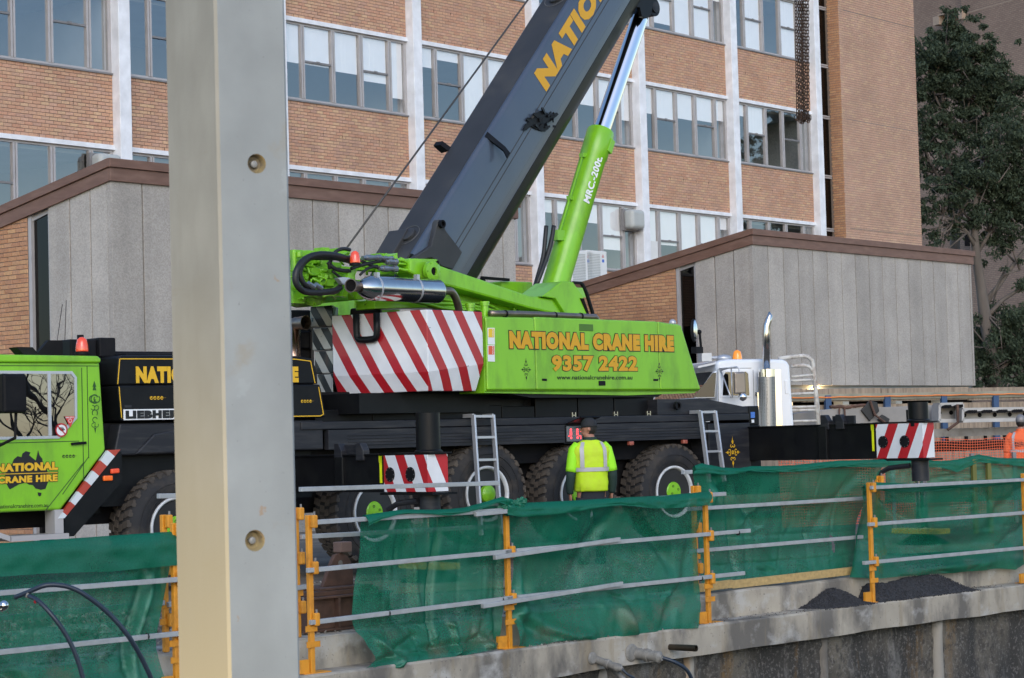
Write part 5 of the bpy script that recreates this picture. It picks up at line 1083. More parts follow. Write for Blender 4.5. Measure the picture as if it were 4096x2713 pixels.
# ------------------------------------------------------------------ guard rails
M_post = mat('orange_yellow_post', (.66, .27, .018), .5, var=.10, vs=5, dirt=(.25, .09, .02), ds=8, damt=.5)
M_rail = mat('galvanised_tube', (.42, .43, .44), .42, .35, var=.10, vs=9, dirt=(.25, .23, .21), ds=6, damt=.4)
def post(parent, u, y, z0, z1, clamps, foot=True):
    b = MB(FM); b.box((u - .025, y - .022, z0), (u + .025, y + .022, z1)); po = b.build('post', M_post, parent, bev=.006)
    for z in clamps:
        b = MB(FM); b.box((u - .008, y - .075, z - .055), (u + .050, y - .024, z + .06)); b.build('clamp', M_post, po, bev=.012)
        b = MB(FM); b.cyl((u + .03, y - .045, z + .06), (u + .03, y - .045, z + .09), .010, 8); b.build('clamp_pin', M_sill, po)
    for z, dx in ((z0 + .26, .0), (z0 + .40, -.02)):
        b = MB(FM); b.box((u - .075 + dx * .5, y - .034, z - .026), (u + .075 + dx * 1.5, y - .0225, z + .026)); b.build('toe_board_holder', M_post, po)
    if foot:
        b = MB(FM); b.box((u - .10, y - .03, z0 - .0), (u + .20, y + .12, z0 + .010)); b.box((u - .16, y - .01, z0 + .01), (u - .036, y + .02, z0 + .13)); b.build('base_plate', M_post, po)
    return po
def rail(parent, a, c, y, za, zc, s=.042):
    b = MB(FM); b.bar((a, y, za), (c, y, zc), s, s); return b.build('rail', M_rail, parent, bev=.004)
fr = thing('guard_rail', 'front guard rail of orange posts and grey square tubes standing on the edge beam', 'guard rail', M=FM)
yF = .10
PU = [FBP.uv(706, 2690, -.1)[0], -2.40, .09, 3.12, 6.13, 9.52]
for i, u in enumerate(PU): post(fr, u, yF, -.342, 1.06, (1.0, .59, .135))
for a, c, za, zc, k in ((-2.36, .02, .995, 1.0, 0), (-2.47, .16, .575, .60, 0), (-2.45, .16, .115, .15, 0), (-.42, .03, .98, .99, 1), (-.18, 1.62, .555, .635, 1), (-.36, 1.64, .105, .185, 1), (.0, 3.80, .60, .615, 2), (.0, 3.68, .15, .16, 2), (.1, 3.4, 1.02, 1.03, 2), (6.02, 9.9, .575, .56, 3), (5.9, 9.9, .135, .115, 3), (6.1, 9.9, 1.0, .98, 3), (-12, -2.95, .62, .585, 0), (-12, -2.95, .13, .14, 0)):
    rail(fr, a, c, yF - .05 - (.045 if k == 1 else 0), za, zc)
for u, z in ((-1.52, .125), (-.05, .14), (2.95, .15), (-4.2, .14), (-7.3, .135), (3.6, .6)):
    b = MB(FM); b.lathe([(.030, -.006), (.030, .006)], (u, yF - .05, z), (1, 0, 0), 8); b.build('cable_tie', M_rubber, fr)
br_ = thing('guard_rail', 'rear guard rail of orange posts set back on the upper step behind the front one', 'guard rail', M=FM)
yB = .46
for x, y in ((665, 2644), (1193, 2569), (2785, 2330), (3520, 2250)):
    u = FBP.uv(x, y, -yB)[0]; post(br_, u, yB, -.05, 1.12, (1.06, .66, .22), False)
def rpx(parent, x0, y0, x1, y1, y, nm='rail'):
    a, c = FBP.uv(x0, y0, -y), FBP.uv(x1, y1, -y); return rail(parent, a[0], c[0], y, a[1], c[1])
rpx(br_, 1200, 1958, 1993, 1933, yB - .05); rpx(br_, 1205, 2148, 1990, 2106, yB - .05); rpx(br_, 1150, 2358, 1228, 2346, yB - .05); rpx(br_, -400, 2420 + 90, 655, 2411, yB - .05)
rpx(br_, 632, 1985, 760, 1982, yB - .05); rpx(br_, 2730, 1890, 2765, 1888, yB - .05); rpx(br_, 2755, 2037, 3470, 1993, yB - .05); rpx(br_, 2762, 2206, 3560, 2138, yB - .05); rpx(br_, 670, 2420, 740, 2405, yB - .05)
# timber toe board at the foot of the set-back mesh
for (x0, y0, x1, y1), c in (((2790, 2352, 2925, 2340), 0), ((2925, 2343, 3420, 2296), 1)):
    a, e = FBP.uv(x0, y0, -.42), FBP.uv(x1, y1, -.42); b = MB(FM); b.bar((a[0], .42, -.02 + .03), (e[0], .42, -.02 + .04), .05, .09); tag(b.build('timber_board', mat('formwork_timber', (.42, .29, .12), .8, var=.2, vs=3, stretch=(1, 9, 9)), None, bev=.004), ('short', 'long')[c] + ' yellow timber board lying along the top of the concrete step under the mesh', 'timber', 'timber boards on the step')
# ------------------------------------------------------------------ shade cloth
def cloth_mat(name, col, trans, dirt=True):
    m = bpy.data.materials.new(name); m.use_nodes = True; N, L = nodes(m); N.remove(N['Principled BSDF'])
    d = N.new('ShaderNodeBsdfDiffuse'); tl = N.new('ShaderNodeBsdfTranslucent'); gl = N.new('ShaderNodeBsdfGlossy'); gl.inputs['Roughness'].default_value = .45; gl.inputs[0].default_value = (.30, .45, .42, 1)
    t = N.new('ShaderNodeBsdfTransparent')
    tc = N.new('ShaderNodeTexCoord'); n = N.new('ShaderNodeTexNoise'); n.inputs['Scale'].default_value = 3.2; n.inputs['Detail'].default_value = 7; L.new(tc.outputs['Object'], n.inputs['Vector'])
    sx_ = N.new('ShaderNodeSeparateXYZ'); L.new(tc.outputs['Object'], sx_.inputs[0])
    zr = N.new('ShaderNodeMapRange'); zr.inputs[1].default_value = .25; zr.inputs[2].default_value = -.38; L.new(sx_.outputs[2], zr.inputs[0])
    r = N.new('ShaderNodeMapRange'); r.inputs[1].default_value = .54; r.inputs[2].default_value = .72; L.new(n.outputs[0], r.inputs[0])
    mu = N.new('ShaderNodeMath'); mu.operation = 'MULTIPLY'; L.new(zr.outputs[0], mu.inputs[0]); L.new(r.outputs[0], mu.inputs[1])
    m2 = N.new('ShaderNodeMath'); m2.operation = 'MULTIPLY'; m2.inputs[1].default_value = .75 if dirt else 0; L.new(mu.outputs[0], m2.inputs[0])
    c = N.new('ShaderNodeMix'); c.data_type = 'RGBA'; c.inputs[6].default_value = (*col, 1); c.inputs[7].default_value = (.22, .17, .11, 1); L.new(m2.outputs[0], c.inputs[0])
    for s in (d, tl): L.new(c.outputs[2], s.inputs[0])
    a = N.new('ShaderNodeMixShader'); a.inputs[0].default_value = .35; L.new(d.outputs[0], a.inputs[1]); L.new(tl.outputs[0], a.inputs[2])
    a2 = N.new('ShaderNodeMixShader'); a2.inputs[0].default_value = .11; L.new(a.outputs[0], a2.inputs[1]); L.new(gl.outputs[0], a2.inputs[2])
    n3 = N.new('ShaderNodeTexNoise'); n3.inputs['Scale'].default_value = 1.6; n3.inputs['Detail'].default_value = 4; L.new(tc.outputs['Object'], n3.inputs['Vector'])
    r3 = N.new('ShaderNodeMapRange'); r3.inputs[1].default_value = .3; r3.inputs[2].default_value = .7; r3.inputs[3].default_value = trans - .11; r3.inputs[4].default_value = trans + .13; L.new(n3.outputs[0], r3.inputs[0])
    n5 = N.new('ShaderNodeTexNoise'); n5.inputs['Scale'].default_value = 75; n5.inputs['Detail'].default_value = 3; L.new(tc.outputs['Object'], n5.inputs['Vector'])
    w5 = N.new('ShaderNodeMath'); w5.operation = 'MULTIPLY_ADD'; w5.inputs[1].default_value = .5; L.new(n5.outputs[0], w5.inputs[0]); s5 = N.new('ShaderNodeMath'); s5.operation = 'SUBTRACT'; s5.inputs[1].default_value = .25; L.new(r3.outputs[0], s5.inputs[0]); L.new(s5.outputs[0], w5.inputs[2]); w5.use_clamp = True
    o = N.new('ShaderNodeMixShader'); L.new(w5.outputs[0], o.inputs[0]); L.new(a2.outputs[0], o.inputs[1]); L.new(t.outputs[0], o.inputs[2]); L.new(o.outputs[0], N['Material Output'].inputs[0])
    return m
M_cloth = cloth_mat('green_shade_cloth', (.004, .185, .098), .21)
M_hem = cloth_mat('green_cloth_double', (.004, .165, .088), .08, False)
def pl_interp(pts, t):
    L = [0.]
    for i in range(1, len(pts)): L.append(L[-1] + math.hypot(pts[i][0] - pts[i - 1][0], pts[i][1] - pts[i - 1][1]))
    s = t * L[-1]
    for i in range(1, len(pts)):
        if s <= L[i] or i == len(pts) - 1:
            f = (s - L[i - 1]) / max(1e-6, L[i] - L[i - 1]); return tuple(pts[i - 1][k] + (pts[i][k] - pts[i - 1][k]) * f for k in range(len(pts[0])))
def cloth(name, label, rows, seed, nu=90, nv=60, P=None, amp=.03, hem=None, group='green shade cloths tied to the guard rails', folds=(), m=None, slack=1., holes=()):
    """rows: polylines of (px, py, depth behind the beam edge), top to bottom"""
    P = P or FBP
    R = [[(*P.uv(x, y, -o), o) for x, y, o in row] for row in rows]; R = [[(u, o, z) for u, z, o in row] for row in R]
    def at(s, t):
        k = t * (len(R) - 1); i = min(int(k), len(R) - 2); f = k - i
        q = [pl_interp(R[max(0, min(len(R) - 1, i + d))], s) for d in (-1, 0, 1, 2)]
        out = []
        for c in range(3):
            p0, p1, p2, p3 = (q[j][c] for j in range(4)); out.append(.5 * ((2 * p1) + (p2 - p0) * f + (2 * p0 - 5 * p1 + 4 * p2 - p3) * f * f + (3 * p1 - p0 - 3 * p2 + p3) * f ** 3))
        return Vector(out)
    rd = random.Random(seed); ph = [rd.uniform(0, 9) for _ in range(8)]
    fl = list(folds) or [(rd.random(), rd.uniform(-.1, .3), rd.random(), rd.uniform(.5, 1.0), rd.uniform(.015, .04), rd.choice((-1, 1, 1)) * rd.uniform(.02, .045)) for _ in range(11)]
    for _ in range(26):
        s0, t0, a, L_ = rd.random(), rd.random() ** .8, rd.uniform(0, 6.28), rd.uniform(.06, .22); fl.append((s0, t0, s0 + L_ * math.cos(a) * .6, t0 + L_ * math.sin(a), rd.uniform(.008, .018), rd.choice((-1, 1)) * rd.uniform(.006, .016)))
    for k in range(1, 4): fl.append((0, k / 4 + rd.uniform(-.03, .03), 1, k / 4 + rd.uniform(-.03, .03), .006, .007))
    for k in range(1, 6): fl.append((k / 6 + rd.uniform(-.03, .03), 0, k / 6 + rd.uniform(-.03, .03), 1, .006, .008))
    def pt(s, t):
        p = at(s, t); ed = min(1, t * 6) * slack
        d = 1.7 * amp * (noise.noise(Vector((p.x * 1.1 + ph[0], p.z * 1.2, ph[1]))) * 1.0 + .45 * noise.noise(Vector((p.x * 3.1 + ph[2], p.z * 2.0 + p.x, ph[3]))) + .22 * noise.noise(Vector((p.x * 8 + ph[4], p.z * 5 - 2 * p.x, ph[5]))))
        for (s0, t0, s1, t1, w_, h) in fl:
            dx, dt = s1 - s0, t1 - t0; k = ((s - s0) * dx + (t - t0) * dt) / max(1e-6, dx * dx + dt * dt); k2 = max(0, min(1, k)); e = math.hypot((s - s0 - k2 * dx) * 1.0, (t - t0 - k2 * dt) * .5); d += 1.7 * h * math.exp(-(e / w_) ** 2) * (.5 + .5 * math.sin(math.pi * k2))
        return Vector((p.x, p.y + d * ed, p.z + .012 * noise.noise(Vector((p.x * 2.2, t * 3, ph[6]))) * ed))
    b = MB(P.M); vs_ = [pt(i / nu, j / nv) for j in range(nv + 1) for i in range(nu + 1)]
    def torn(v):
        for (hx, hy, rx, rz) in holes:
            u_, z_ = P.uv(hx, hy, -.5); k = 1 + .5 * noise.noise(Vector((v.x * 30, v.z * 30, 2)))
            if ((v.x - u_) / rx) ** 2 + ((v.z - z_) / rz) ** 2 < k: return True
        return False
    b.add(vs_, [(j * (nu + 1) + i, j * (nu + 1) + i + 1, (j + 1) * (nu + 1) + i + 1, (j + 1) * (nu + 1) + i) for j in range(nv) for i in range(nu) if not torn(vs_[j * (nu + 1) + i])])
    root = thing(name, label, 'shade cloth', M=P.M, group=group)
    b.build('sheet', m or M_cloth, root, smooth=True, fixn=False)
    if hem:
        lo = [(*P.uv(x, y, -o), o) for x, y, o in hem]; lo = [(u, o, z) for u, z, o in lo]; vs = []; nh = 10
        for j in range(nh + 1):
            for i in range(nu + 1):
                a = pt(i / nu, 0); c = Vector(pl_interp(lo, i / nu)); t = j / nh; q = a.lerp(c, t)
                q.y = a.y + (c.y - a.y) * min(1, t * 3.0) + .010 * noise.noise(Vector((q.x * 6, t * 3, ph[7]))) ; q.z += .035 * math.sin(min(1, t * 3) * math.pi) * (1 if t < .34 else 0)
                vs.append(q)
        b = MB(P.M); b.add(vs, [(j * (nu + 1) + i, j * (nu + 1) + i + 1, (j + 1) * (nu + 1) + i + 1, (j + 1) * (nu + 1) + i) for j in range(nh) for i in range(nu)]); b.build('folded_hem', M_hem, root, smooth=True, fixn=False)
    return root
def z2(ox, oy, pts, o): return [(ox + x / 2, oy + y / 2, (o[i] if isinstance(o, (list, tuple)) else o)) for i, (x, y) in enumerate(pts)]
cloth('shade_cloth', 'green shade cloth with its lower left corner trailing on the beam right of the column', [
    z2(1100, 1929, [(690, 282), (1000, 246), (1250, 246), (1500, 225), (1680, 175), (1800, 140), (1880, 160)], .09),
    z2(1100, 1929, [(672, 600), (1000, 560), (1400, 500), (1800, 470), (1850, 470)], .16),
    z2(1100, 1929, [(612, 1100), (900, 1070), (1300, 1010), (1700, 960), (1840, 950)], .17),
    z2(1100, 1929, [(700, 1270), (900, 1260), (1300, 1230), (1650, 1180), (1835, 1170)], .13),
    z2(1100, 1929, [(800, 1420), (900, 1420), (1300, 1370), (1600, 1310), (1822, 1270)], [.06] * 5),
    z2(1100, 1929, [(700, 1500), (830, 1512), (1150, 1462), (1400, 1415), (1600, 1365), (1780, 1335)], .03)], 11, 100, 70, amp=.035,
    hem=z2(1100, 1929, [(750, 350), (860, 295), (950, 270), (1000, 255), (1120, 250), (1250, 258), (1400, 268), (1550, 240), (1680, 205), (1760, 170), (1800, 165), (1880, 190)], -.005),
    folds=[(.28, .02, .42, .42, .022, -.05), (.52, .0, .46, .75, .018, .04), (.62, .5, .66, .9, .02, -.035), (.0, .85, .35, .6, .03, .04), (.1, .62, .25, 1, .03, -.05), (.95, .1, .98, .9, .03, .05), (.8, .62, .95, .95, .03, -.05), (.85, .55, .7, .95, .03, .04), (.3, .75, .9, .72, .03, .03), (.12, .1, .3, .5, .03, .025)])
cloth('shade_cloth', 'green shade cloth in front of the man, its rolled top knotted at a post', [
    z2(2000, 1929, [(0, 150), (120, 180), (500, 165), (900, 145), (1300, 118), (1600, 90), (1660, 85)], .09),
    z2(2000, 1929, [(100, 500), (500, 470), (900, 440), (1300, 410), (1600, 390)], .16),
    z2(2000, 1929, [(95, 900), (500, 860), (900, 820), (1300, 780), (1580, 745)], .18),
    z2(2000, 1929, [(85, 1080), (500, 1030), (900, 990), (1300, 940), (1582, 905)], .12),
    z2(2000, 1929, [(110, 1310), (290, 1330), (480, 1270), (720, 1262), (960, 1230), (1200, 1195), (1400, 1180), (1560, 1168)], .035)], 23, 100, 70, amp=.04,
    hem=z2(2000, 1929, [(60, 260), (180, 280), (400, 262), (620, 235), (800, 205), (950, 185), (1050, 190), (1200, 208), (1300, 212), (1450, 205), (1600, 190), (1665, 185)], -.02),
    folds=[(.55, .02, .30, .45, .03, .06), (.57, .02, .82, .42, .03, .06), (.03, .2, .10, .62, .025, .05), (.08, .55, .0, 1, .04, -.06), (.55, .75, .63, 1, .025, -.07), (.15, .85, .4, 1, .035, -.05), (.0, .75, .22, .95, .03, .05), (.95, .3, .80, .95, .03, .035), (.35, .25, .62, .25, .05, .02), (.05, .35, .02, .75, .02, -.05), (.6, .55, .95, .5, .05, -.02)])
cloth('shade_cloth', 'green shade cloth set back between two posts with a small torn hole', [
    z2(2000, 1500, [(1540, 745), (1600, 720), (1760, 755), (1900, 765), (2000, 750), (2200, 745), (2368, 735), (2700, 700), (3060, 690), (3080, 700)], .44),
    z2(2000, 1929, [(1590, 300), (1900, 290), (2300, 260), (2870, 230)], .50),
    z2(2000, 1929, [(1595, 620), (1900, 600), (2300, 570), (2840, 520)], .52),
    z2(2000, 1929, [(1600, 838), (1900, 822), (2300, 788), (2845, 745)], .46)], 31, 150, 90, amp=.028, holes=[(3332, 2178, .03, .09), (3326, 2150, .02, .03)],
    hem=z2(2000, 1500, [(1545, 790), (1700, 790), (1790, 805), (1900, 790), (2000, 770), (2200, 780), (2368, 775), (2700, 735), (3080, 740)], .37),
    folds=[(.08, .0, .15, .25, .02, .05), (.17, .0, .22, .8, .018, .05), (.19, .02, .36, .45, .025, .04), (.16, .02, .02, .35, .02, -.04), (.28, .1, .3, .98, .02, .02), (.45, .1, .44, .95, .03, .015), (.9, .05, .7, .5, .03, .02)])
cloth('shade_cloth', 'green shade cloth at the far right hanging slack behind the post with gravel heaps', [
    z2(2912, 1400, [(1075, 1105), (1160, 1072), (1450, 1085), (1900, 1078), (2200, 1050), (2420, 1015)], .20),
    z2(2912, 1400, [(1060, 1350), (1400, 1330), (1900, 1300), (2420, 1240)], .28),
    z2(2912, 1929, [(1035, 560), (1400, 560), (1900, 520), (2420, 440)], .30),
    z2(2912, 1929, [(1000, 765), (1200, 768), (1450, 745), (1800, 725), (2120, 692), (2280, 702), (2420, 640)], .26)], 47, 80, 60, amp=.05,
    hem=z2(2912, 1400, [(1075, 1130), (1180, 1120), (1330, 1140), (1500, 1140), (1700, 1125), (1900, 1105), (2200, 1085), (2420, 1055)], .13),
    folds=[(.06, .0, .3, .42, .03, .08), (.3, .45, .75, .5, .06, -.06), (.75, .5, 1.0, .05, .04, .06), (.62, .0, .8, .3, .03, .04), (.25, .6, .8, .65, .06, .06), (.05, .2, .02, 1, .02, .05), (.8, .75, 1, .45, .03, .05), (.3, .9, .75, .85, .05, -.05)])
cloth('shade_cloth', 'dark green shade cloth below the crane cab at the far left under two cables', [
    z2(0, 1929, [(-300, 515), (0, 490), (400, 462), (1000, 420), (1380, 395), (1440, 392)], .12),
    z2(0, 1929, [(-300, 1000), (500, 920), (1000, 860), (1330, 820)], .2),
    z2(0, 1929, [(-300, 1450), (500, 1370), (1000, 1310), (1235, 1260)], .2),
    z2(0, 1929, [(-300, 1760), (500, 1720), (1000, 1650), (1340, 1590)], .06)], 53, 90, 60, amp=.04,
    hem=z2(0, 1929, [(-300, 775), (0, 758), (300, 735), (700, 720), (900, 715), (1150, 690), (1440, 662)], .06),
    folds=[(.05, .25, .5, .25, .03, .03), (.1, .75, .3, .95, .04, .05), (.35, .9, .15, .7, .03, .04), (.85, .3, .82, .98, .02, .04), (.92, .1, .86, .9, .02, -.04), (.6, .6, .4, .9, .05, .03)])

kn = [o for o in COL.objects if o.name.startswith('shade_cloth') and 'knotted' in str(o.get('label'))][0]
b = MB()
for x, y, r in ((2020, 2016, .05), (2046, 2030, .04), (2078, 2012, .042), (2062, 2018, .04), (2034, 2046, .04), (2052, 2050, .03), (2092, 2004, .03)):
    q = MB(); c = FBP.at(x, y, -.02); q.ball((0, 0, 0), 1, 18, 12)
    b.add([c + Vector((v.x * 1.3, v.y * .5, v.z)) * r * (1 + .8 * noise.noise(v * 3.2 + Vector((x, 0, 0)))) for v in q.v], q.f)
o = b.build('knot', M_cloth, kn, smooth=False)
# ------------------------------------------------------------------ foreground precast column
KC = plane_px(887, 1356.5, 9.0, 1.047); KM = KC.M
def uw(x, y): return KC.uv(x, y)
W1 = uw(1172, 1356)[0]
# left face goes back from the corner at a right angle; depth from where its far edge is seen
_r = ray(690, 1356); _o = KC.O - CAM; _dd = -KC.n
_t = None
_den = _r.x * _dd.y - _r.y * _dd.x
_k = (_o.x * _r.y - _o.y * _r.x) / _den
D1 = abs(_k)
M_col = conc('column_concrete', (.315, .33, .325), [((1, 1, .4), 2.0, (.44, .70), (.27, .28, .27), .55), ((3, 3, 3), 1.4, (.60, .72), (.30, .24, .15), .45), ((1, 1, 1), 40, (.70, .75), (.15, .14, .13), .5, 2), ((1, 1, 1), 9, (.71, .74), (.36, .20, .08), .55, 3), ((1, 1, 1), 4.5, (.66, .69), (.36, .38, .38), .5, 5)], bump=.05)
def warm_lit():
    m = conc('column_concrete_warm_lit', (.34, .33, .295), [((2, 2, .5), 1.6, (.42, .70), (.25, .235, .20), .5), ((1, 1, 6), 1.2, (.62, .72), (.28, .24, .18), .35)], bump=.05); N, L = nodes(m); p = N['Principled BSDF']; src = p.inputs['Base Color'].links[0].from_socket
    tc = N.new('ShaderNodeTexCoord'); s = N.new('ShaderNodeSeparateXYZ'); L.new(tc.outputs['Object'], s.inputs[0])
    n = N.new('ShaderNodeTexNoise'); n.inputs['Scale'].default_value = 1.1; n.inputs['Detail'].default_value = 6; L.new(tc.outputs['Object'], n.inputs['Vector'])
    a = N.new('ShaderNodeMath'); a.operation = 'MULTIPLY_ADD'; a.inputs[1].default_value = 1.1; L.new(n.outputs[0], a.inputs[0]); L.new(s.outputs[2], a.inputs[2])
    r = N.new('ShaderNodeMapRange'); r.inputs[1].default_value = 2.9; r.inputs[2].default_value = 1.2; r.inputs[3].default_value = .12; r.inputs[4].default_value = .85; L.new(a.outputs[0], r.inputs[0])  # warm light from low left painted into the colour, stronger towards the bottom
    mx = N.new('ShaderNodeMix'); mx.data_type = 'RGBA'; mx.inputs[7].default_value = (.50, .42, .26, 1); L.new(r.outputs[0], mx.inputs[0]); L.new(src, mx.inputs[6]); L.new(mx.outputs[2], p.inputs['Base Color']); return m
M_col_lit = warm_lit()
col_ = thing('concrete_column', 'big pale precast concrete column in the foreground with two round lifting pockets', 'concrete column', M=KM)
ZB, ZT = -5.2, 7.0; ch = .012
holes = [(uw(1027, 655), .042), (uw(1020, 2163), .045)]
b = MB(KM); zs = [ZB]
cells = sorted([(h[0][1], h[0][0], h[1]) for h in holes])
u0f, u1f = ch, W1 - ch
H = .09
prev = ZB
for zc, uc, r in cells:
    b.add([(u0f, 0, prev), (u1f, 0, prev), (u1f, 0, zc - H), (u0f, 0, zc - H)], [(0, 1, 2, 3)])
    b.add([(u0f, 0, zc - H), (uc - H, 0, zc - H), (uc - H, 0, zc + H), (u0f, 0, zc + H)], [(0, 1, 2, 3)]); b.add([(uc + H, 0, zc - H), (u1f, 0, zc - H), (u1f, 0, zc + H), (uc + H, 0, zc + H)], [(0, 1, 2, 3)])
    n = 32; sq = []; ci = []; c2 = []; c3 = []
    for k in range(n):
        a = 2 * math.pi * k / n + math.pi / 4; c, s = math.cos(a), math.sin(a); m_ = max(abs(c), abs(s)); sq.append((uc + H * c / m_, 0, zc + H * s / m_)); ci.append((uc + r * c, 0, zc + r * s)); c2.append((uc - .003 + r * .78 * c, .035, zc + r * .78 * s)); c3.append((uc - .003 + r * .40 * c, .042, zc + r * .40 * s))
    b.add(sq + ci, [(k, (k + 1) % n, n + (k + 1) % n, n + k) for k in range(n)])
    b.mi = 2; b.add(ci + c2 + c3, [(k, (k + 1) % n, n + (k + 1) % n, n + k) for k in range(n)] + [(n + k, n + (k + 1) % n, 2 * n + (k + 1) % n, 2 * n + k) for k in range(n)] + [[2 * n + k for k in range(n)]]); b.mi = 0
    prev = zc + H
b.add([(u0f, 0, prev), (u1f, 0, prev), (u1f, 0, ZT), (u0f, 0, ZT)], [(0, 1, 2, 3)])
b.add([(u1f, 0, ZB), (W1, ch, ZB), (W1, ch, ZT), (u1f, 0, ZT)], [(0, 1, 2, 3)]); b.add([(W1, ch, ZB), (W1, D1, ZB), (W1, D1, ZT), (W1, ch, ZT)], [(0, 1, 2, 3)]); b.add([(W1, D1, ZB), (0, D1, ZB), (0, D1, ZT), (W1, D1, ZT)], [(0, 1, 2, 3)])
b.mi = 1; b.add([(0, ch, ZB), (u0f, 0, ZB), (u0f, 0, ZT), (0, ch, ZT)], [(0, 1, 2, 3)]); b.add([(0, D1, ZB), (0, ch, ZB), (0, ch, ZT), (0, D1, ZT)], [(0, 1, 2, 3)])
b.mi = 0; b.add([(0, D1, ZT), (u0f, 0, ZT), (W1, 0, ZT), (W1, D1, ZT)], [(0, 1, 2, 3)])
M_pocket = conc('pocket_mortar', (.33, .25, .12), [((1, 1, 1), 14, (.45, .62), (.16, .14, .12), .8)], bump=.1)
b.build('shaft', [M_col, M_col_lit, M_pocket], col_, fixn=False)
for zc, uc, r in cells:
    b = MB(KM); b.lathe([(.015, .041), (.015, .020), (.011, .017), (0, .017)], (uc - .003, 0, zc), (0, 1, 0), 20); b.build('ferrule', mat('dull_ferrule', (.30, .29, .27), .6, .2, var=.25, vs=60), col_, smooth=True, autos=40)

fl_ = thing('work_floodlight', 'site floodlight standing in the pit left of the column, out of view', 'floodlight', (-3.7, 6.6, -2.3))
_aim = (Vector((-1.35, 9.1, .9)) - Vector((-3.7, 6.6, -2.3))).normalized(); b = MB(); _c = Vector((-3.7, 6.6, -2.3)); b.cyl(_c - _aim * .18, _c - _aim * .02, .13, 20); b.build('lamp_housing', M_alu, fl_)
b = MB(); b.cyl(_c + Vector((0, 0, -.15)), Vector((-3.7, 6.6, -5.2)), .03, 10); b.build('stand', M_alu, fl_)
b = MB(); b.cyl(_c - _aim * .02, _c, .11, 20); b.build('lens', mat('flood_lens', (1, .8, .5), .3, var=0, em=(1, .70, .33), es=12), fl_)
_l = bpy.data.lights.new('floodlight', 'SPOT'); _l.energy = 400; _l.color = (1, .76, .40); _l.spot_size = R_(62); _l.spot_blend = .8; _l.shadow_soft_size = .12
_o = bpy.data.objects.new('floodlight', _l); COL.objects.link(_o); _o.location = _c + _aim * .03; _o.rotation_euler = (-_aim).to_track_quat('Z', 'Y').to_euler()
# ------------------------------------------------------------------ pipes and cables in the beam face
def FQ(x, y, off): return FBP.at(x, y, off)
def px_path(pts, sub=6):
    P = [FQ(*p) for p in pts]; out = []
    for i in range(len(P) - 1):
        p0, p1, p2, p3 = P[max(0, i - 1)], P[i], P[i + 1], P[min(len(P) - 1, i + 2)]
        for k in range(sub): t = k / sub; out.append(.5 * ((2 * p1) + (p2 - p0) * t + (2 * p0 - 5 * p1 + 4 * p2 - p3) * t * t + (3 * p1 - p0 - 3 * p2 + p3) * t ** 3))
    out.append(P[-1]); return out
M_pvc = mat('grey_dirty_conduit', (.24, .225, .20), .6, var=.3, vs=8, dirt=(.07, .065, .06), ds=9, damt=.8)
M_cable = mat('dark_blue_cable', (.018, .028, .045), .4, var=.15)
b = MB(); p, q = FQ(2665, 2588, -.05), FQ(2785, 2594, .33); b.lathe([(.032, 0), (.034, (q - p).length), (.027, (q - p).length), (.027, .1)], p, q - p, 18, False); t = b.build('steel_pipe', mat('black_brass_pipe', (.05, .04, .028), .4, .6, var=.4, vs=9), None, smooth=True, autos=50); tag(t, 'short dark steel pipe poking out of the concrete beam, highest of three', 'pipe')
def conduit(path, r, name, label, cat, cab, rc):
    rt = thing(name, label, cat, FQ(*path[0])); P = [FQ(*p) for p in path]; b = MB(); d = P[1] - P[0]
    b.tube([P[0], P[0] + d * .45, P[0] + d * .46, P[0] + d * .56, P[0] + d * .57, P[0] + d * .78, P[0] + d * .79, P[0] + d * .9, P[0] + d * .96, P[1]], [r, r, r * 1.18, r * 1.18, r * .95, r * .95, r * 1.1, r * 1.1, r * .6, r * .55], 16); b.build('conduit', M_pvc, rt, smooth=True, autos=40)
    b = MB()
    for k in range(7): f = .1 + .11 * k; b.ball(P[0] + d * f + Vector((0, 0, r * .95)), r * .16, 6, 4)
    b.lathe([(r * 1.5, -.012), (r * 1.6, .0), (r * 1.2, .014)], FQ(path[0][0], path[0][1], .004), FBP.n, 18); b.build('fitting', M_pvc, rt)
    b = MB(); b.tube(px_path(cab), rc, 10); b.build('cable', M_cable, rt, smooth=True)
conduit([(2527, 2611, -.06), (2650, 2632, .30)], .058, 'conduit_stub', 'thick dirty conduit with a black cable drooping from it, middle of the beam stubs', 'conduit', [(2646, 2631, .28), (2690, 2645, .36), (2735, 2670, .42), (2762, 2705, .44), (2790, 2790, .44)], .020)
conduit([(2370, 2634, -.06), (2490, 2678, .34)], .040, 'conduit_stub', 'thin dirty conduit with a blue cable drooping from it, leftmost of the beam stubs', 'conduit', [(2486, 2676, .33), (2510, 2698, .38), (2545, 2722, .42), (2590, 2790, .44)], .013)
b = MB(); b.tube([FQ(2445, 2672, .1), FQ(2490, 2713, .3), FQ(2520, 2750, .4)], .028, 10); tag(b.build('grey_pipe', M_pvc, None, smooth=True), 'grey pipe dropping towards the pit below the leftmost beam stub', 'pipe')
hz = thing('cable_loop', 'two dark blue cables arching down in front of the left green cloth', 'cable', FBP.at(120, 2370, .4))
b = MB(); b.tube(px_path([(60, 2390, .35), (110, 2370, .45), (170, 2345, .55), (220, 2340, .6), (280, 2350, .65), (340, 2380, .7), (430, 2450, .75), (510, 2540, .8), (570, 2640, .8), (625, 2760, .8)]), .019, 10); b.build('cable', M_cable, hz, smooth=True)
b = MB(); b.tube(px_path([(95, 2378, .4), (125, 2388, .5), (160, 2410, .6), (215, 2470, .7), (270, 2550, .75), (310, 2640, .78), (345, 2760, .8)]), .018, 10); b.build('cable', M_cable, hz, smooth=True)
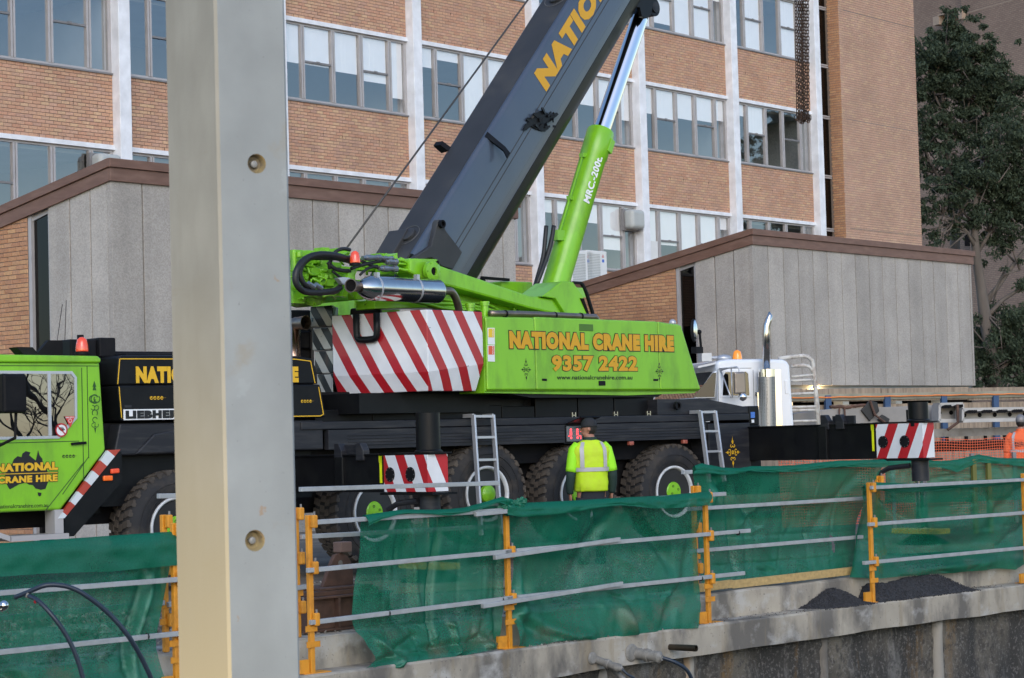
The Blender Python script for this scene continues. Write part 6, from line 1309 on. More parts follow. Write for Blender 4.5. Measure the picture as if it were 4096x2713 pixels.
b = MB(); b.tube([FQ(140, 2401, .55), FQ(148, 2406, .56)], .022, 10); b.build('red_tape', M_red, hz); b = MB(); b.tube([FQ(104, 2379, .45), FQ(116, 2384, .46)], .023, 10); b.build('joint_sleeve', M_pvc, hz)
b = MB(); b.ball(FQ(14, 2423, .3), .042, 14, 8); b.cyl(FQ(-20, 2424, .3), FQ(5, 2423, .3), .03, 12); b.cyl(FQ(10, 2430, .3), FQ(0, 2445, .3), .02, 8); tag(b.build('hose_coupling', M_chrome, None, smooth=True), 'shiny metal hose coupling by the rail at the left edge', 'coupling')

# ------------------------------------------------------------------ gravel heaps, loose stones, rusty block
M_basalt = mat('dark_aggregate', (.030, .030, .034), .9, var=.5, vs=30, bump=.9, bs=40)
M_stone = None
def stone_mat():
    m = mat('mixed_stone', (.20, .18, .16), .9, var=0, bump=.3, bs=60); N, L = nodes(m); p = N['Principled BSDF']; g = N.new('ShaderNodeNewGeometry'); r = N.new('ShaderNodeValToRGB'); L.new(g.outputs['Random Per Island'], r.inputs[0]); e = r.color_ramp.elements
    e[0].color = (.06, .055, .05, 1); e[1].color = (.34, .31, .28, 1); e.new(.5).color = (.15, .13, .11, 1); L.new(r.outputs[0], p.inputs['Base Color']); return m
M_stone = stone_mat()
OCT = [Vector(v) for v in ((1, 0, 0), (-1, 0, 0), (0, 1, 0), (0, -1, 0), (0, 0, 1), (0, 0, -1))]; OCF = [(0, 2, 4), (2, 1, 4), (1, 3, 4), (3, 0, 4), (2, 0, 5), (1, 2, 5), (3, 1, 5), (0, 3, 5)]
def stones(b, pts, r0, r1, rd):
    for p in pts:
        r = rd.uniform(r0, r1); R3 = Matrix.Rotation(rd.uniform(0, 6.28), 3, Vector((rd.random(), rd.random(), rd.random() + .1)).normalized()); s = Vector((rd.uniform(.7, 1.3), rd.uniform(.6, 1.1), rd.uniform(.45, .9)))
        b.add([Vector(p) + R3 @ Vector((v.x * s.x, v.y * s.y, v.z * s.z)) * r for v in OCT], OCF)
def heap(u0, u1, prof, label, seed):
    rt = thing('gravel_heap', label, 'gravel heap', FBP.P((u0 + u1) / 2, -.15, -.34), FBP.rz, 'dark gravel heaps on the beam'); rd = random.Random(seed)
    b = MB(FM); nu, nv = 60, 20; vs = []; surf = []
    for j in range(nv + 1):
        for i in range(nu + 1):
            s = i / nu; v = j / nv; u = u0 + (u1 - u0) * s; y = .015 + .345 * v
            h = pl_interp(prof, s)[1] if False else np.interp(s, [p[0] for p in prof], [p[1] for p in prof])
            k = min(1, (v * 1.45 + .02)); z = -.342 + h * k ** .9 * (1 if v < .8 else 1 - .25 * (v - .8)) + .020 * noise.noise(Vector((u * 7, y * 7, seed))) * min(1, h * 12) + .010 * noise.noise(Vector((u * 25, y * 25, seed))) * min(1, h * 20)
            q = Vector((u + .03 * noise.noise(Vector((u * 5, y * 5, 1))), y, z)); vs.append(q)
            if h > .015: surf.append(q)
    b.add(vs, [(j * (nu + 1) + i, j * (nu + 1) + i + 1, (j + 1) * (nu + 1) + i + 1, (j + 1) * (nu + 1) + i) for j in range(nv) for i in range(nu)]); b.build('heap', M_basalt, rt, smooth=True)
    b = MB(FM); pts = [p + Vector((rd.uniform(-.03, .03), rd.uniform(-.012, .01), .002)) for p in (rd.choice(surf) for _ in range(2600))]; stones(b, pts, .006, .014, rd); o = b.build('loose_gravel', mat('basalt_chips', (.035, .035, .04), .85, var=.3, vs=60), rt); o['kind'] = 'stuff'
hu = lambda x, y: FBP.uv(x, y, -.1)[0]
heap(hu(3262, 2450), hu(3490, 2420), [(0, 0), (.2, .06), (.38, .14), (.5, .20), (.62, .17), (.8, .09), (1, 0)], 'smaller dark gravel heap on the beam left of the orange post', 3)
heap(hu(3500, 2415), hu(3910, 2370), [(0, .0), (.04, .17), (.12, .20), (.25, .18), (.4, .215), (.6, .225), (.72, .215), (.85, .12), (1, 0)], 'larger dark gravel heap on the beam right of the orange post', 5)
rd = random.Random(17); b = MB(FM); pts = []
for _ in range(5200):
    u = rd.uniform(-9, 9); v = rd.random() ** 1.5 * 5.0 + .55; pts.append((u, v, -.058 + max(0, min(1, (v - .36) / 2.84)) * .058 + .004))
stones(b, pts, .010, .026, rd)
pts = [(rd.uniform(-4.2, -.4), rd.uniform(1.2, 4.0), .03 + rd.uniform(-.02, .05)) for _ in range(900)]; stones(b, pts, .015, .05, rd)
pts = [(rd.uniform(.4, 9), rd.uniform(.02, .34), -.335) for _ in range(500)]; stones(b, pts, .003, .012, rd)
pts = [(rd.gauss(1.6, .5), rd.uniform(.03, .15), -.333) for _ in range(420)]; stones(b, pts, .006, .016, rd)
o = b.build('loose_stones', M_stone, None); tag(o, 'loose grey stones scattered over the ground and step behind the guard rail', 'stones', kind='stuff')
sb = thing('steel_block', 'rusty steel lifting block with a holed lug standing behind the orange post', 'steel block', FBP.P(FBP.uv(1345, 2540, -.75)[0], -.62, -.045), FBP.rz)
SB = WM[sb]; b = MB(SB)
b.box((-.50, .0, .0), (.62, .7, .022)); b.box((-.50, .0, .30), (.62, .7, .322)); b.box((-.43, .06, .022), (.55, .64, .30)); b.build('body', M_rust, sb, bev=.006)
for x in (-.46, -.06, .30, .56): b = MB(SB); b.box((x - .012, .0, .022), (x + .012, .06, .30)); b.build('stiffener', M_rust, sb)
b = MB(SB); b.box((-.36, .08, .322), (.5, .6, .365)); b.box((-.20, .10, .366), (.45, .55, .39)); b.build('top_plate', M_rust, sb, bev=.006)
b = MB(SB); b.slab([(-.02, .39), (.36, .39), (.36, .56), (.30, .66), (.22, .70), (.14, .68), (.06, .55)], .28, .33); b.build('lug', M_rust, sb, bev=.006); b = MB(SB); b.lathe([(.028, -.003), (0, -.003)], (.2, .28, .60), (0, 1, 0), 16, False); b.build('lug_hole', M_stone, sb)
b = MB(SB); b.box((.18, .24, .70), (.32, .36, .80)); b.build('pin_block', mat('pale_rust', (.16, .10, .08), .8, var=.2), sb, bev=.01)
for u, of, lb in ((-.6, -2.6, 'grey timber packing board on the gravel behind the left green cloth'),):
    b = MB(FM); b.box((u - 1.2, 2.2, .03), (u + .8, 2.5, .09)); tag(b.build('packing_board', M_timber, None, bev=.006), lb, 'timber')
# ------------------------------------------------------------------ white prime mover behind the crane
TP = plane_px(2950, 1500, 41, 1.30); TM = TP.M
def TU(x, y, off=0): u, z = TP.uv(x, y, off); return (u, -off, z)
truck = thing('truck', 'white long nosed truck with chrome exhaust stack parked behind the crane', 'truck', M=TM)
M_wht = mat('white_truck_paint', (.74, .77, .82), .25, var=.03, coat=.5, dirt=(.45, .46, .47), ds=1.5, damt=.15)
def tslab(pts, off, th, name, m, parent=None, bev=.01, **k):
    b = MB(TM); b.prism([TU(x, y, off) for x, y in pts], (0, th, 0)); return b.build(name, m, parent or truck, bev=bev, **k)
z0 = 1.0; W = 2.3
ug = TU(2800, 1600)[0]; 
cabpts = [(2872, 1592), (2868, 1480), (2866, 1452), (2880, 1442), (2915, 1437), (3045, 1436), (3130, 1438), (3152, 1444), (3161, 1462), (3182, 1750), (2872, 1750)]
cabb = tslab(cabpts, 0, W, 'cab', M_wht, bev=.06)
b = MB(TM)
# raked windscreen in front of the cab
A = Vector(TU(2868, 1485)); Bp = Vector(TU(2862, 1592)); fw = Vector((-1, 0, 0))
scr = [A + fw * .05 + Vector((0, .10, -.02)), A + fw * .10 + Vector((0, W - .1, -.02)), Bp + fw * .48 + Vector((0, W - .1, .0)), Bp + fw * .40 + Vector((0, .06, 0))]
b.hexa([A, A + Vector((0, W, 0)), Bp + Vector((0, W, 0)), Bp, A + fw * .04, A + fw * .08 + Vector((0, W, 0)), Bp + fw * .50 + Vector((0, W, 0)), Bp + fw * .42]); b.build('windscreen_surround', M_wht, truck, bev=.02)
n_ = (scr[1] - scr[0]).cross(scr[3] - scr[0]).normalized()
if n_.x > 0: n_ = -n_
b = MB(TM); b.add([p + n_ * .02 for p in scr], [(0, 1, 2, 3)]); b.build('windscreen', glass_mat('truck_glass', .35, (.05, .06, .07)), truck, fixn=False)
b = MB(TM); b.add([p + n_ * .012 for p in scr], [(0, 1, 2, 3)]); b.build('windscreen_seal', M_dark, truck, fixn=False)
sidw = [Vector(TU(x, y)) for x, y in ((2868, 1487), (2869, 1590))]
b = MB(TM); b.add([A + fw * .09 + Vector((0, -.006, -.03)), A + Vector((-.02, -.006, -.03)), Bp + Vector((-.02, -.006, .02)), Bp + fw * .44 + Vector((0, -.006, .02))], [(0, 1, 2, 3)]); b.build('quarter_glass', mat('dark_truck_glass', (.018, .023, .03), .08, var=0, spec=.6), truck, fixn=False)
b = MB(TM); h = Vector(TU(2868, 1596)); b.box((h.x - 2.0, .25, h.z - .75), (h.x - .0, W - .25, h.z - .02)); b.build('bonnet', M_wht, truck, bev=.12)
b = MB(TM); p = Vector(TU(2868, 1452)); b.hexa([p + Vector((-.35, .1, -.09)), p + Vector((.02, .1, -.02)), p + Vector((.02, .1, .02)), p + Vector((-.35, .1, -.05)), p + Vector((-.35, W - .1, -.09)), p + Vector((.02, W - .1, -.02)), p + Vector((.02, W - .1, .02)), p + Vector((-.35, W - .1, -.05))]); b.build('sun_visor', M_alub, truck)
DW = [(2882, 1590), (2886, 1500), (2897, 1482), (2985, 1480), (2998, 1492), (3004, 1590)]
b = MB(TM); Pq = [(TU(x, y)[0], TU(x, y)[2]) for x, y in DW]; Qi = frame_poly(b, Pq, .035, -.02, .01); dw = b.build('door_window', M_wht, truck)
b = MB(TM); b.add([(x, -.012, z) for x, z in Qi], [list(range(6))]); b.build('pane', glass_mat('truck_glass_door', .10, (.04, .045, .045)), dw, fixn=False); b = MB(TM); b.add([(x, -.006, z) for x, z in Qi], [list(range(6))]); b.build('dark_interior', M_dark, dw, fixn=False)
b = MB(TM)
for a, c in (((2872, 1478), (2876, 1720)), ((3012, 1480), (3020, 1720)), ((2895, 1474), (3005, 1473))): b.bar(TU(*a, .001), TU(*c, .001), .012, .006, up=(0, 1, 0))
b.build('door_seam', mat('seam_grey', (.22, .23, .25), .6, var=0), truck)
b = MB(TM); b.box((TU(3018, 1570)[0], -.05, TU(3018, 1582)[2]), (TU(3034, 1570)[0], .0, TU(3018, 1570)[2])); b.tube([TU(3032, 1570, .06), TU(3034, 1640, .06)], .015, 8); b.build('grab_handle', M_chrome, truck, smooth=True, autos=40)
tslab([(3139, 1522), (3153, 1522), (3156, 1575), (3142, 1576)], .015, .02, 'locker_hatch', M_wht, bev=.012)
# mirror on tube bracket
b = MB(TM)
for pts in ([(2876, 1476, .02), (2920, 1472, .3), (2948, 1468, .42), (2956, 1475, .45), (2960, 1590, .45)], [(2884, 1485, .02), (2912, 1560, .30), (2925, 1592, .40)], [(2925, 1475, .3), (2930, 1590, .40)], [(2880, 1483, .02), (2925, 1470, .33)]): b.tube([TU(*p) for p in pts], .014, 8)
b.build('mirror_bracket', M_alub, truck, smooth=True)
b = MB(TM); a = TU(2937, 1577, .45); c = TU(2979, 1488, .45); b.box((a[0], a[1] - .05, a[2]), (c[0], c[1] + .05, c[2])); b.build('mirror', mat('bronze_mirror', (.24, .21, .19), .3, .7, var=.1), truck, bev=.03)
b = MB(TM); b.ball(TU(2970, 1588, .45), .085, 14, 8); b.build('spot_mirror', M_chrome, truck, smooth=True)
# exhaust
b = MB(TM); a = Vector(TU(3066, 1480, .22)); b.tube([TU(3066, 1480, .22), TU(3065, 1330, .22), TU(3066, 1305, .22), TU(3072, 1285, .22), TU(3079, 1262, .22), TU(3077, 1247, .22)], [.072, .072, .072, .07, .055, .01], 20); b.build('exhaust_pipe', M_steelp, truck, smooth=True)
def perf():
    m = mat('perforated_steel', (.34, .33, .31), .45, .8, var=.05); N, L = nodes(m); p = N['Principled BSDF']; tc = N.new('ShaderNodeTexCoord'); v = N.new('ShaderNodeTexVoronoi'); v.inputs['Scale'].default_value = 38; v.inputs['Randomness'].default_value = .15; L.new(tc.outputs['Object'], v.inputs['Vector']); r = N.new('ShaderNodeMapRange'); r.inputs[1].default_value = .25; r.inputs[2].default_value = .42; r.inputs[3].default_value = .12; r.inputs[4].default_value = 1; L.new(v.outputs['Distance'], r.inputs[0]); mx = N.new('ShaderNodeMix'); mx.data_type = 'RGBA'; mx.inputs[6].default_value = (.05, .05, .05, 1); mx.inputs[7].default_value = (.36, .35, .33, 1); L.new(r.outputs[0], mx.inputs[0]); L.new(mx.outputs[2], p.inputs['Base Color']); return m
b = MB(TM); b.tube([TU(3070, 1760, .22), TU(3067, 1508, .22)], .16, 28, False); b.build('exhaust_shield', perf(), truck, smooth=True)
b = MB(TM); b.tube([TU(3067, 1508, .22), TU(3066, 1478, .22)], .162, 28, True); b.build('shield_collar', M_chrome, truck, smooth=True, autos=40)
tslab([(3100, 1480), (3122, 1478), (3130, 1720), (3106, 1720)], .03, .02, 'mirror_panel', M_chrome, bev=0)
beacon(TM, TU(2949, 1425, -.6)[0], .6, TU(2949, 1425, -.6)[2] - .02, 1.05, mat('amber_beacon', (.8, .25, .01), .15, var=0, coat=1, em=(1, .32, .02), es=.2), truck)
b = MB(TM); b.tube([TU(2835, 1431, -.3), TU(2880, 1431, -.3), TU(2920, 1433, -.3)], [.03, .03, .03], 10); p = TU(2820, 1428, -.3); b.box((p[0] - .1, p[1] - .1, p[2] - .09), (p[0] + .1, p[1] + .1, p[2] + .07)); p = TU(2895, 1433, -.3); b.ball(p, 1, 14, 8, (.16, .12, .07)); b.build('roof_horn', M_alub, truck, smooth=True, autos=40)
b = MB(TM); b.box((TU(2800, 1750)[0] - 1.0, .3, .5), (TU(3180, 1750)[0] + 1.8, W - .3, 1.0)); b.build('chassis', M_blackm, truck)
for u in (TU(2760, 1700)[0], TU(3180, 1700)[0] + .6):
    b = MB(TM); b.lathe([(.3, 0), (.5, -.02), (.52, .03), (.52, .27), (.5, .3), (.3, .28)], (u, .05, .52), (0, 1, 0), 30); b.build('wheel', M_tyre, truck, smooth=True, autos=40)
# rusty white tube rack behind the cab
M_rack = mat('rusty_white_tube', (.58, .56, .52), .6, var=.1, vs=5, dirt=(.16, .07, .03), ds=7, damt=.8)
rk = thing('headboard_rack', 'rusty white tube rack behind the truck cab with curved top corner', 'rack', TP.P(TU(3270, 1700)[0], 0, .9), TP.rz)
b = MB(TM); b.tube([TU(3115, 1436, -.2), TU(3160, 1429, -.2), TU(3212, 1424, -.2), TU(3232, 1428, -.2), TU(3248, 1442, -.2), TU(3254, 1470, -.2), TU(3262, 1560, -.2), TU(3275, 1740, -.2)], .042, 10)
b.tube([TU(3252, 1460, -.24), TU(3270, 1600, -.24), TU(3285, 1740, -.24)], .03, 8); b.build('hoop', M_rack, rk, smooth=True)
for ys, yr in (((1468, 1463), 3238), ((1508, 1500), 3252), ((1524, 1519), 3258), ((1577, 1573), 3262), ((1630, 1627), 3266), ((1642, 1640), 3268), ((1686, 1683), 3276)):
    b = MB(TM); b.tube([TU(3165, ys[0], -.2), TU(yr, ys[1], -.2)], .026, 8); b.build('bar', M_rack, rk, smooth=True)
b = MB(TM); b.tube([TU(3165, 1466, -.2), TU(3215, 1461, -.2), TU(3240, 1470, -.2), TU(3250, 1490, -.2)], .034, 8); b.build('bar', M_rack, rk, smooth=True)
# trailer and its load
tr_ = thing('trailer', 'flat trailer with dark coaming carrying a concrete beam and steel trusses behind the outrigger', 'trailer', TP.P(TU(3700, 1710)[0], -.3, .8), TP.rz)
ua, ub = TU(3170, 1700)[0], TU(3170, 1700)[0] + 13
zt = TU(3900, 1712, -.3)[2]
b = MB(TM); b.box((ua, .3, zt - .16), (ub, 2.7, zt)); b.build('deck', M_rack if False else mat('trailer_grey', (.25, .23, .21), .6, var=.2, dirt=(.10, .07, .05), ds=4), tr_)
b = MB(TM); b.box((ua, .26, zt - .30), (ub, .30, zt - .24)); 
for i in range(30): b.box((ua + i * .42, .25, zt - .26), (ua + i * .42 + .05, .31, zt - .16))
b.box((ua, .5, zt - .45), (ub, 2.5, zt - .30)); b.build('coaming', M_blackm, tr_)
b = MB(TM)
for u in (ua + 8.6, ua + 9.9, ua + 11.2): b.lathe([(.2, 0), (.48, 0), (.5, .05), (.5, .25), (.48, .3), (.2, .3)], (u, .4, .5), (0, 1, 0), 26)
b.build('wheel', M_tyre, tr_, smooth=True, autos=40)
M_bconc = mat('smooth_grey_concrete', (.27, .255, .24), .8, var=.12, vs=1.5, dirt=(.18, .165, .15), ds=1.2)
b = MB(TM); q = [TU(3175, 1705, -.6), TU(3770, 1690, -.6), TU(3770, 1620, -.6), TU(3320, 1637, -.6), TU(3175, 1655, -.6)]; b.prism(q, (0, .8, 0)); tag(b.build('concrete_beam', M_bconc, None, bev=.01), 'smooth grey concrete beam chained on the trailer behind the outrigger', 'concrete beam')
def truss(x0, x1, y0t, y0b, y1t, y1b, off, lb):
    t = thing('steel_truss', lb, 'steel truss', TP.P(TU(x0, y0b, off)[0], off, TU(x0, y0b, off)[2]), TP.rz, 'galvanised lifting beams on the trailer')
    b = MB(TM); p = [Vector(TU(x0, y0b, off)), Vector(TU(x1, y1b, off)), Vector(TU(x1, y1t, off)), Vector(TU(x0, y0t, off))]
    for a, c in ((0, 1), (3, 2)): b.bar(p[a], p[c], .3, .07)
    b.prism([q + Vector((0, .12, 0)) for q in p], (0, .03, 0)); b.bar(p[0], p[3], .3, .05); b.bar(p[1], p[2], .3, .05); b.build('frame', mat('galvanised_beam', (.40, .385, .37), .55, .2, var=.15, vs=2), t)
    b = MB(TM); n = max(2, int((x1 - x0) / 60))
    for i in range(n):
        f = (i + .5) / n; c = p[0].lerp(p[1], f).lerp(p[3].lerp(p[2], f), .5) + Vector((0, .112, 0)); b.lathe([(.045, 0), (0, .0)], c, (0, 1, 0), 14, False)
        for k in range(5): d = p[3].lerp(p[2], (i + .2 + k * .12) / n) + Vector((0, -.155, -.05)); b.bar(d, d + Vector((.07, 0, .02)), .03, .05)
    b.build('dark_fitting', M_blackm, t)
truss(3745, 3838, 1620, 1684, 1617, 1683, -.2, 'short galvanised lifting beam right behind the black jack housing')
truss(3838, 4200, 1640, 1684, 1634, 1676, .0, 'long galvanised lifting beam running out of the right edge')
for pts, lb in (([(3446, 1642), (3480, 1602), (3510, 1610), (3518, 1645), (3480, 1685)], 'bigger tilted black rubber pad on the chained concrete beam'), ([(3512, 1680), (3530, 1658), (3560, 1676), (3555, 1690), (3530, 1692)], 'smaller black rubber pad below the bigger one on the concrete beam')):
    b = MB(TM); b.prism([TU(x, y, -.54) for x, y in pts], (0, .06, 0)); ce = sum((Vector(TU(x, y, -.54)) for x, y in pts), Vector()) / len(pts); o = b.build('rubber_pad', M_rubber, None, bev=.01)
    tag(o, lb, 'rubber pad', 'rubber pads on the concrete beam')
tc_ = thing('tie_chain', 'rusty tie down chain draped over the concrete beam and lifting beams', 'chain', TP.P(TU(3400, 1640)[0], -.6, 2.1), TP.rz)
rdm = random.Random(4); b = MB(TM); b.tube([TU(3320 + i * 10, 1631 - i * .5 + rdm.uniform(-4, 4), -.6) for i in range(16)], .035, 6); b.build('chain_run', M_rust, tc_)
for pts, r in (([(3480, 1602, -.52), (3500, 1660, -.5), (3540, 1690, -.5)], .025), ([(3358, 1632, -.55), (3356, 1700, -.52)], .02), ([(3378, 1632, -.55), (3380, 1700, -.52)], .02), ([(3830, 1618, .1), (3832, 1690, .12), (3790, 1720, .1)], .03)): b = MB(TM); b.tube([TU(*p) for p in pts], r, 6); b.build('chain_run', M_rust, tc_)

# ------------------------------------------------------------------ timber hoarding with blue posts
HP = plane_px(3600, 1600, 49, 1.12); HM = HP.M
hd = thing('timber_hoarding', 'weathered plank hoarding with blue posts below the right annex', 'fence', M=HM)
M_plank = mat('weathered_plank', (.30, .235, .175), .85, var=.25, vs=2, stretch=(6, 1, .6), bump=.2, bs=14, dirt=(.12, .09, .065), ds=1.6, damt=.75)
M_blue = mat('blue_steel', (.035, .075, .16), .5, var=.15)
rdm = random.Random(9); u = HP.uv(2150, 1600)[0]; uend = HP.uv(4300, 1600)[0]; k = 0
ztop = lambda u: HP.uv(3272, 1557)[1] + (HP.uv(4096, 1546)[1] - HP.uv(3272, 1557)[1]) * (u - HP.uv(3272, 1557)[0]) / (HP.uv(4096, 1546)[0] - HP.uv(3272, 1557)[0])
while u < uend:
    w_ = rdm.uniform(.13, .19); b = MB(HM); d = rdm.uniform(-.006, .006); zb = ztop(u) - .30; b.box((u, d, 0.05), (u + w_ - .006, d + .03, zb - .055)); b.build('plank', M_plank, hd); u += w_
u = HP.uv(2150, 1600)[0]
while u < uend:
    w_ = rdm.uniform(2.0, 2.6); b = MB(HM); z = ztop(u + w_ / 2) + rdm.uniform(-.015, .01); b.box((u, -.05, z - .29), (u + w_ - .01, .02, z)); b.build('top_board', M_plank, hd); u += w_
b = MB(HM); a, c = HP.uv(2600, 1602), HP.uv(4200, 1574); b.bar((a[0], -.07, a[1]), (c[0], -.07, c[1]), .05, .14); b.build('waling', mat('green_grey_timber', (.27, .26, .20), .85, var=.25, vs=2), hd)
for x in (3301, 3538, 3764, 3971):
    u, z = HP.uv(x, 1590); b = MB(HM); b.box((u - .075, -.13, z - 1.1), (u + .075, -.055, z + .04)); b.build('blue_post', M_blue, hd)
b = MB(HM); pts = []
for i in range(60):
    x = 3168 + i * 17; pts.append((*HP.uv(x, 1591 - i * .31 + 2.0 * abs(math.sin(i * .55)), .14), 0))
b.tube([(p[0], -.14, p[1]) for p in pts], .016, 6); b.build('orange_cord', mat('orange_cord', (.75, .22, .05), .6, var=.1), hd)
# lamp glowing under the annex
lp = PRB.at(3240, 1558, -.3); t = thing('bulkhead_lamp', 'lit warm lamp glowing under the right annex soffit', 'lamp', lp + Vector((0, 0, .06)), PRB.rz)
b = MB(WM[t]); b.ball((0, 0, -.06), 1, 18, 10, (.19, .12, .09)); b.build('globe', mat('lit_globe', (1, .9, .7), .4, var=0, em=(1, .72, .38), es=9), t, smooth=True); b = MB(WM[t]); b.box((-.14, -.1, .0), (.14, .1, .05)); b.build('housing', M_alub, t)
pl_ = bpy.data.lights.new('lamp_glow', 'POINT'); pl_.energy = 45; pl_.color = (1, .68, .32); pl_.shadow_soft_size = .1; po_ = bpy.data.objects.new('lamp_glow', pl_); COL.objects.link(po_); po_.location = lp + PRB.n * .25 + Vector((0, 0, -.15))

# ------------------------------------------------------------------ far brick building and eucalypts
DP = plane_px(3850, 700, 128, math.pi - .5); DM = DP.M
def far_brick():
    m = mat('mauve_brick', (.2, .15, .12), .9, var=0); N, L = nodes(m); p = N['Principled BSDF']; tc = N.new('ShaderNodeTexCoord'); mp = N.new('ShaderNodeMapping'); mp.inputs['Rotation'].default_value = (math.pi / 2, 0, 0); L.new(tc.outputs['Object'], mp.inputs[0])
    t = N.new('ShaderNodeTexBrick'); t.inputs['Color1'].default_value = (.25, .165, .125, 1); t.inputs['Color2'].default_value = (.30, .21, .155, 1); t.inputs['Mortar'].default_value = (.15, .115, .10, 1); t.inputs['Scale'].default_value = 1; t.inputs['Brick Width'].default_value = .30; t.inputs['Row Height'].default_value = .11; t.inputs['Mortar Size'].default_value = .012; L.new(mp.outputs[0], t.inputs['Vector'])
    n = N.new('ShaderNodeTexNoise'); n.inputs['Scale'].default_value = .25; n.inputs['Detail'].default_value = 6; L.new(tc.outputs['Object'], n.inputs['Vector']); r = N.new('ShaderNodeMapRange'); r.inputs[1].default_value = .3; r.inputs[2].default_value = .7; r.inputs[3].default_value = .85; r.inputs[4].default_value = 1.1; L.new(n.outputs[0], r.inputs[0])
    mx = N.new('ShaderNodeMix'); mx.data_type = 'RGBA'; mx.blend_type = 'MULTIPLY'; mx.inputs[0].default_value = 1; L.new(t.outputs[0], mx.inputs[6]); L.new(r.outputs[0], mx.inputs[7]); L.new(mx.outputs[2], p.inputs['Base Color']); return m
M_far = far_brick()
fb = thing('brick_building', 'tall mauve brown brick building far behind the eucalypts at the right', 'building', M=DM)
us = DP.uv(3845, 40)[0]
b = MB(DM); b.box((-22, .6, 0), (us - .35, 20, 40)); b.build('wall', M_far, fb); b = MB(DM); b.box((us, 0, 0), (12, 20, 40)); b.build('wall', M_far, fb); b = MB(DM); b.box((us - .349, .9, 0), (us - .001, 19, 39)); b.build('recess', M_far, fb)
M_ledge = mat('tan_concrete', (.34, .26, .20), .85, var=.15)
for x0, x1, y0, y1 in ((3748, 3770, 64, 105), (3765, 3852, 42, 62), (3850, 3862, 42, 80)):
    a, c = DP.uv(x0, y1), DP.uv(x1, y0); b = MB(DM); b.box((min(a[0], c[0]), -.3, min(a[1], c[1])), (max(a[0], c[0]), .59, max(a[1], c[1]))); b.build('concrete_ledge', M_ledge, fb)
for z in (18.3,): b = MB(DM); b.box((us + .3, -.01, DP.uv(3900, 45)[1]), (11.9, .02, DP.uv(3900, 45)[1] + .05)); b.build('joint_line', M_ledge, fb)
b = MB(DM)
for x0, x1, y0, y1 in ((3845, 3872, 360, 425), (3860, 3876, 900, 985)):
    a, c = DP.uv(x0, y1), DP.uv(x1, y0); b.box((min(a[0], c[0]), -.02, min(a[1], c[1])), (max(a[0], c[0]), .3, max(a[1], c[1])))
o = b.build('dark_opening', M_dark, fb); o['kind'] = 'stuff'
def leaf_mat(name, c1, c2):
    m = bpy.data.materials.new(name); m.use_nodes = True; N, L = nodes(m); p = N['Principled BSDF']; g = N.new('ShaderNodeNewGeometry'); r = N.new('ShaderNodeMix'); r.data_type = 'RGBA'; r.inputs[6].default_value = (*c1, 1); r.inputs[7].default_value = (*c2, 1); L.new(g.outputs['Random Per Island'], r.inputs[0]); L.new(r.outputs[2], p.inputs['Base Color']); p.inputs['Roughness'].default_value = .7; p.inputs['Specular IOR Level'].default_value = .2
    t = N.new('ShaderNodeBsdfTranslucent'); L.new(r.outputs[2], t.inputs[0]); mx = N.new('ShaderNodeMixShader'); mx.inputs[0].default_value = .2; L.new(p.outputs[0], mx.inputs[1]); L.new(t.outputs[0], mx.inputs[2]); L.new(mx.outputs[0], N['Material Output'].inputs[0]); return m
M_leaf = leaf_mat('eucalypt_leaf', (.030, .046, .027), (.075, .098, .058)); M_bark = mat('eucalypt_bark', (.12, .10, .085), .85, var=.3, vs=2, stretch=(1, 1, .3), bump=.3, bs=6)
def eucalypt(label, Z, limbs, blobs, nleaf, seed, size=.26):
    rd = random.Random(seed); base = atZ(limbs[0][0][0], limbs[0][0][1], Z); base.z = 0
    rt = thing('eucalyptus_tree', label, 'tree', base, 0, 'eucalypts beyond the annex')
    b = MB()
    for L in limbs:
        P = [atZ(x, y, Z + dz) for x, y, r, dz in L]; b.tube(P, [q[2] for q in L], 9)
    tips = []
    C = [(atZ(x, y, Z + dz), r * 1.12, d) for x, y, r, dz, d in blobs]
    anchors = [atZ(x, y, Z + dz) for L in limbs for x, y, r, dz in L[1:]]
    for c, r, d in C:     # thin twigs towards each clump
        for _ in range(5):
            a = min(anchors, key=lambda q: (q - c).length + rd.uniform(0, 2)); e = c + Vector((rd.uniform(-1, 1), rd.uniform(-1, 1), rd.uniform(-.6, .9))) * r * .7
            mpt = a.lerp(e, .5) + Vector((rd.uniform(-.3, .3), rd.uniform(-.3, .3), rd.uniform(-.1, .4))); b.tube([a, mpt, e], [.055, .035, .012], 5)
    b.build('trunk', M_bark, rt, smooth=True)
    b = MB(); tot = sum(r ** 2.2 * d for c, r, d in C); vs = []; fs = []
    for c, r, d in C:
        subs = [(c + Vector((rd.gauss(0, .48), rd.gauss(0, .48), rd.gauss(0, .42))) * r, r * 1.12 * rd.uniform(.13, .30)) for _ in range(int(13 + 9 * d))]
        for _ in range(int(nleaf * r ** 2.2 * d / tot)):
            s, sr = rd.choice(subs); v = Vector((rd.gauss(0, 1), rd.gauss(0, 1), rd.gauss(0, 1))).normalized() * sr * rd.random() ** .45; v.z *= .75; p = s + v
            dr = Vector((rd.gauss(0, .6), rd.gauss(0, .6), -rd.random() - .15)).normalized(); sd = dr.cross(Vector((rd.gauss(0, 1), rd.gauss(0, 1), rd.gauss(0, 1)))).normalized(); L_ = size * rd.uniform(.6, 1.3); w_ = L_ * .22; k = len(vs)
            vs += [p, p + dr * L_ * .45 + sd * w_, p + dr * L_, p + dr * L_ * .45 - sd * w_]; fs.append((k, k + 1, k + 2, k + 3))
    b.v = vs; b.f = fs; b.m = [0] * len(fs); b.build('crown', M_leaf, rt, fixn=False)
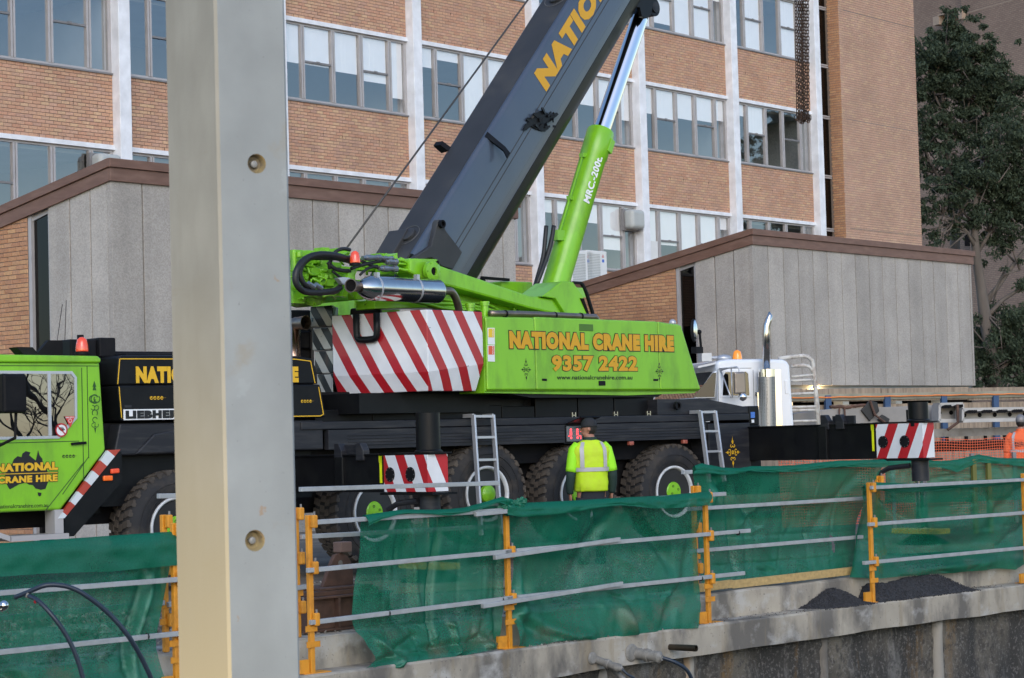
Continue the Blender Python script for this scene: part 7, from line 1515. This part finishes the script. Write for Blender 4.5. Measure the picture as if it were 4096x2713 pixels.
eucalypt('tallest eucalyptus standing just right of the brick tower', 94, [
    [(3815, 1500, .28, 0), (3818, 1200, .25, 0), (3822, 900, .22, 0), (3800, 760, .19, 0), (3790, 620, .15, 0), (3782, 480, .12, 0), (3770, 380, .08, 0), (3775, 250, .05, 0)],
    [(3822, 900, .14, 0), (3870, 800, .11, .3), (3930, 690, .09, .5), (3960, 560, .07, .5), (3950, 400, .05, .5), (3900, 300, .03, .5)],
    [(3800, 760, .09, 0), (3740, 690, .07, -.4), (3700, 600, .05, -.5), (3690, 540, .03, -.5)], [(3790, 620, .08, 0), (3850, 500, .06, .2), (3880, 400, .04, .2), (3870, 280, .03, .3)], [(3782, 480, .06, 0), (3740, 380, .05, -.3), (3720, 300, .03, -.3)]],
    [(3820, 110, .75, 0, 1.2), (3805, 190, .95, .3, 1.2), (3850, 170, .9, .2, 1.1), (3745, 190, 1.0, -.3, 1), (3690, 240, 1.0, -.4, 1), (3780, 290, 1.3, 0, 1.1), (3860, 270, 1.2, .3, 1.1), (3920, 210, 1.0, .5, 1), (3960, 250, .9, .6, .9), (3710, 340, 1.2, -.5, 1), (3790, 380, 1.1, 0, .7), (3910, 340, 1.3, .4, 1.1), (3990, 300, 1.1, .6, 1), (4030, 390, 1.0, .6, .9), (3690, 470, .9, -.5, .6), (3960, 430, 1.3, .5, 1), (3880, 430, .9, .2, .6), (3700, 580, 1.1, -.4, .9), (3770, 520, 1.0, 0, .8), (3910, 540, 1.2, .4, .8), (3840, 620, 1.0, .2, .6), (3720, 680, .9, -.3, .5), (3800, 700, .9, .1, .5)], 56000, 5, .165)
eucalypt('dark spreading eucalyptus at the right edge with bare lower branches', 90, [
    [(3985, 1560, .30, 0), (3960, 1400, .27, 0), (3938, 1250, .25, 0), (3925, 1150, .22, 0), (3905, 1020, .19, 0), (3895, 900, .15, 0), (3905, 780, .11, 0), (3930, 640, .07, 0)],
    [(3930, 1220, .13, 0), (3990, 1150, .11, .4), (4060, 1050, .09, .6), (4130, 960, .06, .7)], [(3945, 1270, .11, 0), (4010, 1200, .09, .5), (4090, 1150, .07, .7), (4160, 1140, .04, .7)], [(3905, 1020, .10, 0), (3960, 930, .08, .3), (4030, 860, .06, .4), (4090, 820, .04, .5)], [(3905, 1000, .08, 0), (3870, 930, .07, -.3), (3820, 880, .05, -.4), (3770, 860, .03, -.4)], [(3985, 1500, .10, 0), (4040, 1440, .08, .3), (4100, 1380, .05, .5)], [(3940, 1240, .07, 0), (4010, 1100, .05, .2), (4080, 1080, .03, .3)]],
    [(3990, 620, 1.3, .3, 1.2), (4060, 560, 1.3, .5, 1.1), (3930, 680, 1.2, 0, 1.1), (4070, 690, 1.5, .5, 1.2), (3990, 760, 1.4, .3, 1.1), (3900, 780, 1.1, -.2, 1), (4090, 820, 1.3, .6, 1), (3820, 760, 1.0, -.4, .9), (3730, 780, .9, -.5, .8), (3850, 860, .9, -.3, .7), (3960, 870, 1.1, .2, .9), (4050, 890, 1.1, .5, .9), (3700, 880, .8, -.6, .7), (3740, 950, .7, -.5, .5), (4000, 1000, 1.0, .3, .6), (4070, 1290, 1.3, .5, 1.1), (4010, 1330, 1.2, .3, 1), (3950, 1370, 1.2, 0, 1), (4080, 1400, 1.3, .6, 1.1), (3920, 1450, 1.1, -.2, 1), (4010, 1440, 1.2, .2, 1), (4100, 1490, 1.0, .5, .9), (3930, 1510, .8, 0, .8), (3720, 1010, .6, -.5, .4)], 54000, 6, .165)

# ------------------------------------------------------------------ trees off to the right, seen in the glass
_W = FP.at(3125, 600); _v = (_W - CAM).normalized(); _rr = _v - FP.n * 2 * _v.dot(FP.n); _T = _W + _rr * (27 / Vector((_rr.x, _rr.y)).length)
src = [o for o in COL.objects if o.name == 'eucalyptus_tree'][0]
c = src.copy(); c.location = (_T.x, _T.y, 0); c.scale = (.86, .86, .86); link(c); c['label'] = 'eucalyptus out of view at the right, mirrored in the office windows'; c['group'] = 'eucalypts beyond the annex'
for ch in list(src.children): d = ch.copy(); COL.objects.link(d); d.parent = c
_W = CPL.at(170, 1600); _v = (_W - CAM).normalized(); _rr = _v - CPL.n * 2 * _v.dot(CPL.n); _T = _W + _rr * 42
bt = thing('bare_tree', 'leafless tree out of view at the right, mirrored in the crane cab window', 'tree', (_T.x, _T.y, 0))
rdt = random.Random(12); b = MB()
def branch(p, d, L, r, k):
    q = [p]; dd = d
    for i in range(4): dd = (dd + Vector((rdt.gauss(0, .16), rdt.gauss(0, .16), rdt.gauss(.04, .12)))).normalized(); q.append(q[-1] + dd * L / 4)
    b.tube(q, [r, r * .9, r * .8, r * .7, r * .6], 5 if k > 1 else 8, False)
    if k < 6:
        for i in range(3 if k < 4 else 2): s = q[rdt.choice((2, 3, 4))]; n_ = (dd + Vector((rdt.gauss(0, .6), rdt.gauss(0, .6), rdt.gauss(.1, .45)))).normalized(); branch(s, n_, L * rdt.uniform(.55, .8), r * .55, k + 1)
branch(Vector((_T.x, _T.y, 0)), Vector((0, 0, 1)), 2.6, .13, 0); branch(Vector((_T.x + 2.2, _T.y + 1.5, 0)), Vector((.1, 0, 1)), 2.4, .11, 0)
b.build('trunk', M_bark, bt, smooth=True)
# ------------------------------------------------------------------ chains hanging from the hook (out of the picture)
M_chain = mat('rusty_chain', (.050, .032, .024), .7, .3, var=.3, vs=30, dirt=(.13, .065, .035), ds=14, damt=.7)
ct = thing('lifting_chain', 'bundle of rusty lifting chains hanging in front of the last white pillar', 'chain', atZ(3210, 480, 27))
def link_mesh():
    b = MB(); n = 10; P = []
    for k in range(n):
        a = 2 * math.pi * k / n; x, z = .0155 * math.cos(a), .0155 * math.sin(a) + (.0125 if math.sin(a) > 0 else -.0125); P.append(Vector((x, 0, z)))
    vs = []; fs = []
    for i, p in enumerate(P):
        d = (P[(i + 1) % n] - P[i - 1]).normalized(); s = d.cross(Vector((0, 1, 0)))
        for k in range(3): t = 2.094 * k; vs.append(p + (s * math.cos(t) + Vector((0, 1, 0)) * math.sin(t)) * .0062)
    for i in range(n):
        for k in range(3): fs.append((i * 3 + k, i * 3 + (k + 1) % 3, ((i + 1) % n) * 3 + (k + 1) % 3, ((i + 1) % n) * 3 + k))
    me = bpy.data.meshes.new('chain_link'); me.from_pydata([tuple(v) for v in vs], [], fs); me.materials.append(M_chain); return me, vs, fs
lme, lvs, lfs = link_mesh(); inv = WM[ct].inverted(); cnt = 0; J = MB(); rdc = random.Random(2)
strands = [(3182, 3190, -40, 470), (3231, 3233, -40, 478), (3194, 3197, -40, 462), (3202, 3203, -40, 480), (3210, 3209, -40, 482), (3217, 3216, -40, 474), (3224, 3224, -40, 466), (3206, 3213, -40, 455)]
pos = []
for si, (x0, x1, y0, y1) in enumerate(strands):
    a, c = atZ(x0, y0, 27 + (si % 3) * .05), atZ(x1, y1, 27 + (si % 3) * .05); L = (c - a).length; n = int(L / .0405)
    for k in range(n): pos.append((a.lerp(c, k / n) + Vector((rdc.uniform(-.002, .002), rdc.uniform(-.01, .01), 0)), (k % 2) * math.pi / 2 + .7 + si * .3, si, k, n))
    for k in range(5): pos.append((c + Vector((.012 * k - .02, .01, -.02 * math.sin(k * 1.1))), k * 1.3, si, k, n))
pos.sort(key=lambda p: p[0].z)
for i, (p, a, si, k, n) in enumerate(pos):
    if i < 298:
        o = bpy.data.objects.new('chain_link', lme); o.location = inv @ p; o.rotation_euler = (0, rdc.uniform(-.1, .1), a); link(o, ct)
    else:
        R3 = Matrix.Rotation(a, 3, 'Z'); J.add([p + R3 @ v for v in lvs], lfs)
o = J.build('chain_run', M_chain, ct, fixn=False); o['kind'] = 'stuff'
# ------------------------------------------------------------------ orange barrier mesh and far green cloth
M_omesh = mat('orange_barrier_mesh', (.75, .13, .05), .6, var=.1)
BP2 = plane_px(3700, 1800, 36.5, 1.15)
om = thing('barrier_mesh', 'orange plastic barrier mesh fence behind the right outrigger', 'barrier mesh', M=BP2.M)
ua, ub = BP2.uv(3120, 1800)[0], BP2.uv(4250, 1800)[0]; b = MB(BP2.M); cw_, chh = .050, .055
def osag(u, v): s = .05 * math.sin(u * 1.9) + .03 * math.sin(u * 4.1 + v); return (u, .05 * math.sin(u * 2.3 + v * 2), .12 + v * (1.32 + s))
nv_ = 30; nu_ = int((ub - ua) / cw_)
for j in range(nv_ + 1):
    pts = [osag(ua + (ub - ua) * i / 60, j / nv_) for i in range(61)]
    for i in range(60): b.bar(pts[i], pts[i + 1], .004, .008)
for i in range(nu_ + 1):
    u = ua + i * cw_; pts = [osag(u, j / 4) for j in range(5)]
    for j in range(4): b.bar(pts[j], pts[j + 1], .004, .007, up=(0, 1, 0))
o = b.build('net', M_omesh, om, fixn=False)
for x in (3560, 3880, 4048): u = BP2.uv(x, 1800)[0]; b = MB(BP2.M); b.box((u - .035, -.07, 0), (u + .035, -.02, 1.22)); b.build('picket', M_sill, om)
M_yg = mat('yellow_green_post', (.13, .13, .03), .6, var=.1)
fc = cloth('shade_cloth', 'green shade cloth fence furthest back at the right with two yellowish posts', [
    [(3540, 1842, 0), (3640, 1840, 0), (3760, 1850, 0), (3830, 1840, 0), (3912, 1822, 0), (3990, 1838, 0), (4120, 1838, 0)],
    [(3540, 1900, .02), (3800, 1905, .02), (4120, 1890, .02)], [(3540, 2010, .02), (3800, 2010, .02), (4120, 2000, .02)]], 71, 60, 24, P=plane_px(3800, 1900, 33.5, 1.0), amp=.03,
    hem=[(3540, 1862, -.06), (3640, 1868, -.06), (3760, 1870, -.06), (3830, 1890, -.06), (3912, 1850, -.06), (3990, 1855, -.06), (4120, 1870, -.06)])
P5 = plane_px(3800, 1900, 33.5, 1.0)
for x in (3889, 3948): u = P5.uv(x, 1900)[0]; b = MB(P5.M); b.box((u - .04, -.06, 0), (u + .04, -.012, P5.uv(x, 1838)[1])); b.build('post', M_yg, fc)
# ------------------------------------------------------------------ people
M_skin = mat('skin', (.36, .17, .11), .5, var=.1, vs=8); M_hiv = mat('fluoro_vest', (.50, .72, .012), .7, var=.08, vs=3, dirt=(.42, .42, .06), ds=3.5, damt=.5, bump=.25, bs=7); M_hiv2 = mat('fluoro_shirt', (.32, .78, .015), .7, var=.06, vs=4, bump=.2, bs=8)
M_grn = mat('dark_green_sleeve', (.010, .028, .022), .8, var=.2); M_navy = mat('dark_trousers', (.014, .016, .022), .85, var=.2); M_tape = mat('reflective_tape', (.42, .41, .42), .4, var=.08, vs=6); M_hair = mat('dark_hair', (.015, .012, .010), .6, var=.2); M_cap = mat('black_cap', (.012, .013, .016), .8, var=.2)
def loft(b, secs, n=18, caps=True):
    """secs: (centre, rx, ry, (axis x vec), (axis y vec))"""
    vs = []; fs = []
    for c, rx, ry, ax, ay in secs:
        for k in range(n): t = 2 * math.pi * k / n; vs.append(Vector(c) + Vector(ax) * rx * math.cos(t) + Vector(ay) * ry * math.sin(t))
    for i in range(len(secs) - 1):
        for k in range(n): a = i * n + k; c2 = i * n + (k + 1) % n; fs.append((a, c2, c2 + n, a + n))
    if caps: fs.append(list(range(n - 1, -1, -1))); fs.append([(len(secs) - 1) * n + k for k in range(n)])
    b.add(vs, fs)
X3, Y3, Z3 = Vector((1, 0, 0)), Vector((0, 1, 0)), Vector((0, 0, 1))
def limb(b, pts, n=14):
    """tapered limb along points ((x,y,z), r)"""
    secs = []
    for i, (p, r) in enumerate(pts):
        d = (Vector(pts[min(i + 1, len(pts) - 1)][0]) - Vector(pts[max(i - 1, 0)][0])).normalized(); ax = d.cross(Y3); ax = (ax if ax.length > .1 else X3).normalized(); ay = d.cross(ax).normalized(); rr = r if isinstance(r, tuple) else (r, r); secs.append((p, rr[0], rr[1], ax, ay))
    loft(b, secs, n)
def person(label, loc, rz, vest, sleeve, fore, headturn, seed, backtext=None, cap=True):
    """local frame: +y = where the person faces, x = right hand side"""
    M = Matrix.Translation(loc) @ Matrix.Rotation(rz, 4, 'Z'); rt = thing('person', label, 'person', M=M)
    b = MB(M)
    loft(b, [((0, .01, .86), .155, .105, X3, Y3), ((0, .0, .96), .165, .115, X3, Y3), ((0, .0, 1.10), .15, .11, X3, Y3), ((0, -.01, 1.26), .17, .12, X3, Y3), ((0, -.015, 1.40), .185, .12, X3, Y3), ((0, -.01, 1.50), .15, .085, X3, Y3), ((0, .0, 1.555), .075, .065, X3, Y3), ((0, .012, 1.62), .06, .065, X3, Y3)], 20)
    for s in (-1, 1):
        limb(b, [((s * .09, .0, .92), .098), ((s * .10, .01, .70), .085), ((s * .105, .015, .50), .060), ((s * .105, -.01, .36), .060), ((s * .105, -.01, .10), .042), ((s * .105, .0, .06), .045)])
        loft(b, [((s * .105, -.05, .04), .04, .035, X3, Z3), ((s * .107, .05, .045), .045, .038, X3, Z3), ((s * .11, .16, .03), .042, .025, X3, Z3), ((s * .11, .20, .022), .02, .015, X3, Z3)], 12)
        limb(b, [((s * .165, -.01, 1.47), .062), ((s * .215, -.015, 1.40), .060), ((s * .245, -.03, 1.26), .052), ((s * .265, -.04, 1.14), .043), ((s * .275, -.015, 1.02), .040), ((s * .272, .01, .90), .029), ((s * .270, .014, .875), (.022, .032))])
        # palm, four bent fingers, thumb
        loft(b, [((s * .270, .014, .885), .022, .034, X3, Y3), ((s * .268, .022, .84), .018, .043, X3, Y3), ((s * .264, .026, .80), .015, .043, X3, Y3)], 10)
        for f, (dy, L_) in enumerate(((-.030, .062), (-.008, .074), (.014, .070), (.034, .055))):
            y = .026 + dy; limb(b, [((s * .264, y, .805), .0095), ((s * .262, y + .002, .805 - L_ * .45), .0092), ((s * .250, y + .003, .805 - L_ * .75), .0085), ((s * .236, y + .003, .805 - L_ * .9), .006)], 7)
        limb(b, [((s * .266, .052, .855), .012), ((s * .260, .072, .83), .011), ((s * .252, .078, .80), .009), ((s * .246, .076, .785), .006)], 7)
    # head
    H = Matrix.Translation((0, .03, 1.70)) @ Matrix.Rotation(headturn, 4, 'Z')
    hb = MB(); hb.ball((0, 0, .02), 1, 22, 16, (.076, .096, .112)); hb.ball((0, .028, -.055), 1, 16, 10, (.056, .066, .062)); hb.ball((0, .100, -.012), 1, 8, 6, (.013, .020, .022)); hb.ball((0, .092, -.052), 1, 10, 5, (.026, .012, .008))
    for s in (-1, 1): hb.ball((s * .078, -.004, -.002), 1, 8, 6, (.010, .020, .032)); hb.ball((s * .030, .084, .022), 1, 8, 6, (.014, .010, .008))
    b.add([H @ v for v in hb.v], hb.f)
    body = b.build('body', M_skin, rt, smooth=True)
    rm = body.modifiers.new('skin', 'REMESH'); rm.mode = 'VOXEL'; rm.voxel_size = .0085; rm.use_smooth_shade = True; sm = body.modifiers.new('smooth', 'SMOOTH'); sm.iterations = 3; sm.factor = .4
    MH = M @ H
    b = MB(MH)
    for s in (-1, 1): b.ball((s * .030, .093, .020), .008, 8, 6)
    b.build('eye', M_blackd, rt, smooth=True)
    b = MB(MH); b.ball((0, -.006, .022), 1, 20, 12, (.081, .099, .114)); 
    hr = b.build('hair', M_hair, rt, smooth=True); bm = bmesh.new(); bm.from_mesh(hr.data); inv_ = (WM[rt].inverted() @ MH).inverted(); kill = [v for v in bm.verts if (inv_ @ v.co).y > .02 or (inv_ @ v.co).z < -.085]; bmesh.ops.delete(bm, geom=kill, context='VERTS'); bm.to_mesh(hr.data); bm.free()
    if cap:
        b = MB(MH); rows = []
        for i in range(8):
            p = math.pi / 2 * (i / 7); rows.append([(.088 * math.cos(p) ** .75 * math.cos(t), -.004 + .106 * math.cos(p) ** .75 * math.sin(t), .018 + .122 * math.sin(p)) for t in [2 * math.pi * k / 22 for k in range(22)]])
        b.add([q for r in rows for q in r], [(i * 22 + k, i * 22 + (k + 1) % 22, (i + 1) * 22 + (k + 1) % 22, (i + 1) * 22 + k) for i in range(7) for k in range(22)])
        br = []
        for t in range(9):
            a = math.pi * (.16 + .68 * t / 8); br += [(.086 * math.cos(a), -.004 + .104 * math.sin(a), .030), (.070 * math.cos(a), .03 + .165 * math.sin(a), .016)]
        b.add(br, [(2 * i, 2 * i + 1, 2 * i + 3, 2 * i + 2) for i in range(8)]); c_ = b.build('cap', M_cap, rt, smooth=True); so_ = c_.modifiers.new('thick', 'SOLIDIFY'); so_.thickness = .006
    else:
        b = MB(MH); b.ball((0, -.004, .055), 1, 20, 10, (.090, .108, .105)); b.build('beanie', M_sill, rt, smooth=True)
    rd = random.Random(seed)
    def garment(name, m, secs, n=40, amp=.010, close=False):
        b = MB(M); vs = []; ns = len(secs); sub = 4; S2 = []
        for i in range(ns - 1):
            for k in range(sub):
                t = k / sub; A, B = secs[i], secs[i + 1]; S2.append(tuple(np.array(A) * (1 - t) + np.array(B) * t))
        S2.append(tuple(secs[-1]))
        for (cx0, cy0, z, rx, ry) in S2:
            for k in range(n):
                t = 2 * math.pi * k / n; c, s = math.cos(t), math.sin(t); c2 = math.copysign(abs(c) ** .8, c); s2 = math.copysign(abs(s) ** .8, s)
                d = 1 + amp * 8 * noise.noise(Vector((c * 2, s * 2, z * 7 + seed))) + amp * 5 * noise.noise(Vector((c * 5, s * 5, z * 16 + seed)))
                vs.append((cx0 + rx * c2 * d, cy0 + ry * s2 * d, z))
        b.add(vs, [(i * n + k, i * n + (k + 1) % n, (i + 1) * n + (k + 1) % n, (i + 1) * n + k) for i in range(len(S2) - 1) for k in range(n)])
        o = b.build(name, m, rt, smooth=True); q = o.modifiers.new('thick', 'SOLIDIFY'); q.thickness = .006; return o
    VS = [(0, .0, .915, .205, .155), (0, -.005, 1.0, .215, .160), (0, -.005, 1.12, .212, .156), (0, -.01, 1.28, .228, .158), (0, -.012, 1.40, .250, .150), (0, -.012, 1.475, .238, .125), (0, -.01, 1.525, .165, .100), (0, .0, 1.560, .095, .082)]
    garment('vest', vest, VS); SHc = [(0, .0, 1.52, .095, .085), (0, .0, 1.57, .080, .078), (0, .005, 1.595, .078, .078)]; garment('collar', M_grn if cap else vest, SHc, 24, .004)
    garment('trousers', M_navy, [(0, .0, .80, .172, .125), (0, .0, .90, .172, .128), (0, .0, .95, .170, .125)], 30, .004)
    for s in (-1, 1):
        b = MB(M); limb(b, [((s * .10, .0, .84), .102), ((s * .102, .01, .68), .092), ((s * .106, .015, .50), .075), ((s * .106, -.005, .34), .072), ((s * .106, -.005, .09), .066)], 16); b.build('trouser_leg', M_navy, rt, smooth=True)
        b = MB(M); loft(b, [((s * .106, -.06, .05), .047, .05, X3, Z3), ((s * .108, .05, .055), .052, .055, X3, Z3), ((s * .112, .17, .035), .048, .034, X3, Z3), ((s * .112, .215, .025), .025, .022, X3, Z3)], 14); b.build('boot', M_blackm, rt, smooth=True)
        b = MB(M); limb(b, [((s * .150, -.01, 1.485), .078), ((s * .205, -.012, 1.43), .082), ((s * .240, -.028, 1.30), .075), ((s * .262, -.036, 1.20), .070), ((s * .268, -.036, 1.165), .068)], 18); b.build('sleeve', sleeve, rt, smooth=True)
        b = MB(M); limb(b, [((s * .262, -.036, 1.20), .064), ((s * .272, -.034, 1.10), .060), ((s * .280, -.010, 1.00), .056), ((s * .275, .008, .915), .046), ((s * .273, .012, .89), .042)], 18); b.build('cuff', fore, rt, smooth=True)
    # reflective tape: waist band and braces, lying on the vest
    def band(z0, z1):
        b = MB(M); n = 40; vs = []
        for z in (z0, z1):
            zz = [v[2] for v in VS]; rx = np.interp(z, zz, [v[3] for v in VS]) + .010; ry = np.interp(z, zz, [v[4] for v in VS]) + .010
            for k in range(n): t = 2 * math.pi * k / n; c, s = math.cos(t), math.sin(t); vs.append((rx * math.copysign(abs(c) ** .8, c) * 1.01, -.006 + ry * math.copysign(abs(s) ** .8, s) * 1.01, z))
        b.add(vs, [(k, (k + 1) % n, n + (k + 1) % n, n + k) for k in range(n)]); return b.build('reflective_band', M_tape, rt, smooth=True, fixn=False)
    band(1.165, 1.215)
    for s in (-1, 1):
        b = MB(M); vs = []
        for z in np.linspace(1.215, 1.535, 9):
            zz = [v[2] for v in VS]; rx = np.interp(z, zz, [v[3] for v in VS]) + .012; ry = np.interp(z, zz, [v[4] for v in VS]) + .012
            for x in (.125, .175):
                xx = min(x * (1 if z < 1.45 else 1 - (z - 1.45) * 2.5), rx * .97); c = (xx / rx) ** 1.25; sn_ = math.sqrt(max(0, 1 - c * c)) ** .8; vs.append((s * xx, -.012 - ry * sn_ * 1.01, z))
        b.add(vs, [(2 * i, 2 * i + 1, 2 * i + 3, 2 * i + 2) for i in range(8)]); b.build('reflective_brace', M_tape, rt, smooth=True, fixn=False)
    if backtext:
        lettering(backtext, rt, M_blackd, M @ Vector((-.125, -.175, 1.27)), M @ Vector((.125, -.175, 1.27)), M @ Vector((-.125, -.175, 1.36)), off=.04)
    return rt
pz = atZ(2363, 1900, 28.6); pz.z = 0
person('man seen from behind in a yellow hi vis vest and black cap facing the crane', pz, R_(14), M_hiv, M_hiv2, M_grn, R_(72), 3).scale = (1.055, 1.055, 1.055)
M_orv = mat('orange_jacket', (.80, .13, .035), .7, var=.08, vs=4, bump=.2, bs=9)
pz = atZ(4087, 1800, 39.5); pz.z = .02
person('worker in an orange hi vis jacket and grey beanie at the right edge', pz, R_(-12), M_orv, M_orv, M_orv, R_(-10), 8, 'SERGI', cap=False)
